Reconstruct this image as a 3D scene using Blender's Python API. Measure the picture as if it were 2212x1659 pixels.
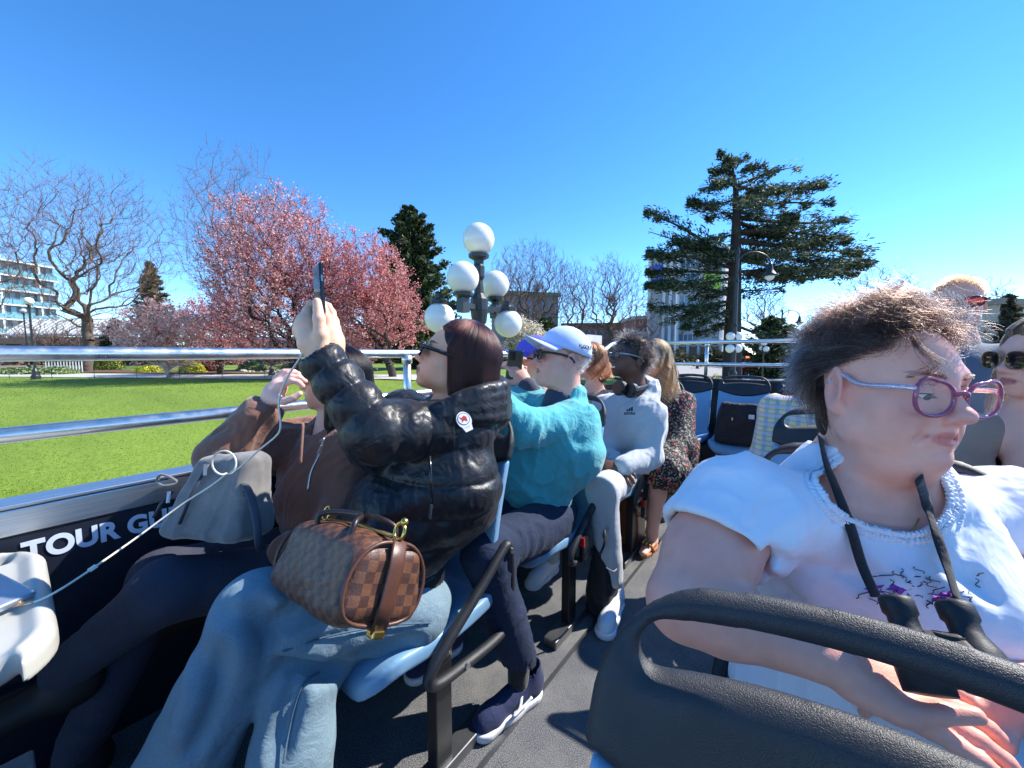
import bpy, math, random, time
import numpy as np
from mathutils import Vector, Matrix
T0 = time.time()
for _o in list(bpy.data.objects): bpy.data.objects.remove(_o)
SC = bpy.context.scene
COL = SC.collection
# ---------------------------------------------------------------- camera
YAW, PITCH, CAMH, HALF = 37.5, 4.5, 1.19, 1.331
cd = bpy.data.cameras.new('camera'); cam = bpy.data.objects.new('camera', cd); COL.objects.link(cam)
cd.sensor_width = 36; cd.lens = 18/HALF; cd.clip_start = 0.02; cd.clip_end = 3000
cam.location = (0, 0, CAMH)
cam.rotation_euler = (math.radians(90-PITCH), 0, math.radians(YAW))
SC.camera = cam
# ---------------------------------------------------------------- sky, sun, exposure
SUN_AZ, SUN_EL = 33, 43          # degrees: azimuth clockwise from +Y (the rear of the bus), elevation
w = bpy.data.worlds.new('World'); SC.world = w; w.use_nodes = True
nt = w.node_tree
sky = nt.nodes.new('ShaderNodeTexSky'); sky.sky_type = 'NISHITA'; sky.sun_disc = False
sky.sun_elevation = math.radians(SUN_EL); sky.sun_rotation = math.radians(SUN_AZ)
sky.air_density = 0.6; sky.dust_density = 0.0; sky.ozone_density = 2.0; sky.altitude = 10
hs = nt.nodes.new('ShaderNodeHueSaturation'); hs.inputs['Saturation'].default_value = 1.27
nt.links.new(sky.outputs[0], hs.inputs['Color'])
nt.links.new(hs.outputs[0], nt.nodes['Background'].inputs[0])
nt.nodes['Background'].inputs[1].default_value = 0.15
sd = bpy.data.lights.new('sun', 'SUN'); sun = bpy.data.objects.new('sun', sd); COL.objects.link(sun)
sd.energy = 3.2; sd.angle = math.radians(0.53); sd.color = (1, .955, .88)
_sv = Vector((math.sin(math.radians(SUN_AZ))*math.cos(math.radians(SUN_EL)), math.cos(math.radians(SUN_AZ))*math.cos(math.radians(SUN_EL)), math.sin(math.radians(SUN_EL))))
sun.rotation_euler = _sv.to_track_quat('Z', 'Y').to_euler(); sun.location = (5, 10, 20)
vs = SC.view_settings
vs.view_transform = 'Standard'; vs.look = 'None'; vs.gamma = 1; vs.use_curve_mapping = False; vs.exposure = 1.38
SC.cycles.use_denoising = True
try: SC.cycles.denoiser = 'OPENIMAGEDENOISE'
except Exception: pass
SC.cycles.max_bounces = 6; SC.cycles.transparent_max_bounces = 12
SC.cycles.caustics_reflective = False; SC.cycles.caustics_refractive = False
# ---------------------------------------------------------------- places: a sight line of the camera and a depth give a point of the bus
_a, _p = math.radians(YAW), math.radians(PITCH)
_F = np.array([-math.sin(_a)*math.cos(_p), math.cos(_a)*math.cos(_p), -math.sin(_p)])
_R = np.array([math.cos(_a), math.sin(_a), 0.]); _U = np.cross(_R, _F)
def P(x, y, D):
    return np.array([0, 0, CAMH]) + D*(_F + (x-1106)/1106*HALF*_R - (y-829.5)/1106*HALF*_U)
def PX(x, y, X):
    d = P(x, y, 1) - np.array([0, 0, CAMH]); return np.array([0, 0, CAMH]) + d*(X/d[0])
def PY(x, y, Y):
    d = P(x, y, 1) - np.array([0, 0, CAMH]); return np.array([0, 0, CAMH]) + d*(Y/d[1])
def V(*a): return np.array(a, float)
# ---------------------------------------------------------------- materials
def srgb(r, g, b):
    f = lambda c: (c/255/12.92 if c/255 <= .04045 else ((c/255+.055)/1.055)**2.4)
    return (f(r), f(g), f(b), 1)
class N:
    """a small node-tree writer"""
    def __init__(s, name):
        s.m = bpy.data.materials.new(name); s.m.use_nodes = True; s.t = s.m.node_tree
        s.b = s.t.nodes['Principled BSDF']; s.out = s.t.nodes['Material Output']
    def n(s, typ, **kw):
        q = s.t.nodes.new(typ)
        for k, v in kw.items():
            if k in q.inputs: q.inputs[k].default_value = v
            else: setattr(q, k, v)
        return q
    def l(s, a, b): s.t.links.new(a, b)
    def coord(s, kind='Object', scale=(1, 1, 1)):
        c = s.n('ShaderNodeTexCoord'); m = s.n('ShaderNodeMapping'); m.inputs['Scale'].default_value = scale
        s.l(c.outputs[kind], m.inputs['Vector']); return m.outputs[0]
    def noise(s, vec, scale, detail=4, rough=.55, dist=0):
        q = s.n('ShaderNodeTexNoise'); q.inputs['Scale'].default_value = scale; q.inputs['Detail'].default_value = detail
        q.inputs['Roughness'].default_value = rough; q.inputs['Distortion'].default_value = dist
        s.l(vec, q.inputs['Vector']); return q.outputs['Fac']
    def ramp(s, fac, stops):
        q = s.n('ShaderNodeValToRGB'); e = q.color_ramp.elements
        while len(e) < len(stops): e.new(.5)
        for el, (p, c) in zip(e, stops): el.position = p; el.color = c
        s.l(fac, q.inputs[0]); return q.outputs[0]
    def mix(s, fac, a, b, blend='MIX'):
        q = s.n('ShaderNodeMix'); q.data_type = 'RGBA'; q.blend_type = blend
        for v, i in ((fac, 0), (a, 6), (b, 7)):
            if hasattr(v, 'is_output'): s.l(v, q.inputs[i])
            else: q.inputs[i].default_value = v
        return q.outputs[2]
    def bump(s, h, strength=.3, dist=.002, normal=None):
        q = s.n('ShaderNodeBump'); q.inputs['Strength'].default_value = strength; q.inputs['Distance'].default_value = dist
        s.l(h, q.inputs['Height'])
        if normal is not None: s.l(normal, q.inputs['Normal'])
        s.l(q.outputs[0], s.b.inputs['Normal']); return q.outputs[0]
    def attr(s, name):
        q = s.n('ShaderNodeAttribute'); q.attribute_name = name; return q.outputs['Color']
    def set(s, **kw):
        for k, v in kw.items():
            i = s.b.inputs[k.replace('_', ' ')]
            if hasattr(v, 'is_output'): s.l(v, i)
            else: i.default_value = v
        return s
def col4(c): return tuple(c)+(1,) if len(c) == 3 else tuple(c)
def mul(c, k): return (c[0]*k, c[1]*k, c[2]*k, 1)
MC = {}
def plain(name, c, rough=.5, metal=0, var=.18, scale=25, bump=0, bscale=200, bdist=.001, spec=.5, coat=0, sheen=0):
    """one colour with a slight mottling and fine relief"""
    if name in MC: return MC[name]
    m = N(name); v = m.coord('Object')
    f = m.noise(v, scale, 5)
    m.set(Base_Color=m.ramp(f, [(.25, mul(c, 1-var)), (.75, mul(c, 1+var))]), Roughness=rough, Metallic=metal, Specular_IOR_Level=spec)
    if coat: m.set(Coat_Weight=coat, Coat_Roughness=.15)
    if sheen: m.set(Sheen_Weight=sheen, Sheen_Roughness=.5)
    if bump: m.bump(m.noise(v, bscale, 3), bump, bdist)
    MC[name] = m.m; return m.m
# ---------------------------------------------------------------- objects
def link(o, parent=None):
    COL.objects.link(o)
    if parent is not None: o.parent = parent
    return o
def tag(o, label=None, cat=None, group=None, kind=None):
    if label: o['label'] = label
    if cat: o['category'] = cat
    if group: o['group'] = group
    if kind: o['kind'] = kind
    return o
def empty(name, loc=(0, 0, 0), label=None, cat=None, group=None):
    o = bpy.data.objects.new(name, None); o.location = loc; o.empty_display_size = .05
    link(o); return tag(o, label, cat, group)
def mesh_np(name, v, f, smooth=True):
    """v (n,3); f (m,3|4) int array -> mesh"""
    v = np.asarray(v, np.float32); f = np.asarray(f, np.int32)
    me = bpy.data.meshes.new(name); n = f.shape[1]
    me.vertices.add(len(v)); me.vertices.foreach_set('co', v.ravel())
    me.loops.add(f.size); me.loops.foreach_set('vertex_index', f.ravel())
    me.polygons.add(len(f)); me.polygons.foreach_set('loop_start', np.arange(0, f.size, n, dtype=np.int32))
    me.polygons.foreach_set('loop_total', np.full(len(f), n, np.int32))
    me.update(calc_edges=True); me.validate()
    me.polygons.foreach_set('use_smooth', np.full(len(me.polygons), smooth, bool)); return me
def obj(name, me, m, parent=None, loc=None):
    o = bpy.data.objects.new(name, me)
    if m is not None: me.materials.clear(); me.materials.append(m)
    if loc is not None: o.location = loc
    return link(o, parent)
def set_col(me, c, name='col'):
    a = me.attributes.new(name, 'FLOAT_COLOR', 'POINT'); c = np.asarray(c, np.float32)
    if c.shape[1] == 3: c = np.concatenate([c, np.ones((len(c), 1), np.float32)], 1)
    a.data.foreach_set('color', c.ravel())
class MB:
    """collects mesh pieces into one mesh"""
    def __init__(s): s.v = []; s.f = []
    def add(s, v, f):
        o = len(s.v); s.v.extend([tuple(map(float, q)) for q in v]); s.f.extend([tuple(i+o for i in q) for q in f]); return s
    def box(s, lo, hi, R=None, o=None, taper=1.0):
        x0, y0, z0 = lo; x1, y1, z1 = hi; cx, cy = (x0+x1)/2, (y0+y1)/2
        v = [V(x, y, z) for z in (z0, z1) for x, y in ((x0, y0), (x1, y0), (x1, y1), (x0, y1))]
        if taper != 1: v = v[:4]+[V(cx+(q[0]-cx)*taper, cy+(q[1]-cy)*taper, q[2]) for q in v[4:]]
        if R is not None: v = [R@q for q in v]
        if o is not None: v = [q+o for q in v]
        return s.add(v, [(3, 2, 1, 0), (4, 5, 6, 7), (0, 1, 5, 4), (1, 2, 6, 5), (2, 3, 7, 6), (3, 0, 4, 7)])
    def bar(s, a, b, w, h, up=(0, 0, 1)):
        a, b = V(*a), V(*b); t = b-a; L = np.linalg.norm(t); t /= L
        sd = np.cross(t, V(*up)); sd /= np.linalg.norm(sd)+1e-9; u = np.cross(sd, t)
        v = [a+sd*i*w/2+u*j*h/2 for i, j in ((-1, -1), (1, -1), (1, 1), (-1, 1))]; v += [q+t*L for q in v]
        return s.add(v, [(0, 1, 2, 3), (7, 6, 5, 4), (0, 4, 5, 1), (1, 5, 6, 2), (2, 6, 7, 3), (3, 7, 4, 0)])
    def tube(s, pts, r, n=8, closed=False, flat=1.0, up=None, caps=True):
        pts = [V(*q) for q in pts]; k = len(pts)
        rr = list(r) if hasattr(r, '__len__') else [r]*k
        rings = []; prev = None
        for i in range(k):
            if closed: t = pts[(i+1) % k]-pts[i-1]
            else: t = pts[min(i+1, k-1)]-pts[max(i-1, 0)]
            t = t/(np.linalg.norm(t)+1e-12)
            if up is not None: a = V(*up)
            elif prev is None: a = V(0, 0, 1) if abs(t[2]) < .9 else V(1, 0, 0)
            else: a = prev
            b = np.cross(t, a); b /= np.linalg.norm(b)+1e-12; a = np.cross(b, t); prev = a
            rings.append([pts[i]+rr[i]*(math.cos(2*math.pi*j/n)*b+flat*math.sin(2*math.pi*j/n)*a) for j in range(n)])
        v = [q for g in rings for q in g]; f = []
        for i in range(k if closed else k-1):
            i2 = (i+1) % k
            for j in range(n): f.append((i*n+j, i2*n+j, i2*n+(j+1) % n, i*n+(j+1) % n))
        if not closed and caps: f.append(tuple(range(n))); f.append(tuple((k-1)*n+j for j in range(n-1, -1, -1)))
        return s.add(v, f)
    def lathe(s, prof, n=16, o=(0, 0, 0), R=None):
        o = V(*o); v = []; f = []; k = len(prof)
        for (r, z) in prof:
            for j in range(n):
                q = V(r*math.cos(2*math.pi*j/n), r*math.sin(2*math.pi*j/n), z)
                v.append((R@q if R is not None else q)+o)
        for i in range(k-1):
            for j in range(n): f.append((i*n+j, i*n+(j+1) % n, (i+1)*n+(j+1) % n, (i+1)*n+j))
        f.append(tuple(range(n-1, -1, -1))); f.append(tuple((k-1)*n+j for j in range(n)))
        return s.add(v, f)
    def sphere(s, c, r, n=16, k=10, sq=(1, 1, 1)):
        c = V(*c); v = []; f = []
        for i in range(k+1):
            th = math.pi*i/k
            for j in range(n):
                ph = 2*math.pi*j/n; v.append(c+r*V(sq[0]*math.sin(th)*math.cos(ph), sq[1]*math.sin(th)*math.sin(ph), sq[2]*math.cos(th)))
        for i in range(k):
            for j in range(n): f.append((i*n+j, (i+1)*n+j, (i+1)*n+(j+1) % n, i*n+(j+1) % n))
        return s.add(v, f)
    def prism(s, poly, z0, z1, R=None, o=(0, 0, 0)):
        o = V(*o); n = len(poly); v = [V(x, y, z0) for x, y in poly]+[V(x, y, z1) for x, y in poly]
        v = [(R@q if R is not None else q)+o for q in v]
        return s.add(v, [tuple(range(n-1, -1, -1)), tuple(range(n, 2*n))]+[(i, (i+1) % n, n+(i+1) % n, n+i) for i in range(n)])
    def build(s, name, m, parent=None, smooth=False, bevel=0, loc=None, seg=2):
        me = bpy.data.meshes.new(name); me.from_pydata(s.v, [], s.f); me.update()
        if smooth: me.polygons.foreach_set('use_smooth', [True]*len(me.polygons))
        o = obj(name, me, m, parent, loc)
        if bevel:
            b = o.modifiers.new('bevel', 'BEVEL'); b.width = bevel; b.segments = seg; b.limit_method = 'ANGLE'; b.angle_limit = .6
            b.use_clamp_overlap = True
        return o
def smooth_path(pts, n=8, closed=False):
    """Catmull-Rom through the points"""
    p = [V(*q) for q in pts]; k = len(p); out = []
    for i in range(k if closed else k-1):
        if closed: a, b, c, d = p[i-1], p[i], p[(i+1) % k], p[(i+2) % k]
        else: a, b, c, d = p[max(i-1, 0)], p[i], p[i+1], p[min(i+2, k-1)]
        for j in range(n):
            t = j/n; out.append(.5*((2*b)+(c-a)*t+(2*a-5*b+4*c-d)*t*t+(3*b-a-3*c+d)*t**3))
    if not closed: out.append(p[-1])
    return out
def copy_tree(o, parent=None, loc=None, rz=None):
    c = o.copy(); COL.objects.link(c); c.parent = parent
    if loc is not None: c.location = loc
    if rz is not None: c.rotation_euler = (0, 0, rz)
    for ch in o.children: copy_tree(ch, c)
    return c
# ---------------------------------------------------------------- numpy noise
_rng = np.random.default_rng(7); _perm = _rng.random(4096).astype(np.float32)
def vnoise(p):
    p = np.asarray(p, np.float32); i = np.floor(p).astype(np.int64); f = p-i; f = f*f*(3-2*f); r = 0
    for dx in (0, 1):
        wx = f[..., 0] if dx else 1-f[..., 0]
        for dy in (0, 1):
            wy = f[..., 1] if dy else 1-f[..., 1]
            for dz in (0, 1):
                wz = f[..., 2] if dz else 1-f[..., 2]
                h = ((i[..., 0]+dx)*73856093 ^ (i[..., 1]+dy)*19349663 ^ (i[..., 2]+dz)*83492791) & 4095
                r = r+wx*wy*wz*_perm[h]
    return r*2-1
def fbm(p, o=3):
    r = 0; a = 1
    for k in range(o): r = r+a*vnoise(np.asarray(p)*2**k+k*13.7); a *= .5
    return r/1.75
def folds(p, freq, axis, stretch=.25, warp=.6):
    """ridged cloth folds: long along `axis`, fading in and out over the cloth"""
    ax = V(*axis); ax /= np.linalg.norm(ax); p = np.asarray(p)
    q = p-np.outer(p@ax, ax)*(1-stretch)
    q = q*freq; q = q+warp*np.stack([vnoise(q*.6+5), vnoise(q*.6+17), vnoise(q*.6+31)], -1)
    n = vnoise(q); n2 = vnoise(q*2.1+9); a = (.55+.9*vnoise(p*freq*.35+3)).clip(.1, 1.4)
    r = (1-np.abs(n)*2.6).clip(-.6, 1); r = np.where(r > 0, r**1.6, r); r2 = (1-np.abs(n2)*2.6).clip(-.6, 1); r2 = np.where(r2 > 0, r2**1.6, r2)
    return a*(r*.75+r2*.35)
# ---------------------------------------------------------------- distance fields -> one continuous surface
class Fld:
    def __init__(s, lo, hi, h):
        s.lo = V(*lo); s.h = h; s.n = np.ceil((V(*hi)-s.lo)/h).astype(int)+1
        s.d = np.full(s.n, .2, np.float32)
        s.ax = [(s.lo[i]+h*np.arange(s.n[i])).astype(np.float32) for i in range(3)]
    def put(s, fn, c, rad, k=.01, op='add', m=None):
        m = max(.03, k*1.1) if m is None else m
        c = V(*c); rad = np.broadcast_to(np.asarray(rad, float), 3)
        i0 = np.clip(np.floor((c-rad-m-s.lo)/s.h).astype(int), 0, s.n); i1 = np.clip(np.ceil((c+rad+m-s.lo)/s.h).astype(int)+1, 0, s.n)
        if (i1 <= i0).any(): return s
        sl = tuple(slice(a, b) for a, b in zip(i0, i1))
        X = s.ax[0][sl[0]][:, None, None]; Y = s.ax[1][sl[1]][None, :, None]; Z = s.ax[2][sl[2]][None, None, :]
        b = fn(X, Y, Z).astype(np.float32); a = s.d[sl]
        if op == 'add':
            h = np.maximum(k-np.abs(a-b), 0)/max(k, 1e-6); s.d[sl] = np.minimum(a, b)-h*h*k*.25
        else:
            b = -b; h = np.maximum(k-np.abs(a-b), 0)/max(k, 1e-6); s.d[sl] = np.maximum(a, b)+h*h*k*.25
        return s
    def cone(s, a, b, ra, rb, k=.01, op='add', disp=None, flat=None):
        """tapered capsule; flat=(dir, f): thinner by f along dir"""
        a = np.array(a, float); b = np.array(b, float); L2 = max(float((b-a)@(b-a)), 1e-9)
        def fn(X, Y, Z):
            px, py, pz = X-a[0], Y-a[1], Z-a[2]; t = b-a
            u = np.clip((px*t[0]+py*t[1]+pz*t[2])/L2, 0, 1)
            dx, dy, dz = px-u*t[0], py-u*t[1], pz-u*t[2]
            r2 = dx*dx+dy*dy+dz*dz
            if flat is not None:
                e = flat[0]; q = dx*e[0]+dy*e[1]+dz*e[2]; r2 = r2+q*q*(1/flat[1]**2-1)
            d = np.sqrt(r2)-(ra+(rb-ra)*u)
            if disp is not None: d = d-disp(u, X, Y, Z)
            return d
        c = (a+b)/2; R = np.abs(b-a)/2+max(ra, rb)
        return s.put(fn, c, R, k, op)
    def chain(s, pts, rr, k=.01, kk=None, op='add', flat=None):
        for i in range(len(pts)-1): s.cone(pts[i], pts[i+1], rr[i], rr[i+1], k if (i == 0 or kk is None) else kk, op, None, flat)
        return s
    def ell(s, c, r, R=None, k=.01, op='add'):
        c = np.array(c, float); r = np.broadcast_to(np.asarray(r, float), 3); M = np.eye(3) if R is None else np.asarray(R)
        def fn(X, Y, Z):
            px, py, pz = X-c[0], Y-c[1], Z-c[2]
            q = [(M[0, i]*px+M[1, i]*py+M[2, i]*pz) for i in range(3)]
            k0 = np.sqrt(sum((q[i]/r[i])**2 for i in range(3))); k1 = np.sqrt(sum((q[i]/r[i]**2)**2 for i in range(3)))
            return k0*(k0-1)/np.maximum(k1, 1e-6)
        return s.put(fn, c, float(r.max()), k, op)
    def box(s, c, half, R=None, rd=.01, k=.01, op='add'):
        c = np.array(c, float); half = np.asarray(half, float); M = np.eye(3) if R is None else np.asarray(R)
        def fn(X, Y, Z):
            px, py, pz = X-c[0], Y-c[1], Z-c[2]
            q = [np.abs(M[0, i]*px+M[1, i]*py+M[2, i]*pz)-half[i]+rd for i in range(3)]
            return np.sqrt(sum(np.maximum(x, 0)**2 for x in q))+np.minimum(np.maximum(np.maximum(q[0], q[1]), q[2]), 0)-rd
        return s.put(fn, c, float(np.linalg.norm(half)), k, op)
    def surf(s, smooth=1):
        d = s.d; n = np.array(d.shape); ins = d < 0
        for i in range(3):      # close at the border
            sl = [slice(None)]*3
            for e in (0, -1): sl[i] = e; ins[tuple(sl)] = False
        cnt = np.zeros(n-1, np.int8)
        for i in (0, 1):
            for j in (0, 1):
                for k in (0, 1): cnt += ins[i:n[0]-1+i, j:n[1]-1+j, k:n[2]-1+k]
        act = np.argwhere((cnt > 0) & (cnt < 8)); N_ = len(act)
        idx = np.full(n-1, -1, np.int32); idx[tuple(act.T)] = np.arange(N_)
        pos = np.zeros((N_, 3), np.float32); c = np.zeros(N_, np.float32)
        cor = [(i, j, k) for i in (0, 1) for j in (0, 1) for k in (0, 1)]
        val = {q: d[act[:, 0]+q[0], act[:, 1]+q[1], act[:, 2]+q[2]] for q in cor}; inn = {q: ins[act[:, 0]+q[0], act[:, 1]+q[1], act[:, 2]+q[2]] for q in cor}
        for a in cor:
            for ax in range(3):
                if a[ax]: continue
                b = list(a); b[ax] = 1; b = tuple(b)
                m = inn[a] != inn[b]; den = val[a]-val[b]; t = np.where(np.abs(den) > 1e-9, val[a]/np.where(np.abs(den) > 1e-9, den, 1), .5).clip(0, 1)
                p = np.tile(np.array(a, np.float32), (N_, 1)); p[:, ax] = t
                pos[m] += p[m]; c += m
        v = s.lo+s.h*(act+pos/np.maximum(c, 1)[:, None])
        F = []
        for ax in range(3):
            o1, o2 = (ax+1) % 3, (ax+2) % 3
            sa = [slice(0, n[i]) for i in range(3)]; sb = list(sa); sa[ax] = slice(0, n[ax]-1); sb[ax] = slice(1, n[ax])
            A, B = ins[tuple(sa)], ins[tuple(sb)]
            for flip, msk in ((False, A & ~B), (True, ~A & B)):
                e = np.argwhere(msk)
                e = e[(e[:, o1] > 0) & (e[:, o2] > 0) & (e[:, o1] < n[o1]-1) & (e[:, o2] < n[o2]-1)]
                q = []
                for i, j in ((-1, -1), (0, -1), (0, 0), (-1, 0)):
                    g = e.copy(); g[:, o1] += i; g[:, o2] += j; q.append(idx[tuple(g.T)])
                q = np.stack(q, 1); F.append(q[:, ::-1] if flip else q)
        f = np.concatenate(F); f = f[(f >= 0).all(1)]
        return relax(v, f, smooth), f
def relax(v, f, it, lam=.5):
    if not it: return v
    e = np.concatenate([f[:, [0, 1]], f[:, [1, 2]], f[:, [2, 3]], f[:, [3, 0]]])
    for _ in range(it):
        a = np.zeros_like(v); n = np.bincount(e.ravel(), minlength=len(v))[:, None]
        for i in range(3):
            a[:, i] = np.bincount(e[:, 0], v[e[:, 1], i], len(v))+np.bincount(e[:, 1], v[e[:, 0], i], len(v))
        v = v+lam*(a/np.maximum(n, 1)-v)
    return v
def normals(v, f):
    fn = np.cross(v[f[:, 2]]-v[f[:, 0]], v[f[:, 3 if f.shape[1] == 4 else 1]]-v[f[:, 1 if f.shape[1] == 4 else 0]]); r = np.zeros_like(v)
    for j in range(f.shape[1]):
        for i in range(3): r[:, i] += np.bincount(f[:, j], fn[:, i], len(v))
    return r/np.maximum(np.linalg.norm(r, axis=1), 1e-9)[:, None]
def frame(fwd, up=(0, 0, 1)):
    """rotation matrix with columns (x: the figure's own left-to-right axis, y: forward, z: up)"""
    y = V(*fwd); y /= np.linalg.norm(y); x = np.cross(y, V(*up)); x /= np.linalg.norm(x); z = np.cross(x, y)
    return np.stack([x, y, z], 1)
def part(b, name, m, par, **k):
    """a part given in world coordinates under a thing's Empty (or under a part of it)"""
    o = b.build(name, m, par, **k); q = par
    while q.parent is not None: q = q.parent
    if par.parent is None: o.matrix_parent_inverse = Matrix.Translation(par.location).inverted()
    return o
# ================================================================ THE PLACE AROUND THE BUS
def cam_uv(x, y):
    """depth and lateral offset along / across the viewing direction (used to lay out the park)"""
    return -math.sin(_a)*x+math.cos(_a)*y, math.cos(_a)*x+math.sin(_a)*y
def terrain(x, y):
    x = np.asarray(x, float); y = np.asarray(y, float)
    road = 3.64-1.1*np.clip((y-6)/34, 0, 1)
    s = np.clip((-x-4.2)/14, 0, 1); lawn = 2.75-1.35*s**.8
    t = np.clip((-x-3.6)/1.2, 0, 1); t = t*t*(3-2*t)
    return CAMH-(road*(1-t)+np.minimum(lawn, road-.1)*t)
def G0(x, y, D):
    q = P(x, y, D); return V(q[0], q[1], float(terrain(q[0], q[1])))
def sheet(name, us, ws, fn, m, dz=0, kind='structure'):
    """grid over (u,w) mapped by fn to (x,y), draped on the terrain"""
    v = []; nu, nw = len(us), len(ws)
    for u in us:
        for q in ws: x, y = fn(u, q); v.append((x, y, float(terrain(x, y))+dz))
    f = [(i*nw+j, (i+1)*nw+j, (i+1)*nw+j+1, i*nw+j+1) for i in range(nu-1) for j in range(nw-1)]
    o = obj(name, mesh_np(name, v, f), m); return tag(o, kind=kind)
m_ground = plain('earth', srgb(128, 116, 100), .95, var=.35, scale=.8, bump=.4, bscale=6, bdist=.03)
m_lawn = N('lawn'); _v = m_lawn.coord('Object'); _n = m_lawn.noise(m_lawn.coord('Object', (.35, 1, 1)), .5, 5, .65); _n2 = m_lawn.noise(m_lawn.coord('Object', (5, 5, 5)), 3, 6, .7)
_c = m_lawn.ramp(_n2, [(.25, srgb(98, 120, 34)), (.5, srgb(118, 142, 42)), (.75, srgb(138, 160, 58))])
_c = m_lawn.mix(m_lawn.ramp(_n, [(.38, (0, 0, 0, 1)), (.68, (.75, .75, .75, 1))]), _c, srgb(88, 112, 28))
m_lawn.set(Base_Color=_c, Roughness=.9); m_lawn.bump(_n2, .5, .03)
m_path = plain('path_concrete', srgb(186, 182, 176), .9, var=.12, scale=2, bump=.2, bscale=30, bdist=.01)
m_road = plain('asphalt', srgb(128, 128, 130), .9, var=.15, scale=3, bump=.4, bscale=80, bdist=.01)
m_mulch = plain('bark_mulch', srgb(104, 74, 56), .95, var=.4, scale=6, bump=.8, bscale=18, bdist=.05)
g = lambda a, b, n: list(np.linspace(a, b, n))
sheet('ground', g(-900, 900, 90)[:40]+g(-80, 80, 60)+g(-900, 900, 90)[50:], g(-900, 900, 90)[:41]+g(-80, 80, 60)+g(-900, 900, 90)[49:], lambda u, q: (u, q), m_ground, -.06)
_ws = [-60, -45, -36, -30, -26, -22, -19, -16, -13, -11, -9.5, -8, -7, -6, -5.2, -4.6]
sheet('lawn', _ws, g(-40, 34, 50), lambda u, q: (u, q), m_lawn.m, .0)
sheet('road', g(-3.4, 30, 16), g(-60, 120, 70), lambda u, q: (u, q), m_road, .0)
sheet('pavement', [-4.5, -4.2, -3.9, -3.5], g(-60, 60, 50), lambda u, q: (u, q), m_path, .03)
def dlat(D, s): # point at depth D, lateral s*D
    q = P(1106+s/HALF*1106, 764, D); return q[0], q[1]
sheet('path', g(22.0, 26.3, 6), g(-1.75, -.02, 50), lambda D, s: dlat(D+1.2*math.sin(s*3.1), s), m_path, .03)
sheet('mulch_bed', g(27.6, 33, 5), g(-1.6, -.62, 40), lambda D, s: dlat(D+1.2*math.sin(s*3.1)+.8*math.sin(s*9), s), m_mulch, .05)
sheet('cross_street', g(36, 60, 12), g(.25, 1.3, 20), lambda D, s: dlat(D, s), plain('pale_street', srgb(150, 149, 148), .9, var=.1, scale=1), .05)
# ---------------------------------------------------------------- plants
def frusta(A, B, RA, RB, n=4):
    A, B = np.asarray(A, float), np.asarray(B, float); RA, RB = np.asarray(RA)[:, None, None], np.asarray(RB)[:, None, None]
    t = B-A; t /= np.linalg.norm(t, axis=1)[:, None]+1e-9
    h = np.where(np.abs(t[:, 2:3]) < .9, np.array([[0, 0, 1.]]), np.array([[1., 0, 0]])); b = np.cross(t, h); b /= np.linalg.norm(b, axis=1)[:, None]; c = np.cross(b, t)
    an = 2*math.pi*np.arange(n)/n; ring = np.cos(an)[None, :, None]*b[:, None]+np.sin(an)[None, :, None]*c[:, None]
    v = np.concatenate([A[:, None]+ring*RA, B[:, None]+ring*RB], 1).reshape(-1, 3)
    j = np.arange(n); q = np.stack([j, (j+1) % n, n+(j+1) % n, n+j], 1)
    f = (np.arange(len(A))[:, None, None]*2*n+q[None]).reshape(-1, 4)
    return v, f
def grow(base, H, spread, rng, levels=5, kids=(7, 4, 4, 4, 3), r0=.25, up=.55, trunk_frac=.3, wob=.12, aspect=1.0, lean=(0, 0), tropism=.12, minr=.008, lfrac=.62):
    """recursive bare tree: returns segments by level and twig tips"""
    segs = []; tips = []
    def limb(p, d, L, r, lv):
        n = 5 if lv < 2 else 3
        pts = [p]; dd = d.copy()
        for i in range(n):
            dd = dd+rng.normal(0, wob, 3)+V(0, 0, tropism*(1 if lv else .3)); dd /= np.linalg.norm(dd)
            q = pts[-1]+dd*L/n
            ra, rb = r*(1-.62*i/n), r*(1-.62*(i+1)/n)
            segs.append((lv, pts[-1], q, max(ra, minr), max(rb, minr))); pts.append(q)
        if lv >= levels-1: tips.append((pts[-1], dd)); return
        k = kids[lv]
        for j in range(k):
            t = (trunk_frac if lv == 0 else .25)+(1-(trunk_frac if lv == 0 else .25))*(j+rng.random()*.8)/k
            t = min(t, .99); i = int(t*n); q = pts[i]+(pts[min(i+1, n)]-pts[i])*(t*n-i)
            ph = j*2.4+rng.random()*1.2
            ax = (pts[min(i+1, n)]-pts[i]); ax /= np.linalg.norm(ax)
            s1 = np.cross(ax, V(.3, .5, .8)); s1 /= np.linalg.norm(s1); s2 = np.cross(ax, s1)
            sd = s1*math.cos(ph)+s2*math.sin(ph)
            ang = up+rng.normal(0, .12)
            nd = ax*math.cos(ang)+sd*math.sin(ang); nd[:2] *= aspect; nd /= np.linalg.norm(nd)
            limb(q, nd, L*lfrac*(1.05-.45*t if lv == 0 else 1-.35*t)*rng.uniform(.8, 1.15)*spread, r*(1-.62*t)*.55, lv+1)
        tips.append((pts[-1], dd))
    limb(V(*base), V(lean[0], lean[1], 1), H*.8, r0, 0)
    return segs, tips
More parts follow.
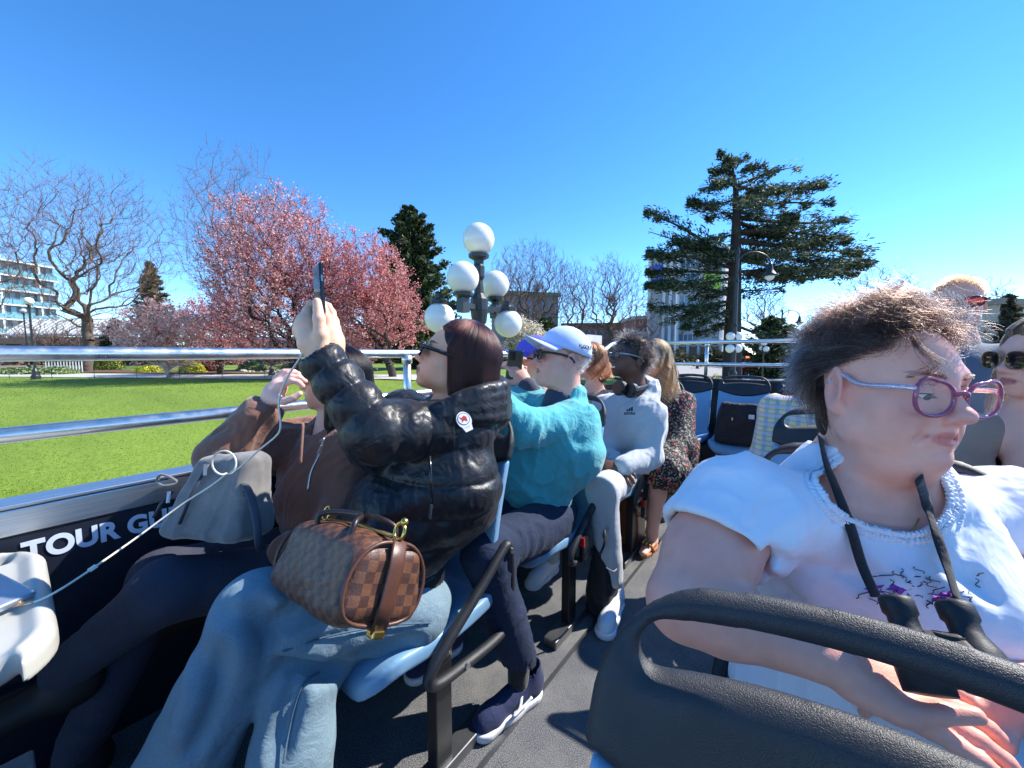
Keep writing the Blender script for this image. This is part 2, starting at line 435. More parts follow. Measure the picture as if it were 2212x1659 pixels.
def quads(pos, nrm, w, h, rng, roll=None):
    n = len(pos); nrm = nrm/(np.linalg.norm(nrm, axis=1)[:, None]+1e-9)
    t = rng.normal(size=(n, 3)) if roll is None else roll; a = np.cross(nrm, t); a /= np.linalg.norm(a, axis=1)[:, None]+1e-9; b = np.cross(nrm, a)
    w = np.broadcast_to(w, n)[:, None]; h = np.broadcast_to(h, n)[:, None]
    v = np.stack([pos-a*w-b*h*.2, pos-b*h, pos+a*w+b*h*.1, pos+b*h], 1).reshape(-1, 3)
    return v, np.arange(4*n).reshape(-1, 4)
def leafmat(name, rough=.6, trans=.25):
    m = N(name); c = m.attr('col'); m.set(Base_Color=c, Roughness=rough, Specular_IOR_Level=.3)
    tr = m.n('ShaderNodeBsdfTranslucent'); m.l(c, tr.inputs[0]); mx = m.n('ShaderNodeMixShader'); mx.inputs[0].default_value = trans
    m.l(m.b.outputs[0], mx.inputs[1]); m.l(tr.outputs[0], mx.inputs[2]); m.l(mx.outputs[0], m.out.inputs[0]); return m.m
m_leaf = leafmat('foliage', .6, .3); m_petal = leafmat('petals', .5, .6)
def bark(name, c): return plain(name, c, .9, var=.35, scale=3, bump=.7, bscale=12, bdist=.03)
m_bark = bark('bark_grey', srgb(98, 84, 74)); m_barkd = bark('bark_dark', srgb(62, 52, 46)); m_twig = bark('twig_brown', srgb(122, 98, 86))
def leafobj(name, v, f, c, m, par):
    me = mesh_np(name, v, f, False); set_col(me, np.repeat(c, 4, 0)); o = obj(name, me, m, par); o.matrix_parent_inverse = Matrix.Translation(par.location).inverted(); return o
def woody(segs, par, cut=1, mt=None, mtw=None, ntw=3):
    for nm, sel, m, n in (('trunk', [s for s in segs if s[0] <= cut], mt or m_bark, 8), ('twigs', [s for s in segs if s[0] > cut], mtw or m_twig, ntw)):
        if not sel: continue
        v, f = frusta([s[1] for s in sel], [s[2] for s in sel], [s[3] for s in sel], [s[4] for s in sel], n)
        o = obj(nm, mesh_np(nm, v, f), m, par); o.matrix_parent_inverse = Matrix.Translation(par.location).inverted()
def pal(rng, n, cols, jit=.2):
    c = np.array([c[:3] for c in cols]); i = rng.integers(0, len(c), n); return np.clip(c[i]*(1+rng.normal(0, jit, (n, 1))), .005, 1)
def colony(base, fork, C, rad, N, rng, tip=.010, upw=.25, wob=.05, shell=.45, top=None):
    """branches grown towards points scattered through a crown: returns segments (level, a, b, ra, rb)"""
    d = rng.normal(size=(N, 3)); d /= np.linalg.norm(d, axis=1)[:, None]; r = shell+(1-shell)*rng.random(N)**.6; inner = rng.random(N) < .3; r[inner] *= rng.random(inner.sum())
    r = r*(1+.20*vnoise(d*2.2+C)+.10*vnoise(d*5+C)); M = np.stack([_R, V(-_R[1], _R[0], 0), V(0, 0, 1)], 1)
    pts = C+(d*r[:, None]*V(*rad))@M.T
    pts = pts[pts[:, 2] > base[2]+.6]; pts = pts[np.argsort(np.linalg.norm(pts-fork, axis=1))]
    k = 8; cap_ = len(pts)*3+40; X = np.zeros((cap_, 3)); par = np.full(cap_, -1); pl = np.zeros(cap_); n = 0
    for t in np.linspace(0, 1, k+1):
        X[n] = base+(fork-base)*t+rng.normal(0, wob, 3)*(t*(1-t)*4); par[n] = n-1; pl[n] = t*np.linalg.norm(fork-base); n += 1
    lead = None
    for p in pts:
        lo_ = 3; dd = X[lo_:n]-p; c = np.linalg.norm(dd, axis=1); cost = c*(1+.25*np.maximum(dd[:, 2]/np.maximum(c, .01), 0))+upw*pl[lo_:n]*.25; b = int(np.argmin(cost))+lo_
        L = np.linalg.norm(p-X[b]); m = 2 if L > .5 else 1
        for q in range(1, m+1):
            u = q/m; X[n] = X[b]+(p-X[b])*u+V(0, 0, -.10*L*math.sin(u*math.pi)) if q < m else p
            if q < m: X[n] += rng.normal(0, .06*L, 3)
            par[n] = b if q == 1 else n-1; pl[n] = pl[par[n]]+L/m; n += 1
    for _ in range(4):      # straighten the limbs
        S_ = np.zeros((n, 3)); c_ = np.zeros(n); np.add.at(S_, par[1:n], X[1:n]); np.add.at(c_, par[1:n], 1); m_ = (c_ > 0) & (np.arange(n) > k)
        X[:n][m_] = X[:n][m_]*.45+.55*(.55*X[par[:n][m_]]+.45*S_[m_]/c_[m_][:, None])
    ch = np.zeros(n, int); np.add.at(ch, par[1:n], 1); w_ = np.where(ch == 0, tip**2.2, 0.)
    for i_ in range(n-1, 0, -1): w_[par[i_]] += w_[i_]
    R_ = w_**(1/2.2); R_ = tip*(R_/tip)**1.22; segs = []
    for i_ in range(1, n):
        a = par[i_]; lv = 0 if R_[i_] > tip*4 else 2; segs.append((lv, X[a], X[i_], min(R_[a], R_[i_]*1.25), R_[i_]))
    tw = []
    for i_ in np.nonzero(ch <= 1)[0]:
        if i_ <= k: continue
        ax = X[i_]-X[par[i_]]; ax /= np.linalg.norm(ax)+1e-9
        for _ in range(5 if ch[i_] == 0 else 2):
            v = ax+rng.normal(0, .42, 3)+V(0, 0, .35); v /= np.linalg.norm(v); L = rng.uniform(.3, .95)*rad[0]/5; m_ = X[i_]+v*L*.5; v2 = v+rng.normal(0, .25, 3)+V(0, 0, .2); e_ = m_+v2*L*.5
            segs.append((3, X[i_], m_, tip*.8, tip*.6)); segs.append((3, m_, e_, tip*.6, tip*.4))
    return segs
def crown_of(cx, cy, rx, ry, D, depth=.9):
    s_ = D/831; return P(cx, cy, D), (rx*s_, rx*s_*depth, ry*s_)
def bare(px, D, crown, forky, label, seed, N=900, tip=.010, mtw=None, group='bare trees', trunk=None):
    rng = np.random.default_rng(seed); b = G0(px, 790, D); b[2] -= .1; C, rad = crown_of(*crown, D); f = P(crown[0]*.25+px*.75, forky, D)
    e = empty('bare_tree', tuple(b), label, 'tree', group); segs = colony(b, f, C, rad, N, rng, tip)
    woody(segs, e, 1, mtw=mtw); return e
bare(187, 30, (195, 545, 150, 180), 690, 'bare spreading tree with thick grey trunk beside the white globe park lamp', 3, 2600, .008)
bare(545, 40, (515, 520, 130, 180), 640, 'tall thin bare tree rising behind the pink blossom', 5, 2200, .009)
bare(-75, 24, (-70, 520, 110, 190), 660, 'bare tree reaching in from the left edge of the picture', 8, 1400, .008)
bare(1165, 44, (1160, 630, 95, 105), 720, 'bare tree behind the lamp cluster, leftmost of the middle trees', 11, 2200, .010)
bare(1240, 50, (1240, 650, 48, 88), 720, 'thin bare tree between two wider ones in the middle distance', 12, 1100, .011)
bare(1322, 46, (1322, 650, 74, 98), 720, 'bare tree just left of the museum tower', 13, 2200, .010)
bare(1095, 55, (1090, 640, 60, 85), 720, 'bare tree half hidden by the white lamp globes', 14, 700, .018)
bare(1645, 60, (1645, 680, 50, 62), 740, 'small bare tree to the right of the cedar trunk', 15, 700, .018)
bare(1895, 55, (1895, 650, 62, 78), 730, 'bare tree rising over the curly hair', 16, 700, .016)
bare(2140, 50, (2140, 670, 40, 66), 730, 'bare tree beside the head of the standing man', 17, 500, .015)
bare(95, 55, (120, 735, 95, 50), 775, 'low bare shrub tree before the glasshouse roof', 18, 700, .018)
bare(1400, 62, (1395, 700, 40, 62), 745, 'small reddish bare tree at the foot of the museum tower', 19, 500, .018)
def blossom(name, px, D, crown, forky, label, seed, cols, N, nleaf, size, group=None, mtw=None, mt=None, tip=.008, jit=.10):
    rng = np.random.default_rng(seed); b = G0(px, 800, D); b[2] -= .1; C, rad = crown_of(*crown, D); f = P(px*.8+crown[0]*.2, forky, D)
    e = empty(name, tuple(b), label, 'tree', group); segs = colony(b, f, C, rad, N, rng, tip)
    woody(segs, e, 1, mt=mt or m_barkd, mtw=mtw or m_barkd)
    A = np.array([s[1] for s in segs if s[0] >= 2]); B = np.array([s[2] for s in segs if s[0] >= 2])
    i = rng.integers(0, len(A), nleaf); t = rng.random((nleaf, 1)); pos = A[i]+(B[i]-A[i])*t+rng.normal(0, jit, (nleaf, 3))
    v, f = quads(pos, rng.normal(size=(nleaf, 3))+V(0, 0, .5), size*rng.uniform(.6, 1.2, nleaf), size*rng.uniform(.7, 1.5, nleaf), rng)
    c = pal(rng, nleaf, cols); k = (.5+.9*vnoise(pos*.7)).clip(0, 1)[:, None]; c = c*(1-.45*k)+c*np.array([1.0, .82, .82])*.45*k
    c = c*.8+.2*np.array(srgb(240, 200, 200)[:3])
    leafobj('crown', v, f, c, m_petal, e); return e
PINK = [srgb(228, 158, 162), srgb(212, 124, 128), srgb(240, 192, 192), srgb(186, 92, 92), srgb(246, 214, 210), srgb(168, 74, 70), srgb(234, 170, 172)]
RED = [srgb(204, 102, 98), srgb(184, 80, 76), srgb(226, 146, 140), srgb(238, 176, 170), srgb(160, 64, 58)]
blossom('plum_tree', 640, 21.5, (610, 612, 160, 190), 760, 'large plum tree in pink blossom behind the raised phone', 21, PINK, 2100, 40000, .046, 'plum trees in blossom')
blossom('plum_tree', 848, 23.0, (785, 655, 122, 130), 765, 'redder plum tree in blossom beside the dark pine', 23, RED+PINK[:3], 1400, 33000, .046, 'plum trees in blossom')
blossom('plum_tree', 475, 26.0, (480, 710, 90, 80), 770, 'low plum blossom branches at the far side of the mulch bed', 24, PINK, 800, 20000, .046, 'plum trees in blossom')
blossom('magnolia_tree', 365, 21.5, (352, 728, 92, 74), 795, 'small magnolia with pale pink buds and pale branches on the lawn edge', 31, [srgb(240, 200, 196), srgb(230, 170, 174), srgb(244, 224, 214), srgb(206, 160, 130)], 700, 7000, .06, None, mt=bark('bark_pale', srgb(186, 168, 148)), mtw=bark('twig_pale', srgb(182, 150, 126)))
blossom('white_blossom_shrub', 1130, 20, (1135, 745, 45, 55), 790, 'white flowering shrub below the lower lamp globe', 33, [srgb(236, 234, 216), srgb(216, 218, 194), srgb(160, 170, 120)], 500, 14000, .042)
def conifer(name, px, py, D, top, half_px, label, seed, cols, n=16000, droop=.1, bottom=.12, shape=1.0, leafw=.10, leafh=.3, gaps=.35, group='evergreens'):
    rng = np.random.default_rng(seed); b = G0(px, py, D); b[2] -= .1; H = P(px, top, D)[2]-b[2]; Rm = half_px*D/831
    e = empty(name, tuple(b), label, 'tree', group)
    o = part(MB().tube([b, b+V(.05*H*.1, 0, H*.5), b+V(0, 0, H*.97)], [H*.022, H*.015, .02], 9), 'trunk', m_barkd, e, smooth=True)
    pos = []; dr = []
    nl = int(H*9)
    for i in range(nl):
        t = bottom+(1-bottom)*(i+rng.random())/nl; ph = i*2.39996+rng.random()*.6
        L = Rm*(max(1-t, .02)**shape)*rng.uniform(.6, 1.1)*(1.0 if rng.random() > gaps*.4 else .55)+.12
        d = V(math.cos(ph), math.sin(ph), -droop+.35*t); k = max(3, int(n/nl))
        u = rng.random(k)**.6; c = b+V(0, 0, H*t)+u[:, None]*L*d+V(0, 0, 1)*(.12*L*u[:, None]**2)
        c = c+rng.normal(0, .07*L+.06, (k, 3))*V(1, 1, .5); pos.append(c); dr.append(np.tile(d, (k, 1))+rng.normal(0, .45, (k, 3)))
    pos = np.concatenate(pos); dr = np.concatenate(dr); m = len(pos)
    nr = rng.normal(size=(m, 3))+V(0, 0, .6)
    v, f = quads(pos, nr, leafw*rng.uniform(.5, 1.1, m), leafh*rng.uniform(.5, 1.1, m), rng, dr)
    leafobj('crown', v, f, pal(rng, m, cols), m_leaf, e); return e
PINE = [srgb(58, 74, 44), srgb(44, 60, 38), srgb(84, 98, 58), srgb(36, 48, 34), srgb(104, 112, 72)]
conifer('pine_tree', 893, 790, 36, 462, 118, 'dense dark green pine behind the reddish plum blossom', 41, PINE, 52000, -.25, .02, .62, .12, .24)
conifer('fir_tree', 338, 780, 46, 572, 62, 'grey-brown fir behind the magnolia', 42, [srgb(116, 104, 84), srgb(92, 88, 68), srgb(134, 120, 96)], 12000, .15, .05, .9, .12, .34)
conifer('fir_tree', 255, 790, 50, 690, 40, 'small dark fir under the bare tree\'s lowest limb', 43, PINE, 5000, .1, .02, .9, .14, .34)
conifer('fir_tree', 2165, 790, 45, 640, 60, 'dark evergreen beside the standing man and a roof', 44, [srgb(92, 88, 70), srgb(76, 76, 60)], 7000, .1, .02, .8, .14, .34)
conifer('fir_tree', 1665, 790, 40, 690, 62, 'low dark evergreen clump to the right of the cedar trunk', 45, PINE, 9000, .0, .02, .45, .12, .3)
conifer('fir_tree', 1700, 790, 48, 715, 70, 'evergreen mass behind the rear railing near the curly hair', 46, PINE, 8000, .0, .02, .4, .14, .3)
conifer('fir_tree', 1180, 790, 38, 690, 45, 'small dark evergreen between the white shrub and bare trees', 47, PINE, 6000, .0, .02, .5, .12, .28)
# ---- far masses that close the horizon
def far_mass(name, px0, px1, D, ytop, label, seed, cols, n=5000, leaf=.45):
    rng = np.random.default_rng(seed); u = rng.random(n); px = px0+(px1-px0)*u; prof = .55+.3*vnoise(np.stack([px*.02, px*0+seed, px*0], 1))+.15*vnoise(np.stack([px*.07, px*0, px*0], 1))
    dd = D+rng.normal(0, 2, n); q = P(1106, 764, 1.0); x = np.array([P(a, 764, b)[:2] for a, b in zip(px, dd)]); z0 = terrain(x[:, 0], x[:, 1]); H = (764-ytop)*D/831+CAMH
    z = z0+(H-z0)*prof.clip(.2, 1.2)*rng.random(n)**.7; pos = np.stack([x[:, 0], x[:, 1], z], 1); v, f = quads(pos, rng.normal(size=(n, 3)), leaf*rng.uniform(.4, 1, n), leaf*rng.uniform(.5, 1.2, n), rng)
    me = mesh_np(name, v, f, False); set_col(me, np.repeat(pal(rng, n, cols), 4, 0)); tag(obj(name, me, m_leaf), label, 'shrubbery', kind='stuff')
BRN = [srgb(120, 100, 84), srgb(98, 82, 70), srgb(140, 122, 100), srgb(90, 92, 64)]
far_mass('shrubbery', -150, 620, 52, 735, 'brownish shrub belt behind the flower beds', 91, BRN+[srgb(96, 110, 60)], 9000, .3)
far_mass('shrubbery', 620, 1400, 58, 728, 'brown and green shrub belt behind the lawn', 92, BRN+[srgb(84, 98, 58)], 12000, .34)
far_mass('shrubbery', 1400, 1760, 64, 735, 'dark bushes across the street behind the rear railing', 93, [srgb(70, 76, 52), srgb(96, 92, 70), srgb(54, 62, 44)], 7000, .34)
far_mass('treeline', 1700, 2600, 90, 722, 'hazy tree belt beyond the street on the right', 94, [srgb(112, 104, 92), srgb(88, 90, 74), srgb(130, 118, 104)], 12000, .5)
# ---- the cedar: limbs laid by hand, foliage in flat pads along them
def cedar():
    rng = np.random.default_rng(51); D = 28
    e = empty('cedar_tree', tuple(G0(1583, 820, D)), 'tall dark cedar with layered branches, leaning right, behind the street lamp', 'tree')
    tr = [G0(1582, 820, D)-V(0, 0, .2)]+[P(x, y, D) for x, y in ((1583, 700), (1587, 600), (1590, 500), (1590, 430), (1585, 380), (1580, 345))]
    tw = smooth_path(tr, 5); rr = list(np.interp(np.linspace(0, 1, len(tw)), [0, .2, .5, .8, 1], [.70, .52, .32, .12, .02]))
    part(MB().tube(tw, rr, 10), 'trunk', m_barkd, e, smooth=True)
    L = [(1582, 352, 1552, 330, 0), (1584, 360, 1610, 338, 1), (1585, 365, 1570, 340, -1), (1590, 380, 1530, 372, 1), (1592, 375, 1660, 352, -1), (1592, 400, 1720, 360, 1), (1593, 410, 1520, 400, -2), (1593, 430, 1486, 432, 0), (1594, 430, 1775, 402, 2), (1594, 450, 1800, 440, -2),
         (1594, 470, 1820, 478, 1), (1593, 480, 1525, 470, 2), (1593, 500, 1835, 515, -1), (1592, 505, 1500, 520, -2), (1591, 520, 1860, 545, 2), (1590, 540, 1875, 568, 0), (1590, 545, 1470, 535, 1), (1588, 560, 1820, 592, -3),
         (1588, 570, 1440, 520, -1), (1587, 570, 1392, 455, 0), (1587, 575, 1400, 500, 1), (1587, 580, 1398, 545, -1), (1587, 590, 1740, 602, 2), (1586, 590, 1395, 585, 1), (1585, 600, 1425, 612, -2), (1584, 620, 1480, 640, 1),
         (1583, 640, 1395, 612, 0), (1582, 650, 1400, 660, -1), (1582, 655, 1425, 690, 1), (1581, 665, 1480, 700, -1), (1580, 690, 1500, 720, 1), (1590, 560, 1700, 545, -4), (1592, 480, 1700, 490, 4), (1593, 430, 1650, 440, -4), (1590, 520, 1740, 530, 4),
         (1592, 460, 1730, 465, -3), (1591, 500, 1780, 520, 3), (1585, 630, 1690, 625, 0), (1583, 700, 1740, 745, 0), (1589, 540, 1640, 560, 3), (1592, 400, 1680, 410, 3), (1590, 590, 1850, 588, 1), (1593, 450, 1640, 460, 2)]
    pos = []; dr = []; limbs = MB(); boughs = []
    for (x0, y0, x1, y1, dd) in L:
        a = P(x0, y0, D); b = P(x1, y1, D+dd); mid = (a+b)/2+V(0, 0, .25 if y1 < y0 else -.15)+rng.normal(0, .15, 3)
        pts = smooth_path([a, mid, b], 8); LL = np.linalg.norm(b-a)
        limbs.tube(pts, list(np.linspace(max(.05, .022*LL), .015, len(pts))), 6); pts = np.array(pts)
        k = int(LL*360); u = .18+.82*rng.random(k)**.8; i = np.minimum((u*(len(pts)-1)).astype(int), len(pts)-2); fr = (u*(len(pts)-1)-i)[:, None]
        c = pts[i]+(pts[i+1]-pts[i])*fr
        ax = (b-a)/LL; sd = np.cross(ax, V(0, 0, 1)); sd /= np.linalg.norm(sd)
        wd = LL*.20*np.sin(np.clip(u, 0, 1)*math.pi*.85+.3)+.15
        s = rng.normal(0, .6, k); c = c+np.outer(s*wd, sd)+np.outer(rng.normal(-.06, .17, k)-.14*np.abs(s), V(0, 0, 1))
        # tufts: break pads into clumps
        keep = vnoise(c*1.5+x1)+.55*vnoise(c*4.1) > .0; c = c[keep]; s = s[keep]
        pos.append(c); dr.append(np.tile(ax, (len(c), 1))+np.outer(s*.9, sd)+rng.normal(0, .35, (len(c), 3))+V(0, 0, .18))
    part(limbs, 'limbs', m_barkd, e, smooth=True)
    pos = np.concatenate(pos); dr = np.concatenate(dr); m = len(pos); nr = rng.normal(size=(m, 3))+V(0, 0, .5)
    v, f = quads(pos, nr, .05*rng.uniform(.6, 1.2, m), .22*rng.uniform(.5, 1.1, m), rng, dr)
    leafobj('crown', v, f, pal(rng, m, [srgb(76, 94, 66), srgb(66, 84, 60), srgb(38, 52, 40), srgb(86, 100, 70), srgb(100, 106, 78), srgb(44, 56, 46)]), m_leaf, e)
cedar()
def shrub(px, py, D, wpx, hpx, label, seed, cols, n=2500, leaf=.05):
    rng = np.random.default_rng(seed); b = G0(px, py, D); R, H = wpx*D/831/2, hpx*D/831
    e = empty('shrub', tuple(b), label, 'shrub', 'garden shrubs')
    d = rng.normal(size=(n, 3)); d /= np.linalg.norm(d, axis=1)[:, None]; d[:, 2] = np.abs(d[:, 2]); r = rng.random(n)**.35
    r = r*(1+.25*vnoise(d*3+seed)); pos = b+d*r[:, None]*V(R, R, H)
    v, f = quads(pos, d+rng.normal(0, .6, (n, 3)), leaf, leaf*1.6, rng); leafobj('foliage', v, f, pal(rng, n, cols), m_leaf, e)
    st = MB()
    for k in range(7):
        q = rng.normal(0, .3, 2); st.tube([b-V(0, 0, .05), b+V(q[0]*R, q[1]*R, H*.7)], [.025, .008], 5)
    part(st, 'stems', m_barkd, e)
YG = [srgb(188, 190, 48), srgb(160, 172, 40), srgb(206, 200, 80)]; DG = [srgb(66, 92, 36), srgb(90, 112, 44), srgb(150, 150, 60)]; PG = [srgb(120, 146, 82), srgb(94, 126, 64), srgb(190, 196, 150), srgb(150, 160, 110)]
shrub(415, 800, 28, 50, 26, 'bright yellow-green shrub in the mulch bed', 61, YG); shrub(330, 798, 29, 60, 16, 'low lime ground cover left of the magnolia stem', 62, YG, 2000)
shrub(226, 775, 33, 60, 40, 'dark green round shrub with yellow tips by the bare tree trunk', 63, DG); shrub(545, 803, 31, 60, 24, 'pale green bed plants edged with stones near the lamp foot', 64, PG, 3000); shrub(640, 803, 32, 60, 22, 'pale green bed plants behind the raised sleeve', 65, PG, 2500)
shrub(450, 797, 30, 40, 20, 'dark reddish low shrub under the plum blossom', 66, [srgb(96, 52, 50), srgb(120, 70, 60)], 1800)
for i, (x, l) in enumerate(((25, 'at the left picture edge'), (75, 'around the park lamp foot'), (125, 'at the right end of the leafy bed'))):
    shrub(x, 806, 26.8-.3*i, 70, 15, 'low leafy green plants '+l, 67+i, PG+DG[:1], 2600, .05)
shrub(1440, 812, 30, 70, 20, 'yellowish weeds behind the rear railing', 71, [srgb(190, 180, 60), srgb(130, 140, 60)], 1200); shrub(1545, 815, 30, 60, 24, 'green-yellow plants at the cedar foot', 72, [srgb(180, 172, 60), srgb(110, 126, 60)], 1200)
# grass blades on the nearer lawn (one mass)
def blades():
    rng = np.random.default_rng(81); n = 70000
    D = 5.6+16*rng.random(n)**1.6; s = rng.uniform(-1.5, -.05, n)
    q = P(1106, 764, 1.0)
    x = D*(-math.sin(_a)+s*math.cos(_a)); y = D*(math.cos(_a)+s*math.sin(_a))
    k = x < -5.0; x, y, D = x[k], y[k], D[k]; n = len(x)
    pos = np.stack([x, y, terrain(x, y)+.02], 1); sz = .006+.0005*D
    d = np.stack([rng.normal(0, .5, n), rng.normal(0, .5, n), np.ones(n)], 1)
    v, f = quads(pos, rng.normal(size=(n, 3))*V(1, 1, .2), sz*.5, sz*1.2, rng, np.cross(d, rng.normal(size=(n, 3))))
    me = mesh_np('grass', v, f, False); set_col(me, np.repeat(pal(rng, n, [srgb(112, 136, 38), srgb(124, 148, 46), srgb(104, 128, 34), srgb(134, 156, 54)], .06), 4, 0))
    tag(obj('grass', me, m_leaf), 'short bright green grass of the park lawn', 'grass', kind='stuff')
blades()
# ---------------------------------------------------------------- lamps
m_iron = plain('lamp_iron', srgb(40, 44, 46), .4, var=.25, bump=.2, bscale=60, bdist=.002)
m_globe = N('opal_globe'); m_globe.set(Base_Color=srgb(236, 234, 226), Roughness=.18, Subsurface_Weight=.6, Subsurface_Radius=(.2, .2, .2), Subsurface_Scale=.3); m_globe = m_globe.m
def holder(b, c, r, up=1):
    """eight-sided dish that carries a globe; c is the globe's centre"""
    z = c[2]-up*r; pr = [(.3*r, -.55*r), (.3*r, -.28*r), (.62*r, -.12*r), (.64*r, .1*r), (.5*r, .12*r)]
    pr = [(a, q*up) for a, q in pr]; b.lathe(pr, 8, (c[0], c[1], z))
def cluster(name, gl, base, label, r, group=None, rcol=.06):
    """gl: list of (centre, up?) with the first one the top globe"""
    t = V(*gl[0][0]); b = V(t[0], t[1], base); e = empty(name, tuple(b), label, 'street lamp', group)
    H = t[2]-b[2]; zc = np.mean([g_[0][2] for g_ in gl[1:]])
    pr = [(.26, 0), (.26, .12), (.2, .16), (.19, .5), (.15, .58), (.11, .7), (rcol*1.3, .8), (rcol, 1.0), (rcol*.85, zc-b[2]-.35), (rcol*1.7, zc-b[2]-.3), (rcol*2.1, zc-b[2]-.12), (rcol*2.1, zc-b[2]+.02), (rcol*1.2, zc-b[2]+.1), (rcol*.9, H-r-.35), (rcol*1.35, H-r-.3), (rcol*1.35, H-r-.16), (rcol*.7, H-r-.1)]
    part(MB().lathe(pr, 12, b), 'post', m_iron, e, smooth=False)
    for i, (c, up) in enumerate(gl):
        c = V(*c); hb_ = MB(); holder(hb_, c, r*(1.08 if i == 0 else 1), up)
        if i:
            st = V(b[0], b[1], zc-.1); en = V(c[0], c[1], c[2]-up*(r*1.5)); k = V(c[0], c[1], zc-.1)
            hb_.bar(st, k, .05, .07); hb_.bar(k+V(0, 0, .03), en, .075, .075, up=(1, .2, 0)); hb_.box(k-V(.06, .06, .10), k+V(.06, .06, .10))
        h_ = part(hb_, 'arm' if i else 'top_holder', m_iron, e)
        part(MB().sphere(c, r*(1.05 if i == 0 else 1), 28, 18), 'globe', m_globe, e, smooth=True)
    return e
lb = G0(1038, 900, 5.3)
cluster('lamp_cluster', [(P(1034, 517, 5.25), 1), (P(1000, 600, 4.9), 1), (P(1070, 615, 5.75), 1), (P(950, 687, 5.15), -1), (P(1098, 699, 5.65), -1)], lb[2], 'black iron street lamp with five large white globes behind the woman in black', .205)
def multi_lamp(px, py, D, tops, label, r=.2):
    q = G0(px, 820, D); gl = [(P(x, y, D+dd), 1) for x, y, dd in tops]
    return cluster('globe_lamp', gl, q[2], label, r, 'distant globe lamps', .05)
multi_lamp(1416, 760, 42, [(1416, 742, 0), (1404, 748, .6), (1428, 748, -.6), (1398, 752, -.4), (1433, 752, .4)], 'small five-globe street lamp before the museum steps', .2)
multi_lamp(1505, 790, 50, [(1507, 780, 0), (1499, 787, .5), (1514, 788, -.5)], 'tiny globe lamp low behind the rear railing', .2)
multi_lamp(1648, 760, 24, [(1650, 741, 0), (1646, 752, .8), (1655, 754, -.6)], 'globe lamp nearest the red car', .17)
def park_lamp(px, D, gy, label, r=.21):
    q = G0(px, 790, D); c = P(px, gy, D); c = V(q[0], q[1], c[2]); H = c[2]-q[2]
    e = empty('park_lamp', tuple(q), label, 'park lamp', 'park lamps')
    part(MB().lathe([(.2, 0), (.2, .18), (.14, .26), (.13, .45), (.09, .55), (.06, .6), (.055, 1.2), (.045, H-r-.18), (.08, H-r-.15), (.08, H-r-.08), (.05, H-r-.05), (.12, H-r), (.1, H-r+.05)], 10, q), 'post', m_iron, e)
    part(MB().sphere(c, r, 20, 14), 'globe', m_globe, e, smooth=True)
park_lamp(75, 21, 652, 'single white globe park lamp on a dark post near the flower bed'); park_lamp(62, 34, 672, 'smaller park lamp half hidden behind the nearer one', .19); park_lamp(586, 24.5, 668, 'park lamp whose dark foot stands on the grass under the plum blossom')
# tall pendant street lamp before the cedar
def pendant(px, D, ytop, label, seed=0, s=1.0, globes=True):
    q = G0(px, 820, D); zt = P(px, ytop, D)[2]; H = zt-q[2]; e = empty('pendant_lamp', tuple(q), label, 'street lamp')
    part(MB().lathe([(.28*s, 0), (.28*s, .5), (.2*s, .6), (.17*s, 2.2), (.2*s, 2.25), (.12*s, 2.4), (.1*s, H*.55), (.13*s, H*.555), (.09*s, H*.57), (.075*s, H*.8), (.1*s, H*.805), (.07*s, H*.82), (.06*s, H*.96), (.09*s, H*.965), (.03*s, H)], 10, q), 'post', m_iron, e)
    rt = V(math.cos(_a), math.sin(_a), 0); k = H*.93
    arc = [q+V(0, 0, k-.9*s)+rt*.05]+[q+V(0, 0, k)+rt*(.75*s-.75*s*math.cos(t))+V(0, 0, .55*s*math.sin(t)-.2*s) for t in np.linspace(.25, math.pi, 14)]
    a = part(MB().tube(arc, .035*s, 8), 'arm', m_iron, e, smooth=True)
    part(MB().tube([q+V(0, 0, k-.55*s)+rt*(.3*s+.22*s*math.cos(t)*(1-t/9))+V(0, 0, .22*s*math.sin(t)*(1-t/9)) for t in np.linspace(0, 7, 26)], .02*s, 6), 'scroll', m_iron, e, smooth=True)
    tip = arc[-1]
    part(MB().lathe([(.05*s, .1*s), (.1*s, -.05*s), (.13*s, -.25*s), (.24*s, -.42*s), (.34*s, -.5*s), (.33*s, -.53*s)][::-1], 14, tip), 'shade', m_iron, e, smooth=True)
    part(MB().sphere(tip+V(0, 0, -.55*s), .2*s, 14, 8, (1, 1, .9)), 'bulb_glass', m_globe, e, smooth=True)
    if globes:
        for dx, dz in ((-.32, 2.45*1.0), (.32, 2.45), (-.32, 1.5), (.32, 1.5)):
            hz = {2.45: P(px, 727, D)[2], 1.5: P(px, 753, D)[2]}[dz]
            part(MB().sphere(V(q[0], q[1], hz)+rt*dx*.55, .2, 16, 10), 'globe', m_globe, e, smooth=True)
            part(MB().bar(V(q[0], q[1], hz-.22), V(q[0], q[1], hz-.22)+rt*dx*.6, .05, .05), 'globe_arm', m_iron, e)
pendant(1582, 18, 540, 'tall dark street lamp with hanging bell shade and globes in front of the cedar')
pendant(1682, 40, 670, 'distant street lamp with curved arm near the curly hair', 1, 1.2, False)
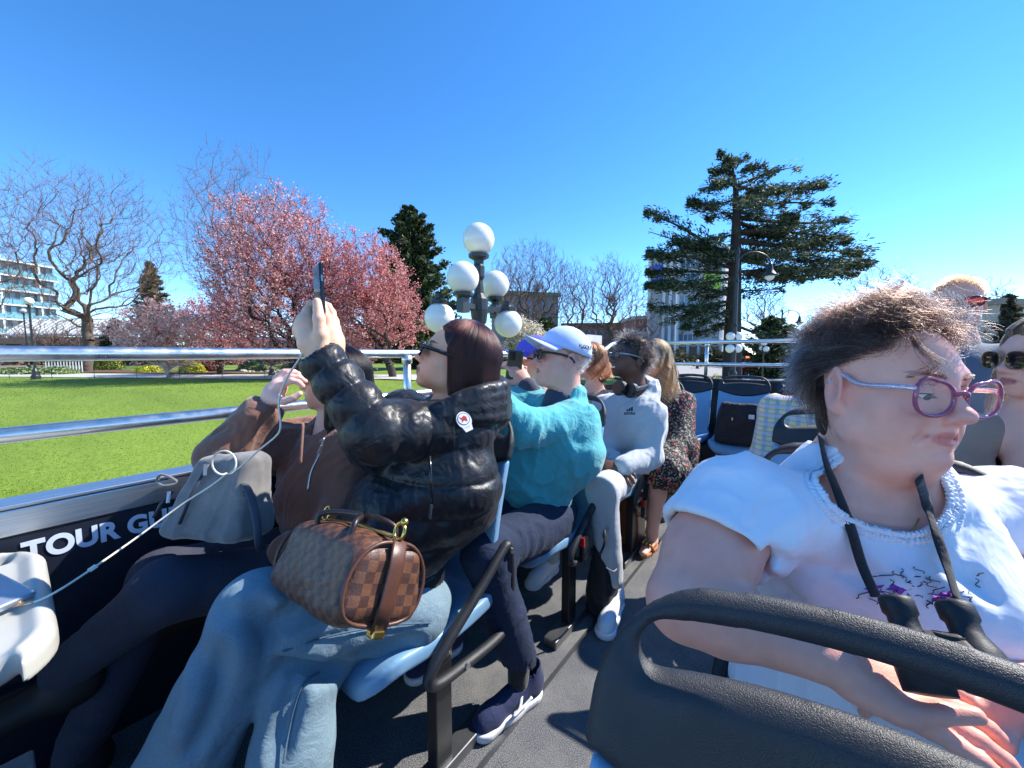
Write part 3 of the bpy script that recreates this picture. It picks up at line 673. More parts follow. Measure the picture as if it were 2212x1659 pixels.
# ---------------------------------------------------------------- buildings
m_conc = plain('museum_stone', srgb(176, 174, 168), .85, var=.1, scale=.5, bump=.3, bscale=3, bdist=.03); m_conc2 = plain('museum_columns', srgb(214, 214, 212), .8, var=.05, scale=.5)
m_win = N('window_glass'); m_win.set(Base_Color=srgb(72, 98, 120), Roughness=.12, Metallic=.0, Specular_IOR_Level=.9); m_win = m_win.m
def face_frame(px0, px1, D0, D1):
    """ground line of a facade between two sight lines"""
    a, b = P(px0, 764, D0), P(px1, 764, D1); t = b-a; t[2] = 0; L = np.linalg.norm(t); t /= L; n = V(t[1], -t[0], 0)
    if n@(-_F) < 0: n = -n
    return a, t, n, L
def zat(px, py, D): return float(P(px, py, D)[2])
def fbox(a, t, n, s0, s1, z0, z1, d0, d1, b=None):
    """box on a facade: s along it, z up, d out of it"""
    b = b or MB(); q = [V(a[0], a[1], 0)+t*s+n*d+V(0, 0, z) for z in (z0, z1) for s, d in ((s0, d0), (s1, d0), (s1, d1), (s0, d1))]
    return b.add(q, [(3, 2, 1, 0), (4, 5, 6, 7), (0, 1, 5, 4), (1, 2, 6, 5), (2, 3, 7, 6), (3, 0, 4, 7)])
def museum():
    D = 72; a, t, n, L = face_frame(1398, 1560, 77, 70); z0, z1 = -2.0, zat(1470, 545, D)
    e = empty('museum_tower', (a[0], a[1], z0), 'pale stone museum tower with vertical columns and banners behind the cedar', 'building')
    B = lambda nm, m, *k, **kw: part(fbox(a, t, n, *k), nm, m, e, **kw)
    B('wall', m_conc, 0, L, z0, z1, -14, 0); B('roof_slab', m_conc2, -.3, L+.3, z1, z1+.5, -14.3, .3)
    zz = lambda py: zat(1470, py, D); sx = lambda px: (px-1396)/160*L
    for px in (1398, 1432, 1446, 1462, 1552): B('column', m_conc2, sx(px)-.25, sx(px)+.25, z0, z1-.3, 0, .7)
    for k, (x0, x1) in enumerate(((1400, 1429), (1449, 1460), (1466, 1505), (1515, 1549))):
        for j, (y0, y1) in enumerate(((560, 578), (590, 625), (640, 668), (690, 712), (722, 735))):
            if k in (0, 3) and j > 0: continue
            w_ = part(fbox(a, t, n, sx(x0), sx(x1), zz(y1), zz(y0), .02, .08), 'window', m_win, e)
            for u in np.linspace(sx(x0), sx(x1), 5): part(fbox(a, t, n, u-.05, u+.05, zz(y1), zz(y0), .08, .16), 'mullion', m_conc2, w_)
    for (x0, x1, y0, y1, c, nm) in ((1400, 1428, 565, 612, (58, 84, 190), 'blue'), (1515, 1548, 565, 592, (92, 96, 92), 'grey'), (1514, 1549, 592, 628, (164, 200, 60), 'green')):
        o = part(fbox(a, t, n, sx(x0), sx(x1), zz(y1), zz(y0), .1, .18), 'banner', plain('banner_'+nm, srgb(*c), .6, var=.12, scale=.4), e); o['label'] = nm+' printed banner'
    gl = [(1518, 600, 1545, 602), (1516, 606, 1540, 608), (1518, 616, 1536, 617.5)]
    for (x0, y0, x1, y1) in gl: part(fbox(a, t, n, sx(x0), sx(x1), zz(y1), zz(y0), .18, .2), 'banner_line', plain('banner_ink', srgb(70, 110, 40), .6), e)
    # stone courses on the blank right side
    rng = random.Random(4); mc = [plain('stone_%d' % i, srgb(*c), .85, var=.1, scale=1, bump=.3, bscale=4, bdist=.02) for i, c in enumerate(((150, 152, 150), (186, 184, 176), (132, 136, 138), (200, 196, 188)))]
    y = 640
    while y < 745:
        x = 1510
        while x < 1548:
            w_ = rng.uniform(6, 14); part(fbox(a, t, n, sx(x)+.04, sx(min(x+w_, 1549)), zz(y+3.6), zz(y), .02, .12+rng.random()*.06), 'stone', rng.choice(mc), e); x += w_
        y += 4
    # low entrance hall with scalloped arches
    for k, px in enumerate(range(1430, 1560, 21)):
        B('arch_pier', m_conc2, sx(px)-.2, sx(px)+.2, z0, zz(742), 4, 4.5)
        part(MB().tube([V(a[0], a[1], 0)+t*sx(px+21*u)+n*4.3+V(0, 0, zz(742)-1.2*math.sin(u*math.pi)*-.0-1.0*(1-(2*u-1)**2)*.6) for u in np.linspace(0, 1, 9)], .12, 6), 'arch', m_conc2, e)
    B('hall_roof', m_conc2, sx(1425), sx(1566), zz(740), zz(738), 0, 5)
    for px in range(1434, 1532, 12): B('pale_leaf_panel', m_conc2, sx(px), sx(px+5), zz(785), zz(776), 4.6, 4.7)
museum()
def simple_block(name, px0, px1, D0, D1, ytop, label, m, storeys=3, cols=8, roof=None, wcol=None, ybot=790):
    a, t, n, L = face_frame(px0, px1, D0, D1); z0, z1 = -1.5, zat((px0+px1)/2, ytop, (D0+D1)/2)
    e = empty(name, (a[0], a[1], z0), label, 'building'); part(fbox(a, t, n, 0, L, z0, z1, -10, 0), 'wall', m, e)
    part(fbox(a, t, n, -.4, L+.4, z1, z1+.7, -10.4, .4), 'roof', roof or m_conc2, e)
    for j in range(storeys):
        for i in range(cols):
            s0 = L*(i+.25)/cols; zz0 = z0+(z1-z0)*(j+.35)/storeys; part(fbox(a, t, n, s0, s0+L/cols*.5, zz0, zz0+(z1-z0)/storeys*.45, .0, .06), 'window', m_win, e)
    return e
simple_block('office_block', 1085, 1205, 75, 78, 640, 'grey building with green roof edge behind the bare trees', plain('grey_render', srgb(128, 126, 124), .9, var=.1, scale=.3), 3, 9, plain('green_roof', srgb(70, 120, 96), .6))
simple_block('brick_block', 1215, 1400, 95, 92, 704, 'low brown building behind the middle trees', plain('brown_render', srgb(128, 106, 96), .9, var=.15, scale=.3), 2, 14, plain('brown_roof', srgb(96, 84, 80), .8))
simple_block('brick_block', 1372, 1400, 82, 82, 690, 'narrow reddish building left of the museum tower', plain('red_render', srgb(150, 112, 100), .9, var=.12, scale=.3), 4, 3)
simple_block('garden_house', 2150, 2330, 45, 48, 662, 'pale house roof behind the standing man at the right edge', plain('pale_render', srgb(196, 184, 160), .9, var=.1), 1, 4, plain('shingle', srgb(150, 140, 120), .9))
simple_block('brick_block', 430, 1000, 80, 70, 735, 'long low brown building behind the plum trees', plain('brown2', srgb(132, 104, 88), .9, var=.2, scale=.3), 2, 24)
simple_block('garden_house', -120, 45, 45, 50, 742, 'brown timber garden building at the left edge', plain('timber', srgb(150, 104, 74), .9, var=.2), 1, 6, plain('dark_roof', srgb(60, 56, 54), .8))
def hotel():
    a, t, n, L = face_frame(-170, 136, 78, 100); z0 = -1.; zt = zat(0, 556, 87)
    e = empty('glass_apartments', (a[0], a[1], z0), 'white and glass apartment block with balcony slabs at the left edge', 'building')
    m_w = plain('white_slab', srgb(224, 224, 220), .7, var=.05); m_g = N('teal_glass'); m_g.set(Base_Color=srgb(96, 150, 160), Roughness=.15, Specular_IOR_Level=.9); m_g = m_g.m
    part(fbox(a, t, n, 0, L, z0, zt, -12, -.9), 'core_wall', plain('core_grey', srgb(92, 110, 120), .4, var=.2, scale=.3), e)
    k = 7; h = (zt-z0)/k
    for i in range(k+1):
        part(fbox(a, t, n, -.2, L+.2, z0+i*h-.16, z0+i*h+.16, -12, .5), 'slab', m_w, e)
        if i < k:
            for j in range(13):
                s0 = L*j/13; part(fbox(a, t, n, s0+.08, s0+L/13-.08, z0+i*h+.2, z0+i*h+1.3, .38, .42), 'balcony_glass', m_g, e)
                part(fbox(a, t, n, s0+.3, s0+L/13-.5, z0+i*h+.2, z0+(i+1)*h-.3, -.88, -.8), 'window', m_g if (i*7+j*3) % 4 else m_win, e)
                if j % 4 == 3: part(fbox(a, t, n, s0-.1, s0+.25, z0+i*h+.17, z0+(i+1)*h-.17, -.8, .3), 'party_wall', m_w, e)
    part(fbox(a, t, n, L*.3, L*.62, zt+.2, zt+2.6, -9, -2), 'penthouse', m_w, e)
hotel()
def glasshouse():
    a, t, n, L = face_frame(20, 262, 58, 60); z0 = -.3; ze = zat(140, 722, 59); zr = zat(140, 690, 62)
    e = empty('glasshouse', (a[0], a[1], z0), 'long glasshouse with white sloping roof behind the bare tree', 'building')
    m_w = plain('glasshouse_white', srgb(214, 216, 216), .5, var=.05); m_g = N('glasshouse_pane'); m_g.set(Base_Color=srgb(178, 188, 190), Roughness=.3, Specular_IOR_Level=.7); m_g = m_g.m
    part(fbox(a, t, n, 0, L, z0, ze-.4, -6, -.1), 'wall', plain('glasshouse_wall', srgb(150, 132, 116), .8), e)
    k = 22
    for i in range(k):
        s0, s1 = L*i/k+.06, L*(i+1)/k-.06; A = V(a[0], a[1], 0)
        q = [A+t*s0+n*.3+V(0, 0, ze), A+t*s1+n*.3+V(0, 0, ze), A+t*s1-n*3.5+V(0, 0, zr), A+t*s0-n*3.5+V(0, 0, zr)]
        part(MB().add(q+[p_-V(0, 0, .08) for p_ in q], [(0, 1, 2, 3), (7, 6, 5, 4), (0, 4, 5, 1), (1, 5, 6, 2), (2, 6, 7, 3), (3, 7, 4, 0)]), 'roof_pane', m_g, e)
        part(MB().bar(A+t*(s0-.06)+n*.35+V(0, 0, ze+.05), A+t*(s0-.06)-n*3.5+V(0, 0, zr+.05), .1, .14), 'glazing_bar', m_w, e)
    part(fbox(a, t, n, 0, L, ze-.35, ze-.1, .0, .4), 'gutter', m_w, e)
glasshouse()
# white ramp rail by the flower bed
rp = empty('ramp_railing', tuple(G0(130, 800, 29)), 'short white ramp railing near the flower bed', 'railing'); m_wp = plain('white_paint', srgb(222, 224, 226), .5, var=.05)
for i in range(13):
    q = G0(100+6.5*i, 800, 29); part(MB().box(q+V(-.03, -.03, 0), q+V(.03, .03, .95)), 'baluster', m_wp, rp)
part(MB().bar(G0(98, 800, 29)+V(0, 0, .98), G0(182, 800, 29)+V(0, 0, .98), .08, .08), 'handrail', m_wp, rp)
# low wire fence along the path
wf = empty('wire_fence', tuple(G0(300, 815, 21.8)), 'thin dark wire fence posts along the path edge', 'fence')
pts = [G0(x, 815, 21.6) for x in range(20, 820, 92)]
for q in pts: part(MB().tube([q, q+V(0, 0, .55)], .012, 6), 'post', m_iron, wf)
part(MB().tube([q+V(0, 0, .5) for q in pts], .006, 5), 'wire', m_iron, wf)
# stones edging the bed
rng = random.Random(9)
ws = empty('stone_edging', tuple(G0(580, 806, 29)), 'pale rough stones edging the flower bed near the lamp foot', 'stone edging')
m_st = plain('pale_stone', srgb(176, 170, 156), .9, var=.2, scale=3, bump=.5, bscale=9, bdist=.03)
for i in range(34):
    q = G0(512+rng.uniform(0, 130), 806, 28.6+rng.uniform(0, .6)); s = rng.uniform(.1, .24)
    part(MB().sphere(q+V(0, 0, s*.4), s, 7, 5, (1.2, .9, .7)), 'stone', m_st, ws)
# red car, traffic light, banner pole
def red_car():
    q = G0(1622, 813, 43); e = empty('parked_car', tuple(q), 'red saloon car on the street behind the rear railing', 'car')
    rt = V(math.cos(_a+.15), math.sin(_a+.15), 0); fw = V(-rt[1], rt[0], 0); M = np.stack([rt, fw, V(0, 0, 1)], 1)
    m_red = plain('car_red', srgb(168, 22, 40), .25, var=.05, coat=.6); m_ty = plain('tyre', srgb(28, 28, 30), .8); m_rim = plain('rim', srgb(170, 172, 176), .3, .8)
    prof = [(-2.2, .35), (-2.25, .7), (-2.1, .92), (-1.5, .98), (-.9, 1.38), (-.2, 1.46), (.55, 1.42), (1.25, 1.0), (1.95, .86), (2.2, .68), (2.22, .35)]
    C = np.stack([M[:, 0], M[:, 2], M[:, 1]], 1)
    part(MB().prism(prof, -.85, .85, C, q), 'body', m_red, e, bevel=.06)
    for gx0, gx1, hx in ((-.85, -.05, 1.0), (.03, .95, 1.0)):
        for sd in (-1, 1): part(MB().prism([(gx0-.25 if gx0 < -.5 else gx0, 1.0), (gx1+.15 if gx1 > .5 else gx1, 1.0), (gx1-.35 if gx1 > .5 else gx1, 1.36), (gx0+.12 if gx0 < -.5 else gx0, 1.36)], sd*.86-.01, sd*.86+.01, C, q), 'window', m_win, e)
    for wx in (-1.4, 1.35):
        for sd in (-1, 1):
            c = q+M@V(wx, sd*.8, .33); o = part(MB().tube([c-fw*.1, c+fw*.1], .33, 18), 'wheel', m_ty, e); part(MB().tube([c-fw*.115, c+fw*.115], .21, 12), 'rim', m_rim, e)
    part(MB().box((2.1, -.75, .62), (2.2, -.45, .78), M, q), 'headlight', m_conc2, e); part(MB().box((-2.22, -.75, .66), (-2.12, -.45, .8), M, q), 'taillight', plain('lens_red', srgb(150, 10, 10), .2), e)
red_car()
tl = empty('traffic_light', tuple(G0(1610, 815, 48)), 'dark traffic light showing red near the red car', 'traffic light'); q = G0(1610, 815, 48); zt = zat(1610, 768, 48)
part(MB().tube([q, V(q[0], q[1], zt)], .07, 8), 'post', m_iron, tl)
hd = part(MB().box(V(q[0], q[1], zt)-V(.25, .25, 1.3), V(q[0], q[1], zt)+V(.25, .25, .1)), 'housing', m_iron, tl)
m_rl = N('red_lamp'); m_rl.set(Base_Color=(.8, .05, .03, 1), Emission_Color=(1, .12, .05, 1), Emission_Strength=2.0)
part(MB().sphere(V(q[0], q[1], zt-.2)-_F*.3, .2, 12, 8), 'red_lens', m_rl.m, tl, smooth=True)
bn = empty('street_banner', tuple(G0(1578, 815, 40)), 'narrow lime green street banner on a pole beside the cedar trunk', 'banner'); q = G0(1585, 815, 40)
part(MB().tube([q, V(q[0], q[1], zat(1585, 755, 40))], .05, 8), 'pole', m_iron, bn)
part(MB().box(V(q[0]-.05, q[1]-.03, zat(1585, 792, 40)), V(q[0]+.5, q[1]+.03, zat(1585, 764, 40))), 'cloth', plain('lime_cloth', srgb(168, 196, 30), .6), bn)
fl = empty('flag_mast', tuple(G0(1440, 815, 62)), 'tall white flag mast before the museum tower', 'mast'); q = G0(1455, 815, 62)
part(MB().tube([q, V(q[0], q[1], zat(1462, 560, 62))], [.16, .08], 8), 'pole', m_wp, fl)
# ================================================================ THE BUS (upper deck; floor at z = 0)
XL, XR, YR = -1.67, .98, 4.45
m_floor = N('deck_vinyl'); _v = m_floor.coord('Object')
_sp = m_floor.noise(_v, 420, 2, .7); _g = m_floor.noise(_v, 6, 6, .7); _g2 = m_floor.noise(_v, 38, 4, .7)
_c = m_floor.ramp(_sp, [(.36, srgb(36, 37, 39)), (.5, srgb(62, 63, 66)), (.66, srgb(170, 170, 173))])
_c = m_floor.mix(m_floor.ramp(_g, [(.45, (0, 0, 0, 1)), (.75, (.5, .5, .5, 1))]), _c, srgb(138, 136, 130))
_c = m_floor.mix(m_floor.ramp(_g2, [(.58, (0, 0, 0, 1)), (.8, (.55, .55, .55, 1))]), _c, srgb(60, 60, 62))
m_floor.set(Base_Color=_c, Roughness=.62); m_floor.bump(_sp, .5, .0015)
m_alu = N('brushed_aluminium'); _v = m_alu.coord('Object', (40, 1.5, 60)); _n = m_alu.noise(_v, 4, 4)
m_alu.set(Base_Color=m_alu.ramp(_n, [(.3, (.55, .57, .6, 1)), (.7, (.72, .74, .77, 1))]), Metallic=1.0, Roughness=.36); m_alu.bump(_n, .08, .0006); m_alu = m_alu.m
m_steel = N('rail_steel'); _v = m_steel.coord('Object'); _n = m_steel.noise(_v, 30, 4)
m_steel.set(Base_Color=(.80, .78, .75, 1), Metallic=1.0, Roughness=m_steel.ramp(_n, [(.3, (.26,)*3+(1,)), (.7, (.42,)*3+(1,))])); m_steel = m_steel.m
m_navy = plain('navy_panel', srgb(26, 31, 46), .42, var=.2, bump=.15, bscale=300)
m_blackm = plain('black_frame_paint', srgb(30, 31, 34), .38, var=.25, bump=.1, bscale=150)
m_zinc = plain('foot_zinc', srgb(120, 122, 125), .35, .8, bump=.1)
def worn(name, c0, c1, r0, r1, grain, gs, gd, dust, dk):
    """moulded plastic with grime, rubbed patches and fine scratches"""
    m = N(name); v = m.coord('Object'); n = m.noise(v, 7, 6, .65); sc = m.noise(m.coord('Object', (60, 8, 5)), 6, 5, .8); gr = m.noise(v, grain, 2, .6); bl = m.noise(v, 2.2, 5, .7)
    c = m.ramp(n, [(.2, c0), (.8, c1)]); c = m.mix(m.ramp(bl, [(.5, (0, 0, 0, 1)), (.8, (dk,)*3+(1,))]), c, dust); c = m.mix(m.ramp(sc, [(.66, (0, 0, 0, 1)), (.74, (dk*.8,)*3+(1,))]), c, dust)
    m.set(Base_Color=c, Roughness=m.ramp(n, [(.3, (r0,)*3+(1,)), (.7, (r1,)*3+(1,))])); m.bump(gr, gs, gd); return m.m
m_bluep = worn('seat_blue', srgb(112, 154, 188), srgb(132, 172, 202), .28, .5, 500, .08, .0005, srgb(168, 178, 186), .35)
m_blkp = worn('seat_black_grain', srgb(30, 31, 35), srgb(44, 45, 49), .38, .55, 900, .55, .0011, srgb(92, 92, 92), .30)
m_cream = plain('cream_plastic', srgb(186, 184, 174), .34, var=.08, scale=7, bump=.1, bscale=400)
def struct(name, b, m, **k): return tag(b.build(name, m, **k), kind='structure')
deck = struct('deck_floor', MB().box((XL-.05, -2.5, -.06), (XR+.05, YR+.1, 0)), m_floor.m)
# side wall (a thing with parts): inner skin, aluminium cap, lettering
lw = empty('side_wall', (XL, 1, 0), 'low navy side wall of the open deck with aluminium cap and TOUR GUIDE lettering', 'side wall')
part(MB().box((XL-.05, -2.4, 0), (XL, YR, .70)), 'inner_panel', m_navy, lw)
part(MB().box((XL-.07, -2.4, .702), (XL+.006, YR, .775)), 'cap_face', m_alu, lw, bevel=.004)
part(MB().box((XL-.085, -2.4, .778), (XL+.012, YR, .79)), 'cap_ledge', m_alu, lw, bevel=.003)
part(MB().box((XL, -2.4, .25), (XL+.03, YR-.5, .29)), 'seat_rail', m_blackm, lw, bevel=.004)
rw = empty('side_wall', (XR, 1, 0), 'low navy side wall of the open deck behind the white-shirted woman', 'side wall')
part(MB().box((XR, -2.4, 0), (XR+.05, YR, .70)), 'inner_panel', m_navy, rw)
part(MB().box((XR-.01, -2.4, .702), (XR+.07, YR, .79)), 'cap_face', m_alu, rw, bevel=.004)
bw = empty('rear_wall', (0, YR, 0), 'dark low rear wall behind the back row of seats', 'rear wall')
part(MB().box((XL, YR, 0), (XR, YR+.05, .90)), 'inner_panel', m_navy, bw)
part(MB().box((XL, YR-.012, .9), (XR, YR+.07, .93)), 'cap', m_blackm, bw, bevel=.004)
# lettering
m_let = plain('letter_vinyl', srgb(206, 218, 238), .4, var=.06, scale=60)
def text(s, size, loc, rot, m, name, parent=None, bold=0, ext=.0008, shear=0, space=1.0, align='LEFT'):
    c = bpy.data.curves.new(name, 'FONT'); c.body = s; c.size = size; c.extrude = ext; c.offset = bold; c.shear = shear; c.space_character = space; c.align_x = align
    t_ = bpy.data.objects.new(name, c); COL.objects.link(t_); bpy.context.view_layer.update(); me = bpy.data.meshes.new_from_object(t_.evaluated_get(bpy.context.evaluated_depsgraph_get())); bpy.data.objects.remove(t_)
    o = obj(name, me, m, parent); o.location = loc; o.rotation_euler = rot; return o
t = text('TOUR GUIDE', .076, (XL+.003, -.012, .624), (math.pi/2, 0, math.pi/2), m_let, 'lettering', lw, bold=.0032, space=1.04); t.scale = (.86, 1, 1)
t.matrix_parent_inverse = Matrix.Translation(lw.location).inverted()
# ---------------------------------------------------------------- rails
def rail_thing(name, label, pts_list, posts, r=.021, cat='railing'):
    e = empty(name, tuple(pts_list[0][0]), label, cat)
    for p in pts_list: part(MB().tube(p, r, 14), 'rail', m_steel, e, smooth=True)
    for a, b in posts:
        part(MB().tube([a, b], r*.95, 12), 'post', m_steel, e, smooth=True)
        c = V(*b); d = V(*a)-c; d /= np.linalg.norm(d)
        part(MB().tube([c-d*.004, c+d*.035], r*1.28, 12), 'collar', m_steel, e, smooth=True)
    return e
xr = XL+.0
top = [(xr, -2.3, 1.19), (xr, .0, 1.19), (xr, 1.27, 1.19), (xr, 3.5, 1.19)]+smooth_path([(xr, 3.55, 1.19), (xr, 3.68, 1.205), (xr, 3.9, 1.28), (xr, 4.08, 1.31), (xr, 4.3, 1.31)], 5)
low = [(xr, -2.3, .975), (xr, 1.25, .975), (xr, 3.6, .975), (xr, 4.3, .975)]
rail_thing('side_railing', 'tubular steel railing along the garden side of the deck', [top, low], [((xr, y, .79), (xr, y, 1.175)) for y in (-.75, 1.27, 3.1)], .0215)
yb = YR-.02
rail_thing('rear_railing', 'two-bar galvanised railing across the back of the deck', [[(XL, yb, 1.31), (XR, yb, 1.31)], [(XL, yb, 1.08), (XR, yb, 1.08)]],
           [((x, yb, .93), (x, yb, 1.30)) for x in (-1.62, -.84, .1, .93)], .019)
rail_thing('side_railing', 'tubular steel railing on the far road side of the deck', [[(XR+.02, -2, 1.19), (XR+.02, YR-.1, 1.19)], [(XR+.02, -2, .98), (XR+.02, YR-.1, .98)]], [((XR+.02, y, .79), (XR+.02, y, 1.17)) for y in (1.3, 3.0)], .0215)
# ---------------------------------------------------------------- seats: one moulded shell, handle and pan, copied
def seat_meshes():
    w = .212
    yb = lambda z: .155+(z-.40)*.23                        # back plane
    def back2d(X, Z, grow=0):                               # outline of the back in the (x, z) plane
        zc, hz, rx = .69, .295+grow, .080
        wz = w+grow-.012*((Z-.69)/.3)**2
        arch = .022*(X/w)**2                                # arched top
        qx = np.abs(X)-wz+rx; qz = np.where(Z > zc, np.abs(Z-zc+arch)-hz+rx, np.abs(Z-zc)-hz+rx)
        return np.sqrt(np.maximum(qx, 0)**2+np.maximum(qz, 0)**2)+np.minimum(np.maximum(qx, qz), 0)-rx
    def slot(X, Z):
        arch = .022*(X/w)**2; zz = Z+arch-.941
        qx = np.abs(X)-.176+.019; qz = np.abs(zz)-.019+.019
        return np.sqrt(np.maximum(qx, 0)**2+np.maximum(qz, 0)**2)+np.minimum(np.maximum(qx, qz), 0)-.019
    bnd = lambda X: .848-.050*(1-(X/w)**2)
    def ext(d2, y, th, r=.012):
        q = np.abs(y)-th+r; d2 = d2+r
        return np.sqrt(np.maximum(d2, 0)**2+np.maximum(q, 0)**2)+np.minimum(np.maximum(d2, q), 0)-r
    bow = lambda X: -.030*(X/w)**2
    lo, hi = (-.26, -.34, .33), (.26, .36, 1.03)
    A = Fld(lo, hi, .0062)
    def f1(X, Y, Z):
        d2 = np.maximum(back2d(X, Z, -.004), Z-bnd(X)+.002)
        curve = .02*np.sin((Z-.45)*7)                       # lumbar curve
        return ext(d2+0*Y, Y-yb(Z)-bow(X)+curve-.0*X, .018)
    A.put(f1, (0, .2, .7), (.3, .3, .4))
    # pan: scooped plate with a rolled front lip that runs up into the back
    def f2(X, Y, Z):
        u = (Y+.28)/.48
        zt = .425-.03*np.sin(np.clip(u, 0, 1)*3.1)+.03*(X/w)**2-.06*np.clip(-(Y+.19)/.1, 0, 1)**2+.10*np.clip((Y-.12)/.12, 0, 1)**2
        wz = .205+.012*np.clip(u, 0, 1)
        qx = np.abs(X)-wz+.09; qy = np.abs(Y+.045)-.245+.09
        d2 = np.sqrt(np.maximum(qx, 0)**2+np.maximum(qy, 0)**2)+np.minimum(np.maximum(qx, qy), 0)-.09
        return ext(d2+0*Z, Z-zt+.022, .026, .014)
    A.put(f2, (0, 0, .42), (.3, .35, .15), k=.02)
    va, fa = A.surf(2)
    B = Fld((-.26, .12, .74), (.26, .40, 1.03), .0045)
    def f3(X, Y, Z):
        d2 = np.maximum(back2d(X, Z, .004), bnd(X)-Z)
        d2 = np.maximum(d2, -slot(X, Z))
        th = .018-.006*np.clip((Z-.90)/.03, 0, 1)
        ring = np.clip(1-np.abs(back2d(X, Z))/.05, 0, 1)    # fuller rim around the slot
        th = th+.0*ring
        return ext(d2+0*Y, Y-yb(Z)-bow(X)+.02*np.sin((Z-.45)*7), th, .016)
    B.put(f3, (0, .26, .88), (.3, .2, .2))
    vb, fb = B.surf(2)
    return mesh_np('seat_shell', va, fa), mesh_np('seat_handle', vb, fb)
ME_SHELL, ME_HANDLE = seat_meshes()
def seat_proto(arm=True, leg=True, armside=1):
    e = empty('bus_seat', (0, 0, 0), '', 'bus seat', 'blue moulded seats of the open deck')
    obj('shell', ME_SHELL, m_bluep, e); obj('handle_top', ME_HANDLE, m_blkp, e)
    s = armside
    if arm:
        x = s*.232; pts = smooth_path([(x, .185, .575), (x, .195, .46), (x, .185, .33), (x, .13, .30), (x, -.03, .31), (x, -.125, .325), (x, -.145, .36), (x, -.09, .41), (x, .05, .50), (x, .15, .57)], 5, True)
        a = MB().tube(pts, .0145, 10, True, flat=1.15).build('armrest', m_blkp, e, smooth=True)
        for y, z in ((.185, .565), (.188, .345), (-.02, .315)):
            MB().tube([(x+s*.012, y, z), (x+s*.019, y, z)], .009, 10).build('bolt', m_steel, a, smooth=False)
    if leg:
        l = MB().box((s*.19-.02, -.105, .012), (s*.19+.02, -.045, .40)).build('leg', m_blackm, e, bevel=.004)
        MB().box((s*.19-.03, -.23, 0), (s*.19+.03, .13, .035)).build('foot_plate', m_zinc, l, bevel=.004)
        MB().box((-s*.2, -.10, .355), (s*.22, -.05, .392)).build('cross_beam', m_blackm, e, bevel=.004)
    return e
def kill(e):
    for c in list(e.children): kill(c)
    bpy.data.objects.remove(e)
_pa = seat_proto(True, True, 1); _pb = seat_proto(False, False); _pc = seat_proto(True, True, -1)
ROW = ['in the row of the black puffer jacket', 'in the row of the turquoise sweater', 'in the row of the grey hoodie', 'in the row of the floral dress']
XA, XW = -.965, -1.415
SEATY = [.75, 1.49, 2.23, 2.97]
for i, y in enumerate(SEATY):
    a = copy_tree(_pa, None, (XA, y, 0)); a['label'] = 'blue aisle seat with black handle and armrest '+ROW[i]
    b = copy_tree(_pb, None, (XW, y, 0)); b['label'] = 'blue window seat with black handle '+ROW[i]
XA2, XW2 = .115, .575
LR = ['in front of the white-shirted woman, huge in the foreground', 'that the white-shirted woman sits on', 'behind the white-shirted woman, before the plaid shirt', 'that the person in the plaid shirt sits on']
LW = ['beside the large foreground handle', 'beside the white-shirted woman', 'before the standing man, under the woman in round sunglasses', 'beside the person in the plaid shirt']
for i, (y, dx) in enumerate(((.09, -.03), (.84, 0), (1.58, 0), (2.32, 0))):
    a = copy_tree(_pc, None, (XA2+dx, y, 0), .07 if i == 0 else 0); a['label'] = 'blue seat with black grab handle '+LR[i]
    b = copy_tree(_pb, None, (XW2, y, 0)); b['label'] = 'blue seat with black grab handle '+LW[i]
# back bench
RB = ['leftmost of the back row, behind the floral dress', 'in the back row just left of the black tote', 'in the back row holding the black tote', 'in the back row hidden behind curly hair', 'rightmost of the back row']
for i, x in enumerate((-1.40, -.93, -.46, .01, .48)):
    b = copy_tree(_pb, None, (x, 3.92, 0.0)); b['label'] = 'blue seat with black top '+RB[i]
bb = empty('bench_base', (-.5, 3.7, 0), 'black boxed riser under the back row of blue seats', 'bench base')
part(MB().box((XL, 3.74, 0), (XR, YR, .36)), 'riser', m_blackm, bb)
for x in (-1.0, -.8, -.6, -.3, 0, .3):
    part(MB().tube([(x, 3.735, .3), (x, 3.741, .3)], .008, 10), 'bolt', m_steel, bb)
for e in (_pa, _pb, _pc): kill(e)
# floor joint strip along the seat feet
tag(MB().box((-.70, -2, .0005), (-.685, 3.7, .005)).build('floor_strip', m_zinc), 'thin grey joint strip running along the aisle floor', 'floor strip')
# translucent panel at the rear corner
m_acry = N('clear_panel'); m_acry.set(Base_Color=(.82, .74, .74, 1), Roughness=.25, Transmission_Weight=.0, Alpha=.62); m_acry = m_acry.m
pn = empty('rail_panel', (XL, 3.35, 1.19), 'small clear pinkish panel clipped to the rail behind the grey hoodie', 'panel')
part(MB().box((XL+.02, 3.28, .98), (XL+.027, 3.62, 1.37)), 'sheet', m_acry, pn, bevel=.003)
part(MB().box((XL-.01, 3.43, .95), (XL+.02, 3.47, 1.36)), 'bracket', m_alu, pn, bevel=.003)
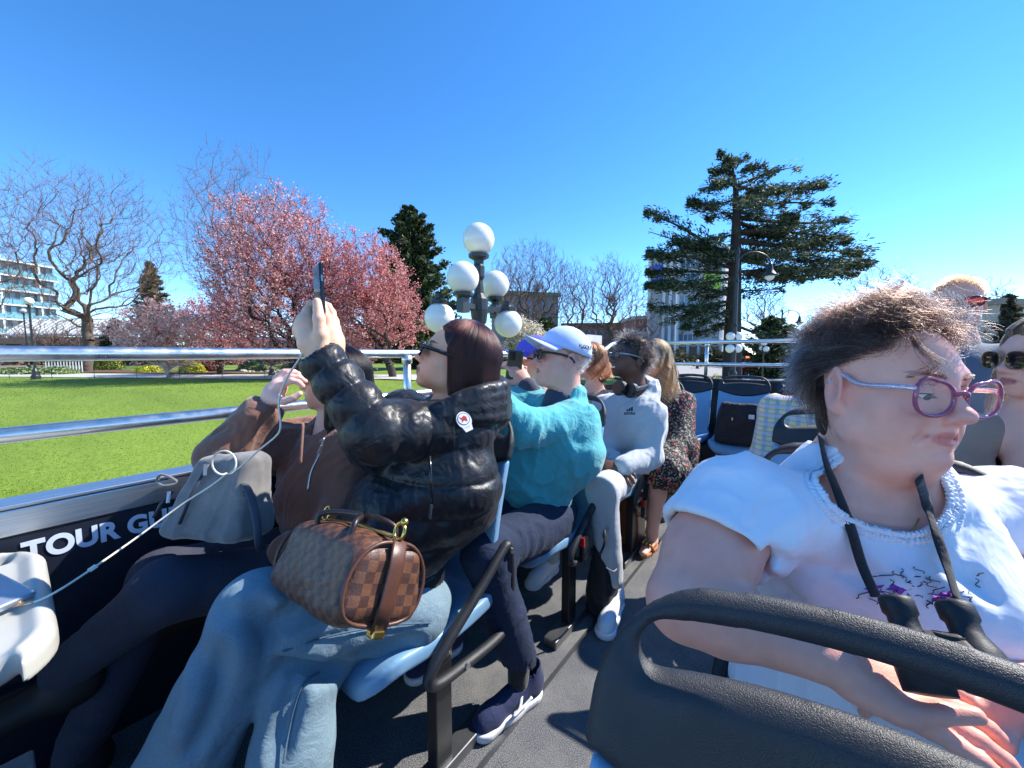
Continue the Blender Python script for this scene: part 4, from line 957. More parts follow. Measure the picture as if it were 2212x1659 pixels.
# cream guide table
ct = empty('guide_table', (-1.3, -.2, 0), 'cream moulded table with handle cut-outs beside the TOUR GUIDE lettering', 'table')
G = Fld((-1.66, -.62, .60), (-.93, .09, .78), .005)
Rz = np.eye(3)
def _tbl(X, Y, Z):
    qx = np.abs(X+1.315)-.32+.13; qy = np.abs(Y+.30)-.325+.13
    d2 = np.sqrt(np.maximum(qx, 0)**2+np.maximum(qy, 0)**2)+np.minimum(np.maximum(qx, qy), 0)-.13
    rim = np.clip(1-np.abs(d2+.022)/.024, 0, 1)
    zt = .668+.016*rim
    hole = np.sqrt(np.maximum(np.abs(Y+.19)-.145, 0)**2+(X+1.035)**2)-.024
    hole2 = np.sqrt(np.maximum(np.abs(Y+.19)-.145, 0)**2+(X+1.57)**2)-.02
    d2 = np.maximum(np.maximum(d2, -hole), -hole2); d2 = d2+.012; q = np.abs(Z-zt+.02)-.026+.012
    return np.sqrt(np.maximum(d2, 0)**2+np.maximum(q, 0)**2)+np.minimum(np.maximum(d2+0*Z, q), 0)-.012
G.put(_tbl, (-1.3, -.28, .66), (.4, .4, .1)); _vv, _ff = G.surf(2)
o = obj('table_top', mesh_np('table_top', _vv, _ff), m_cream, ct); o.matrix_parent_inverse = Matrix.Translation(ct.location).inverted()
part(MB().tube([(-1.3, -.25, 0), (-1.3, -.25, .64)], .03, 14), 'pedestal', m_blackm, ct, smooth=True)
part(MB().tube([(-1.3, -.25, 0), (-1.3, -.25, .02)], .14, 20), 'base', m_blackm, ct)
# ================================================================ PEOPLE: shared shapes
def skin_mat(name, base, sss=.12):
    m = N(name); v = m.coord('Object'); c = m.attr('col')
    n1 = m.noise(v, 60, 4, .6); n2 = m.noise(v, 380, 3, .6)
    c2 = m.mix(m.ramp(n1, [(.35, (0, 0, 0, 1)), (.75, (.35, .35, .35, 1))]), c, mul(base, .78), 'MIX')
    m.set(Base_Color=c2, Roughness=m.ramp(n1, [(.3, (.38,)*3+(1,)), (.7, (.55,)*3+(1,))]), Subsurface_Weight=sss, Subsurface_Radius=(1, .35, .2), Subsurface_Scale=.012, Specular_IOR_Level=.42)
    m.bump(n2, .4, .0014); return m.m
def hair_mat(name, stops, rough=.32, radial=.35, coat=0):
    m = N(name); t = m.t; t.nodes.remove(m.b); h = m.n('ShaderNodeBsdfHairPrincipled'); h.parametrization = 'COLOR'
    i = m.n('ShaderNodeHairInfo'); m.l(m.ramp(i.outputs['Random'], stops), h.inputs['Color'])
    h.inputs['Roughness'].default_value = rough; h.inputs['Radial Roughness'].default_value = radial; h.inputs['IOR'].default_value = 1.4
    m.l(h.outputs[0], m.out.inputs[0]); return m.m
def strands(name, pts, rad, mat, par):
    """pts (N,K,3)"""
    pts = np.asarray(pts, np.float32); n, k, _ = pts.shape
    hc = bpy.data.hair_curves.new(name); hc.add_curves([k]*n)
    hc.attributes['position'].data.foreach_set('vector', pts.ravel())
    a = hc.attributes.get('radius') or hc.attributes.new('radius', 'FLOAT', 'POINT')
    r = np.tile(np.linspace(1, .35, k, dtype=np.float32)*rad, n); a.data.foreach_set('value', r)
    hc.materials.append(mat); o = bpy.data.objects.new(name, hc); link(o, par); return o
class Head:
    """local axes: x = the person's right, y = forward, z = up; origin between the ears"""
    def __init__(s, o, fwd, up=(0, 0, 1), s_=1.0): s.o = np.array(o, float); s.R = frame(fwd, up); s.s = s_
    def L(s, *p): return s.o+s.s*(s.R@V(*p))
    def loc(s, w): return (np.asarray(w)-s.o)@s.R/s.s
    def sculpt(s, F, jaw=1.0, nose=1.0, chin=1.0, cheek=1.0, fat=0.0, ears=True, eyes=True, neck=None, neck_r=.054, smile=0.0, lip=1.0, brow=1.0, ear=1.0):
        E = lambda c, r, k=.02, op='add', R=None: F.ell(s.L(*c), V(*r)*s.s, s.R if R is None else s.R@R, k*s.s, op)
        C = lambda a, b, ra, rb, k=.012, op='add': F.cone(s.L(*a), s.L(*b), ra*s.s, rb*s.s, k*s.s, op)
        E((0, -.008, .034), (.0735, .098, .086)); E((0, .024, -.018), (.062+.006*fat, .066, .082), .03)
        E((0, .026, -.066), (.052*jaw+.012*fat, .056, .036), .025)
        for q in (1, -1):
            E((q*(.043*jaw+.010*fat), .012, -.056), (.018, .026, .022), .03)
            E((q*.043, .052, -.022), (.021*cheek+.006*fat, .026, .022*cheek+.006*fat), .022)
            E((q*.036, .056, -.055), (.018+.008*fat, .022, .022+.006*fat), .022)
        E((0, .074, -.088), (.020*chin, .019*chin, .017), .018)
        if fat: E((0, .035, -.105), (.05, .05, .03*fat), .035)
        E((0, .066, -.05), (.034, .032, .03), .02)
        C((-.034, .074, .032), (.034, .074, .032), .013*brow, .013*brow, .016); E((0, .078, .03), (.014, .014, .012), .012)
        # eye sockets, lids
        if eyes:
            for q in (1, -1):
                E((q*.032, .098, .012), (.017, .016, .0125), .012, 'sub'); E((q*.032, .0735, .010), (.0155, .0145, .013), .005)
        # nose
        n = nose
        C((0, .086, .018), (0, .092+.014*n, -.018), .0075, .0095*n, .012); E((0, .098+.013*n, -.023), (.0115*n, .0115, .0105), .008)
        for q in (1, -1): E((q*.0125*n, .096+.002*n, -.029), (.0085*n, .0115, .008), .007); E((q*.007*n, .100+.005*n, -.0365), (.004, .006, .0035), .003, 'sub')
        # mouth
        z0 = -.056
        C((-.023, .082+smile*.0, z0+.003+smile*.006), (0, .095, z0+.006), .0045*lip, .0068*lip, .006); C((.023, .082, z0+.003+smile*.006), (0, .095, z0+.006), .0045*lip, .0068*lip, .006)
        C((-.019, .084, z0-.006), (0, .093, z0-.010), .0045*lip, .0078*lip, .006); C((.019, .084, z0-.006), (0, .093, z0-.010), .0045*lip, .0078*lip, .006)
        C((-.027, .083, z0-.001+smile*.008), (0, .1035, z0-.002), .0016, .0020, .004, 'sub'); C((.027, .083, z0-.001+smile*.008), (0, .1035, z0-.002), .0016, .0020, .004, 'sub')
        if ears:
            for q in (1, -1):
                Rt = np.array([[math.cos(.35*q), math.sin(.35*q), 0], [-math.sin(.35*q), math.cos(.35*q), 0], [0, 0, 1]])
                E((q*.0785, -.014, .004), (.0075, .0185*ear, .031*ear), .006, 'add', Rt); E((q*.077, -.006, -.022*ear), (.007, .011*ear, .014), .008)
                E((q*.0875, -.010, .002), (.0075, .0105*ear, .018*ear), .006, 'sub', Rt); E((q*.074, .002, -.004), (.006, .006, .010), .005)
        if neck is not None:
            F.cone(s.L(0, -.022, -.045), neck, neck_r*s.s, neck_r*1.06*s.s, .03)
    def colour(s, w, base, lipc, rosy=(.62, .22, .18), lid=None, browc=None, stub=None, ros=.35):
        q = s.loc(w); n = len(q); c = np.tile(np.array(base[:3]), (n, 1)); x, y, z = np.abs(q[:, 0]), q[:, 1], q[:, 2]
        def mixc(m, col):
            m = m.clip(0, 1)[:, None]; return c*(1-m)+np.array(col[:3])*m
        g = lambda cx, cy, cz, r: np.exp(-((x-cx)**2+(y-cy)**2+(z-cz)**2)/(2*r*r))
        c = mixc(ros*g(.043, .07, -.025, .02), rosy); c = mixc(ros*1.2*g(0, .112, -.025, .013), rosy); c = mixc(ros*g(.08, -.01, 0, .022), rosy); c = mixc(ros*.6*g(0, .09, -.09, .015), rosy)
        if stub: c = mixc(.5*np.maximum(g(.03, .07, -.075, .03), g(0, .09, -.05, .012)), stub)
        lips = (1-(((x/.0265)**2)+((z+.0575)/.0125)**2))*2.5; c = mixc(np.where(y > .078, lips, 0), lipc)
        if browc: c = mixc(np.where(y > .06, .85*(1-((x-.033)/.021)**2-((z-.033-.10*(x-.02))/.0052)**2)*3, 0), browc)
        if lid: # lash line, and the shade of the lid crease painted into the skin
            c = mixc(np.where(y > .07, (1-((x-.032)/.0155)**2-((z-.0035+14*(x-.032)**2)/.0026)**2)*3, 0), lid); c = mixc(np.where(y > .07, .5*(1-((x-.032)/.017)**2-((z-.0195+9*(x-.032)**2)/.0016)**2)*3, 0), lid)
        return c
def hand(F, wr, fdir, pn, curl=.5, spread=.12, s=1.0, thumb=1, thumb_dir=None, curls=None, thumb_len=1.0, wrist_r=.027, k=.008):
    """wr: wrist; fdir: towards the fingers; pn: palm normal (the way the fingers close); thumb=+1: thumb on the side cross(fdir,pn)"""
    f = V(*fdir); f /= np.linalg.norm(f); p = V(*pn); p -= f*(p@f); p /= np.linalg.norm(p); sd = np.cross(f, p)*thumb
    wr = np.array(wr, float); K = wr+f*.088*s
    F.cone(wr-f*.02*s, wr+f*.02*s, wrist_r*s, .027*s, .015, flat=(p, .75))
    for u in (-.030, -.011, .009, .027): F.cone(wr+f*.012*s+sd*u*.55*s, K+sd*u*s-f*.006*s, .016*s, .0125*s, .014)
    F.ell(wr+f*.05*s, V(.036, .045, .017)*s, np.stack([sd, f, p], 1), .012)
    ln = [(.027, .044, .027, .022, .0095), (.009, .048, .031, .024, .0098), (-.011, .045, .028, .023, .0094), (-.030, .035, .021, .019, .0083)]
    tips = []
    for i, (u, a, b, c, r) in enumerate(ln):
        cu = curls[i] if curls is not None else curl; q = K+sd*u*s-f*.004*s; d = f+sd*u/.03*spread; d /= np.linalg.norm(d); ang = 0; pts = [q-d*.012*s]; pts.append(q)
        for L_, w_ in ((a, .55), (b, 1.0), (c, .7)):
            ang += cu*w_; dd = d*math.cos(ang)+p*math.sin(ang); q = q+dd*L_*s; pts.append(q)
        F.chain(pts, [r*1.15*s, r*1.12*s, r*1.02*s, r*.95*s, r*.78*s], .005, .004); tips.append(pts[-1])
    t = thumb_dir if thumb_dir is not None else (f*.75+sd*.55+p*.35)
    t = V(*t); t /= np.linalg.norm(t); b0 = wr+f*.016*s+sd*.020*s+p*.006*s; b1 = b0+(t*.7+sd*.4)/np.linalg.norm(t*.7+sd*.4)*.040*s; b2 = b1+t*.036*s*thumb_len; b3 = b2+(t+f*.1)*.028*s*thumb_len
    F.chain([b0, b1, b2, b3], [.0165*s, .0140*s, .0115*s, .0090*s], .012, .005)
    return tips
def cloth_mat(name, c, rough=.85, weave=900, wb=.25, var=.15, sheen=.25, fold=18, fb=.5):
    m = N(name); v = m.coord('Object'); n0 = m.noise(v, 7, 4); n1 = m.noise(v, weave, 2); n2 = m.noise(v, fold, 3, .6, .8)
    m.set(Base_Color=m.ramp(n0, [(.25, mul(c, 1-var)), (.75, mul(c, 1+var))]), Roughness=rough, Sheen_Weight=sheen, Sheen_Roughness=.5, Specular_IOR_Level=.3)
    b1 = m.n('ShaderNodeBump'); b1.inputs['Strength'].default_value = fb; b1.inputs['Distance'].default_value = .012; m.l(n2, b1.inputs['Height'])
    m.bump(n1, wb, .0008, b1.outputs[0]); return m.m
def finish(F, name, mat, par, disp=None, smooth=1, cut=None, col=None):
    v, f = F.surf(smooth)
    if disp is not None:
        n = normals(v, f); v = v+n*disp(v)[:, None]; v = relax(v, f, 1, .3)
    me = mesh_np(name, v, f)
    if col is not None: set_col(me, col(v))
    return obj(name, me, mat, par)
def box_of(pts, m):
    p = np.array([np.asarray(q) for q in pts]); return p.min(0)-m, p.max(0)+m
def cap_hair(F, H, up=.006, k=.02, **kw):
    F.ell(H.L(0, -.012, .040), V(.0735+up, .098+up, .086+up)*H.s, H.R, k)
def fall(H, n, rng, az, part_x=0., L=(.16, .2), rx=.084, ry=.108, rz=.098, flick=0., curl=0., cf=40, K=18, zc=.034, yc=-.012, az_j=.0, grav=None, start=.05, stop=1.75, lift=.0):
    """hair lying over the skull from a parting and hanging down; az: (lo, hi) azimuth from the back, radians"""
    a = rng.uniform(*az, n); th0 = start+rng.random(n)*1.1*(rng.random(n) < .5); out = []
    t = np.linspace(0, 1, K); Ln = rng.uniform(*L, n); gr = V(0, 0, -1) if grav is None else V(*grav); g = H.R.T@gr
    scale = 1+rng.normal(0, .012, n)-rng.random(n)*.03
    pts = np.zeros((n, K, 3)); arc = (stop-th0)*.095; tot = arc+Ln
    for j in range(K):
        s_ = t[j]*tot; th = th0+np.minimum(s_/.095, stop-th0); ex = np.maximum(s_-arc, 0)
        x = rx*np.sin(th)*np.sin(a); y = -ry*np.sin(th)*np.cos(a); z = rz*np.cos(th)
        p = np.stack([x*scale+part_x*np.maximum(0, 1-th), y*scale+yc, z*scale+zc+lift*np.sin(th)], 1)
        d = np.stack([np.sin(a)*flick, -np.cos(a)*flick, 0*a], 1)+g
        p = p+d*ex[:, None]
        if curl:
            w_ = curl*(ex/.1).clip(0, 1); p = p+np.stack([w_*np.sin(ex*cf+a*9), w_*np.cos(ex*cf+a*7), 0*a], 1)
        pts[:, j] = p
    return H.o+H.s*(pts@H.R.T)
def glasses(name, H, m_frame, m_lens, par, w=.052, h=.036, y=.104, z=.010, r=.0022, wrap=.10, cat_eye=.0, temple=(.0045, .0022), bridge=.008, tmat=None, thick=1.0, ty=-.012, tz=.012, ex=2.6):
    """a pair of glasses: lens rims, bridge, temples"""
    g = empty(name, tuple(H.L(0, y, z))); g.parent = None
    W = lambda p: H.L(*p)
    fr = MB(); ln = MB()
    for q in (1, -1):
        cx = q*(bridge+w/2); ring = []
        for t in np.linspace(0, 2*math.pi, 28, endpoint=False):
            ex_, ez = math.cos(t), math.sin(t); e = ex; rr = (abs(ex_)**e+abs(ez)**e)**(-1/e)
            X = cx+w/2*ex_*rr; Z = z+h/2*ez*rr+cat_eye*max(0, q*ex_)*max(0, ez+.35)
            ring.append((X, y-wrap*abs(X)**1.5*6*.25, Z))
        fr.tube([W(p) for p in ring], r*H.s*thick, 7, True)
        c = np.mean([V(*p) for p in ring], 0); v = [W(c+V(0, .003, 0))]+[W(p) for p in ring]
        ln.add(v, [(0, i+1, (i+1) % len(ring)+1) for i in range(len(ring))])
        hx = cx+q*w/2*.98; hy = y-wrap*abs(hx)**1.5*1.5; tp = [(hx, hy, z+h*.25), (q*.079, hy-.02, z+h*.27), (q*.081, .03, z+h*.25), (q*.080, ty, tz), (q*.078, ty-.02, tz-.018)]
        tb = MB(); tb.tube([W(p) for p in smooth_path(tp, 4)], temple[0]*H.s, 6, flat=temple[1]/temple[0] if False else 1.0); 
        part(tb, 'temple', tmat or m_frame, g, smooth=True)
    fr.tube([W(p) for p in smooth_path([(-bridge*1.1, y, z+h*.12), (0, y+.004, z+h*.2), (bridge*1.1, y, z+h*.12)], 4)], r*1.2*H.s*thick, 7)
    part(fr, 'frame', m_frame, g, smooth=True); part(ln, 'lens', m_lens, g, smooth=True)
    return g
SKIN_PALE = srgb(255, 184, 160); SKIN_LIGHT = srgb(255, 190, 162); SKIN_ASIA = srgb(255, 190, 152); SKIN_DARK = srgb(112, 74, 58)
m_sk = {}
def skin(kind, base):
    if kind not in m_sk: m_sk[kind] = skin_mat('skin_'+kind, base)
    return m_sk[kind]
m_shade = N('dark_lens'); m_shade.set(Base_Color=(.012, .011, .012, 1), Roughness=.06, Specular_IOR_Level=.8); m_shade = m_shade.m
m_clear = N('clear_lens'); m_clear.set(Base_Color=(1, 1, 1, 1), Roughness=.02, Specular_IOR_Level=.5, Alpha=.10); m_clear = m_clear.m
m_gloss = N('gloss_black'); m_gloss.set(Base_Color=(.012, .012, .014, 1), Roughness=.16); m_gloss = m_gloss.m
def keep(par, o):
    """hand a finished thing over to a person as one of its parts"""
    o.parent = par; o.matrix_parent_inverse = Matrix.Translation(par.location).inverted() if par.type == 'EMPTY' else Matrix(); return o
def person(name, label, F, mat, col=None, smooth=1):
    """the body is the top-level mesh; clothes, hair and so on are its children"""
    o = finish(F, name, mat, None, None, smooth, None, col); o['label'] = label; o['category'] = 'person'; return o
def hit(F, x, y, d0=.2, d1=3.0, back=.0):
    """where the sight line through (x, y) meets a field's surface, lifted by -back along the line"""
    t = np.arange(d0, d1, F.h*.5); q = np.array([P(x, y, a) for a in (0, 1)]); pts = q[0]+(q[1]-q[0])*t[:, None]
    i = np.rint((pts-F.lo)/F.h).astype(int); ok = ((i >= 0) & (i < F.n)).all(1); i = np.clip(i, 0, F.n-1)
    d = np.where(ok, F.d[i[:, 0], i[:, 1], i[:, 2]], 1.0); k = np.argmax(d < 0)
    return P(x, y, t[k]-back) if d[k] < 0 else None
def on(F, pts, back=.003, d0=.2):
    r = [hit(F, x, y, d0, 3.2, back) for x, y in pts]; return [q for q in r if q is not None]
def crease(F, lines, r=.010, k=.018, lift=.45, op='sub', d0=.25):
    """soft grooves (or ridges) drawn along a cloth surface"""
    for ln in lines:
        pts = on(F, ln, r*lift, d0)
        if len(pts) < 2: continue
        pts = smooth_path(pts, 3) if len(pts) > 2 else pts; n = len(pts)
        rr = [r*(.35+.65*math.sin(math.pi*min(1, (i+.6)/n))) for i in range(n)]
        for i in range(n-1):
            if np.linalg.norm(pts[i+1]-pts[i]) < .12: F.cone(pts[i], pts[i+1], rr[i], rr[i+1], k, op)
# ================================================================ the woman in the black puffer jacket, raising a phone
m_puff = N('black_nylon'); _v = m_puff.coord('Object'); _n = m_puff.noise(_v, 22, 2, .45, 1.6); _n2 = m_puff.noise(_v, 70, 2, .5, .8)
m_puff.set(Base_Color=srgb(24, 25, 30), Roughness=.42, Specular_IOR_Level=.45, Sheen_Weight=.05)
_b = m_puff.n('ShaderNodeBump'); _b.inputs['Strength'].default_value = .35; _b.inputs['Distance'].default_value = .010; m_puff.l(_n, _b.inputs['Height'])
m_puff.bump(_n2, .2, .003, _b.outputs[0]); m_puff = m_puff.m
def denim(name, c, wb=.35):
    m = N(name); v = m.coord('Object'); n0 = m.noise(v, 9, 5, .6); n1 = m.noise(m.coord('Object', (1, 1, .25)), 700, 2); n2 = m.noise(v, 16, 4, .6, .8)
    m.set(Base_Color=m.mix(m.ramp(n1, [(.35, (0, 0, 0, 1)), (.65, (.5, .5, .5, 1))]), m.ramp(n0, [(.25, mul(c, .72)), (.6, c), (.85, mul(c, 1.35))]), mul(c, 1.5)), Roughness=.85, Sheen_Weight=.04, Specular_IOR_Level=.25)
    b = m.n('ShaderNodeBump'); b.inputs['Strength'].default_value = .5; b.inputs['Distance'].default_value = .014; m.l(n2, b.inputs['Height'])
    m.bump(n1, wb, .0008, b.outputs[0]); return m.m
def woman_black():
    rng = np.random.default_rng(101)
    hd = Head(P(984, 782, 1.17), (-.60, -.70, .33), (-.10, -.16, 1), .99)
    nb = P(985, 872, 1.19)                                   # base of the neck
    pel = V(-.965, .68, .50); SL = P(1004, 920, 1.14); SR = V(-1.07, .80, .99)
    EL = P(815, 935, .98); WL = P(697, 782, .955); ER = P(812, 955, 1.14); WR = P(722, 782, 1.00)
    fw = V(-.12, -.99, 0)
    # --- body
    ph = P(688, 640, .955)                                   # middle of the phone
    lo, hi = box_of([hd.o, nb, WL, WR, ph, EL, ER, V(-.9, .8, .85)], .13)
    F = Fld(lo, hi, .0032)
    hd.sculpt(F, jaw=1.0, nose=.9, chin=1.05, cheek=1.12, neck=nb+V(0, .0, -.02), neck_r=.05, lip=1.05)
    F.cone(nb, (nb+pel)/2+V(0, 0, .15), .06, .10, .03); F.cone(SL, SR, .04, .04, .03)
    F.chain([SL, EL, WL], [.04, .035, .027], .02, .02); F.chain([SR, ER, WR], [.04, .035, .026], .02, .02)
    up = (ph-WL); up[2] += .02; up /= np.linalg.norm(up); side = np.cross(up, _F); side /= np.linalg.norm(side)
    if side@_R < 0: side = -side                              # to the right in the picture
    toward = -_F-up*(-_F@up); toward /= np.linalg.norm(toward)
    # left hand: its back on the left, fingers folded behind the phone, thumb up on the near face
    F.cone(WL, P(676, 742, .958), .027, .031, .02); F.cone(P(676, 742, .958), P(664, 704, .972), .031, .027, .02); F.cone(P(652, 716, .985), P(660, 690, .985), .022, .020, .02)
    for k, (x, y) in enumerate(((664, 672), (656, 690), (652, 708), (654, 726))):
        F.chain([P(x+4, y+22, .975), P(x, y, .988), P(x+8, y-14, 1.0), P(x+32, y-18, 1.002)], [.0135, .0122, .0108, .0092], .008, .004)
    F.chain([P(690, 760, .945), P(692, 722, .932), P(689, 688, .928), P(685, 652, .931)], [.0185, .0160, .0138, .0100], .014, .005)
    # right hand behind it
    F.cone(WR, P(716, 738, .99), .026, .028, .02); F.cone(P(716, 738, .99), P(714, 706, .995), .028, .022, .02)
    for k, (x, y) in enumerate(((716, 676), (722, 694), (724, 712), (720, 730))):
        F.chain([P(x-2, y+20, .995), P(x, y, 1.0), P(x-8, y-14, 1.012), P(x-30, y-18, 1.014)], [.0125, .0115, .0104, .009], .008, .004)
    F.chain([P(716, 752, .975), P(711, 715, .965), P(704, 685, .960), P(696, 655, .962)], [.0175, .0150, .0130, .0095], .014, .005)
    skc = lambda w: np.where((np.linalg.norm(w-hd.o, axis=1) < .17)[:, None], hd.colour(w, SKIN_ASIA, srgb(186, 104, 98), browc=srgb(60, 42, 36), ros=.22), np.tile(np.array(srgb(250, 196, 162)[:3]), (len(w), 1)))
    me = person('person', 'woman in black puffer jacket and sunglasses holding up a phone with both hands', F, skin('asia', SKIN_ASIA), skc)
    # --- jacket
    J = Fld(*box_of([nb+V(0, 0, .06), pel+V(0, 0, -.14), SL, SR, EL, ER, WL, WR, V(-.93, .62, .5)], .17), .0056)
    baf = lambda z0, h, a: (lambda u, X, Y, Z: a*(np.abs(np.sin(math.pi*(Z-z0)/h))**.38-.55)+0*X)
    mid = (nb+pel)/2+V(.0, .02, -.02)
    fl = (fw, .80)
    J.cone(pel+V(0, -.01, -.08), pel+V(0, -.02, .16), .162, .162, .04, disp=baf(.40, .088, .018), flat=fl)
    J.cone(pel+V(0, -.02, .15), nb+V(0, -.05, -.24), .162, .164, .06, disp=baf(.40, .088, .017), flat=fl)
    J.cone(nb+V(0, -.04, -.22), nb+V(0, -.02, -.13), .17, .12, .08, disp=baf(.40, .088, .006), flat=fl)
    J.cone(SL+V(-.01, .0, -.01), SR+V(-.01, .0, -.01), .072, .072, .07)
    for S, E_, W_, n1, n2 in ((SL, EL, WL, 3.0, 3.2), (SR, ER, WR, 3.0, 3.2)):
        L1 = lambda u, X, Y, Z, n=n1: .012*(np.abs(np.sin(math.pi*(u*n+.35)))**.6-.6)
        L2 = lambda u, X, Y, Z, n=n2: .012*(np.abs(np.sin(math.pi*(u*n+.1)))**.6-.6)
        J.cone(S, E_, .076, .078, .04, disp=L1); d = W_-E_; cut = .02 if W_ is WL else .42; J.cone(E_, W_-d*cut, .072, .052, .03, disp=L2)
    # collar and hood roll
    ax = (hd.L(0, -.04, -.10)-nb); ax /= np.linalg.norm(ax)
    for i, (r_, t_, hgt) in enumerate(((.112, .030, -.050), (.100, .024, -.012))):
        c = nb+ax*hgt+V(.01, .02, 0); a1 = np.cross(ax, V(0, 1, 0)); a1 /= np.linalg.norm(a1); a2 = np.cross(ax, a1)
        rp = [c+r_*(a1*math.cos(t)+a2*math.sin(t)*.95)+V(0, 0, .020*math.cos(t+2.2)) for t in np.linspace(0, 2*math.pi, 26)]
        for k in range(25):
            J.cone(rp[k], rp[k+1], t_, t_, .012)
    J.ell(P(1055, 878, 1.24), (.09, .045, .075), None, .03)
    for q, (dy, rr) in enumerate(((-26, .019), (-6, .021), (14, .022), (36, .021))):
        hp = smooth_path([P(1080, 850+dy, 1.27), P(1088, 858+dy, 1.17), P(1050, 866+dy, 1.085), P(1000, 876+dy*.8, 1.05), P(955, 890+dy*.6, 1.03), P(915, 905+dy*.5, 1.04)], 4)
        for i in range(len(hp)-1): J.cone(hp[i], hp[i+1], rr*(1-.4*i/len(hp)), rr*(1-.4*(i+1)/len(hp)), .009)  # the folded hood at the back
    # opening at the throat and the wrists
    J.cone(nb+ax*.12, nb-ax*.06, .078, .070, .012, 'sub')
    for W_, E_ in ((WL, EL), (WR, ER)):
        d = (W_-E_)/np.linalg.norm(W_-E_); w0 = W_ if W_ is WL else W_-(W_-E_)*.40; J.cone(w0+d*.06, w0+d*.012, .045, .043, .006, 'sub')
    J.cone(pel+V(.02, -.19, -.16), P(800, 1000, 1.0), .02, .012, .03, 'sub')
    def dj(v):
        f1 = folds(v, 17, (.3, -.9, .2), .5, .9); f2 = vnoise(v*60)
        rad = folds(v, 34, (0, 0, 1), .22, .7)
        return .0032*f1+.0036*rad
    finish(J, 'jacket', m_puff, me, dj)
    # front zip, pocket zip, drawcord end
    m_zip = plain('zip_metal', srgb(150, 150, 152), .3, .9)
    zp = MB(); zp.bar(P(932, 1090, .93), P(928, 1120, .93), .010, .004); zp.build('zip_pull', m_zip, me)
    MB().tube([P(928, 985, .945), P(931, 1040, .94), P(935, 1100, .935)], .004, 6).build('pocket_zip', m_gloss, me, smooth=True)
    # emblem on the sleeve: a pale oval badge with a small red and blue figure
    bc = P(1002, 908, .985); bn = (-_F*.9+V(.2, .3, .35)); Rb = frame(bn); Rb = np.stack([Rb[:, 0], Rb[:, 2], Rb[:, 1]], 1)
    Rb = Rb@np.array([[math.cos(-.35), -math.sin(-.35), 0], [math.sin(-.35), math.cos(-.35), 0], [0, 0, 1]])
    m_bw, m_br, m_bb = plain('badge_white', srgb(226, 224, 222), .6, var=.05), plain('badge_red', srgb(190, 40, 44), .6), plain('badge_blue', srgb(40, 60, 120), .6)
    el = lambda a, b, n=22: [(a*math.cos(t), b*math.sin(t)) for t in np.linspace(0, 2*math.pi, n, endpoint=False)]
    bd = MB().prism([(x, y) for x, y in el(.0195, .023)], 0, .003, Rb, bc).prism([(-.013, -.018), (.013, -.018), (.010, -.031), (-.010, -.031)], 0, .003, Rb, bc).build('sleeve_badge', m_bw, me)
    MB().prism(el(.0165, .0165), .003, .0036, Rb, bc+Rb@V(0, .003, 0)).build('badge_ring', m_bb, bd); MB().prism(el(.0148, .0148), .0036, .0042, Rb, bc+Rb@V(0, .003, 0)).build('badge_field', m_bw, bd)
    MB().prism([(-.009, .002), (-.003, .008), (.004, .004), (.009, .009), (.006, -.003), (.010, -.008), (0, -.004), (-.006, -.010)], .0042, .0048, Rb, bc+Rb@V(0, .003, 0)).build('badge_figure', m_br, bd)
    # --- hair: a dark bob with a red sheen
    Hh = Fld(*box_of([hd.o], .19), .004)
    Hh.ell(hd.L(0, -.016, .040), V(.079, .100, .089)*.99, hd.R, .02)
    for q in (1, -1): Hh.cone(hd.L(q*.066, -.010, .03), hd.L(q*.068, -.016, -.085), .018, .014, .03); Hh.cone(hd.L(q*.045, -.06, .0), hd.L(q*.050, -.055, -.09), .034, .028, .03)
    Hh.cone(hd.L(0, -.075, 0), hd.L(0, -.08, -.10), .036, .03, .03)
    Hh.ell(hd.L(0, .125, -.02), V(.075, .095, .115), hd.R, .02, 'sub')
    Hh.ell(hd.L(0, .06, -.09), V(.06, .07, .09), hd.R, .02, 'sub')
    m_hb = plain('hair_under_dark', srgb(46, 25, 23), .4, var=.3, scale=60)
    finish(Hh, 'hair', m_hb, me, None, 2)
    m_hr = hair_mat('hair_dark_red', [(0, srgb(20, 12, 14)), (.5, srgb(46, 22, 22)), (.85, srgb(88, 38, 32)), (1, srgb(120, 58, 46))], .26, .3)
    p1 = fall(hd, 7000, rng, (-2.1, 2.1), .01, (.095, .135),   .094, .116, .102, flick=-.06, curl=.004, cf=18, stop=1.62, zc=.036, yc=-.018)
    k = hd.loc(p1[:, -1]); fr = hd.loc(p1.reshape(-1, 3)).reshape(p1.shape); bad = ((fr[..., 1] > .058) & (np.abs(fr[..., 0]) < .085) & (fr[..., 2] < .075)).any(1)
    p1 = p1[~bad]; strands('hair_strands', p1, .00085, m_hr, me)
    fringe = np.concatenate([fall(hd, 900, rng, (a0, a1), .0, (.002, .012), .088, .108, .1005, stop=1.02, zc=.036, yc=-.014) for a0, a1 in ((1.9, 2.75), (-2.75, -1.9))]); strands('hair_front', fringe, .0007, m_hr, me)
    # --- sunglasses
    g = glasses('sunglasses', hd, m_gloss, m_shade, me, w=.054, h=.038, y=.109, z=.006, r=.0038, temple=(.0058, .003), wrap=.12, thick=1.0); keep(me, g)
    MB().bar(hd.L(-.0845, .058, .017), hd.L(-.0845, .046, .0165), .002, .006).build('temple_plate', m_zip, g).matrix_parent_inverse = Matrix.Translation(g.location).inverted()
    # --- jeans
    m_hem = None; JM = denim('jeans_light', srgb(112, 134, 146))
    hL, hR = V(-.85, .64, .475), V(-1.03, .66, .46); kL, kR = P(560, 1325, .855), P(650, 1470, .90); aL, aR = P(395, 1660, .85), P(615, 1760, .84)
    T = Fld(*box_of([hL, hR, kL, kR, aL, aR, pel], .15), .0058)
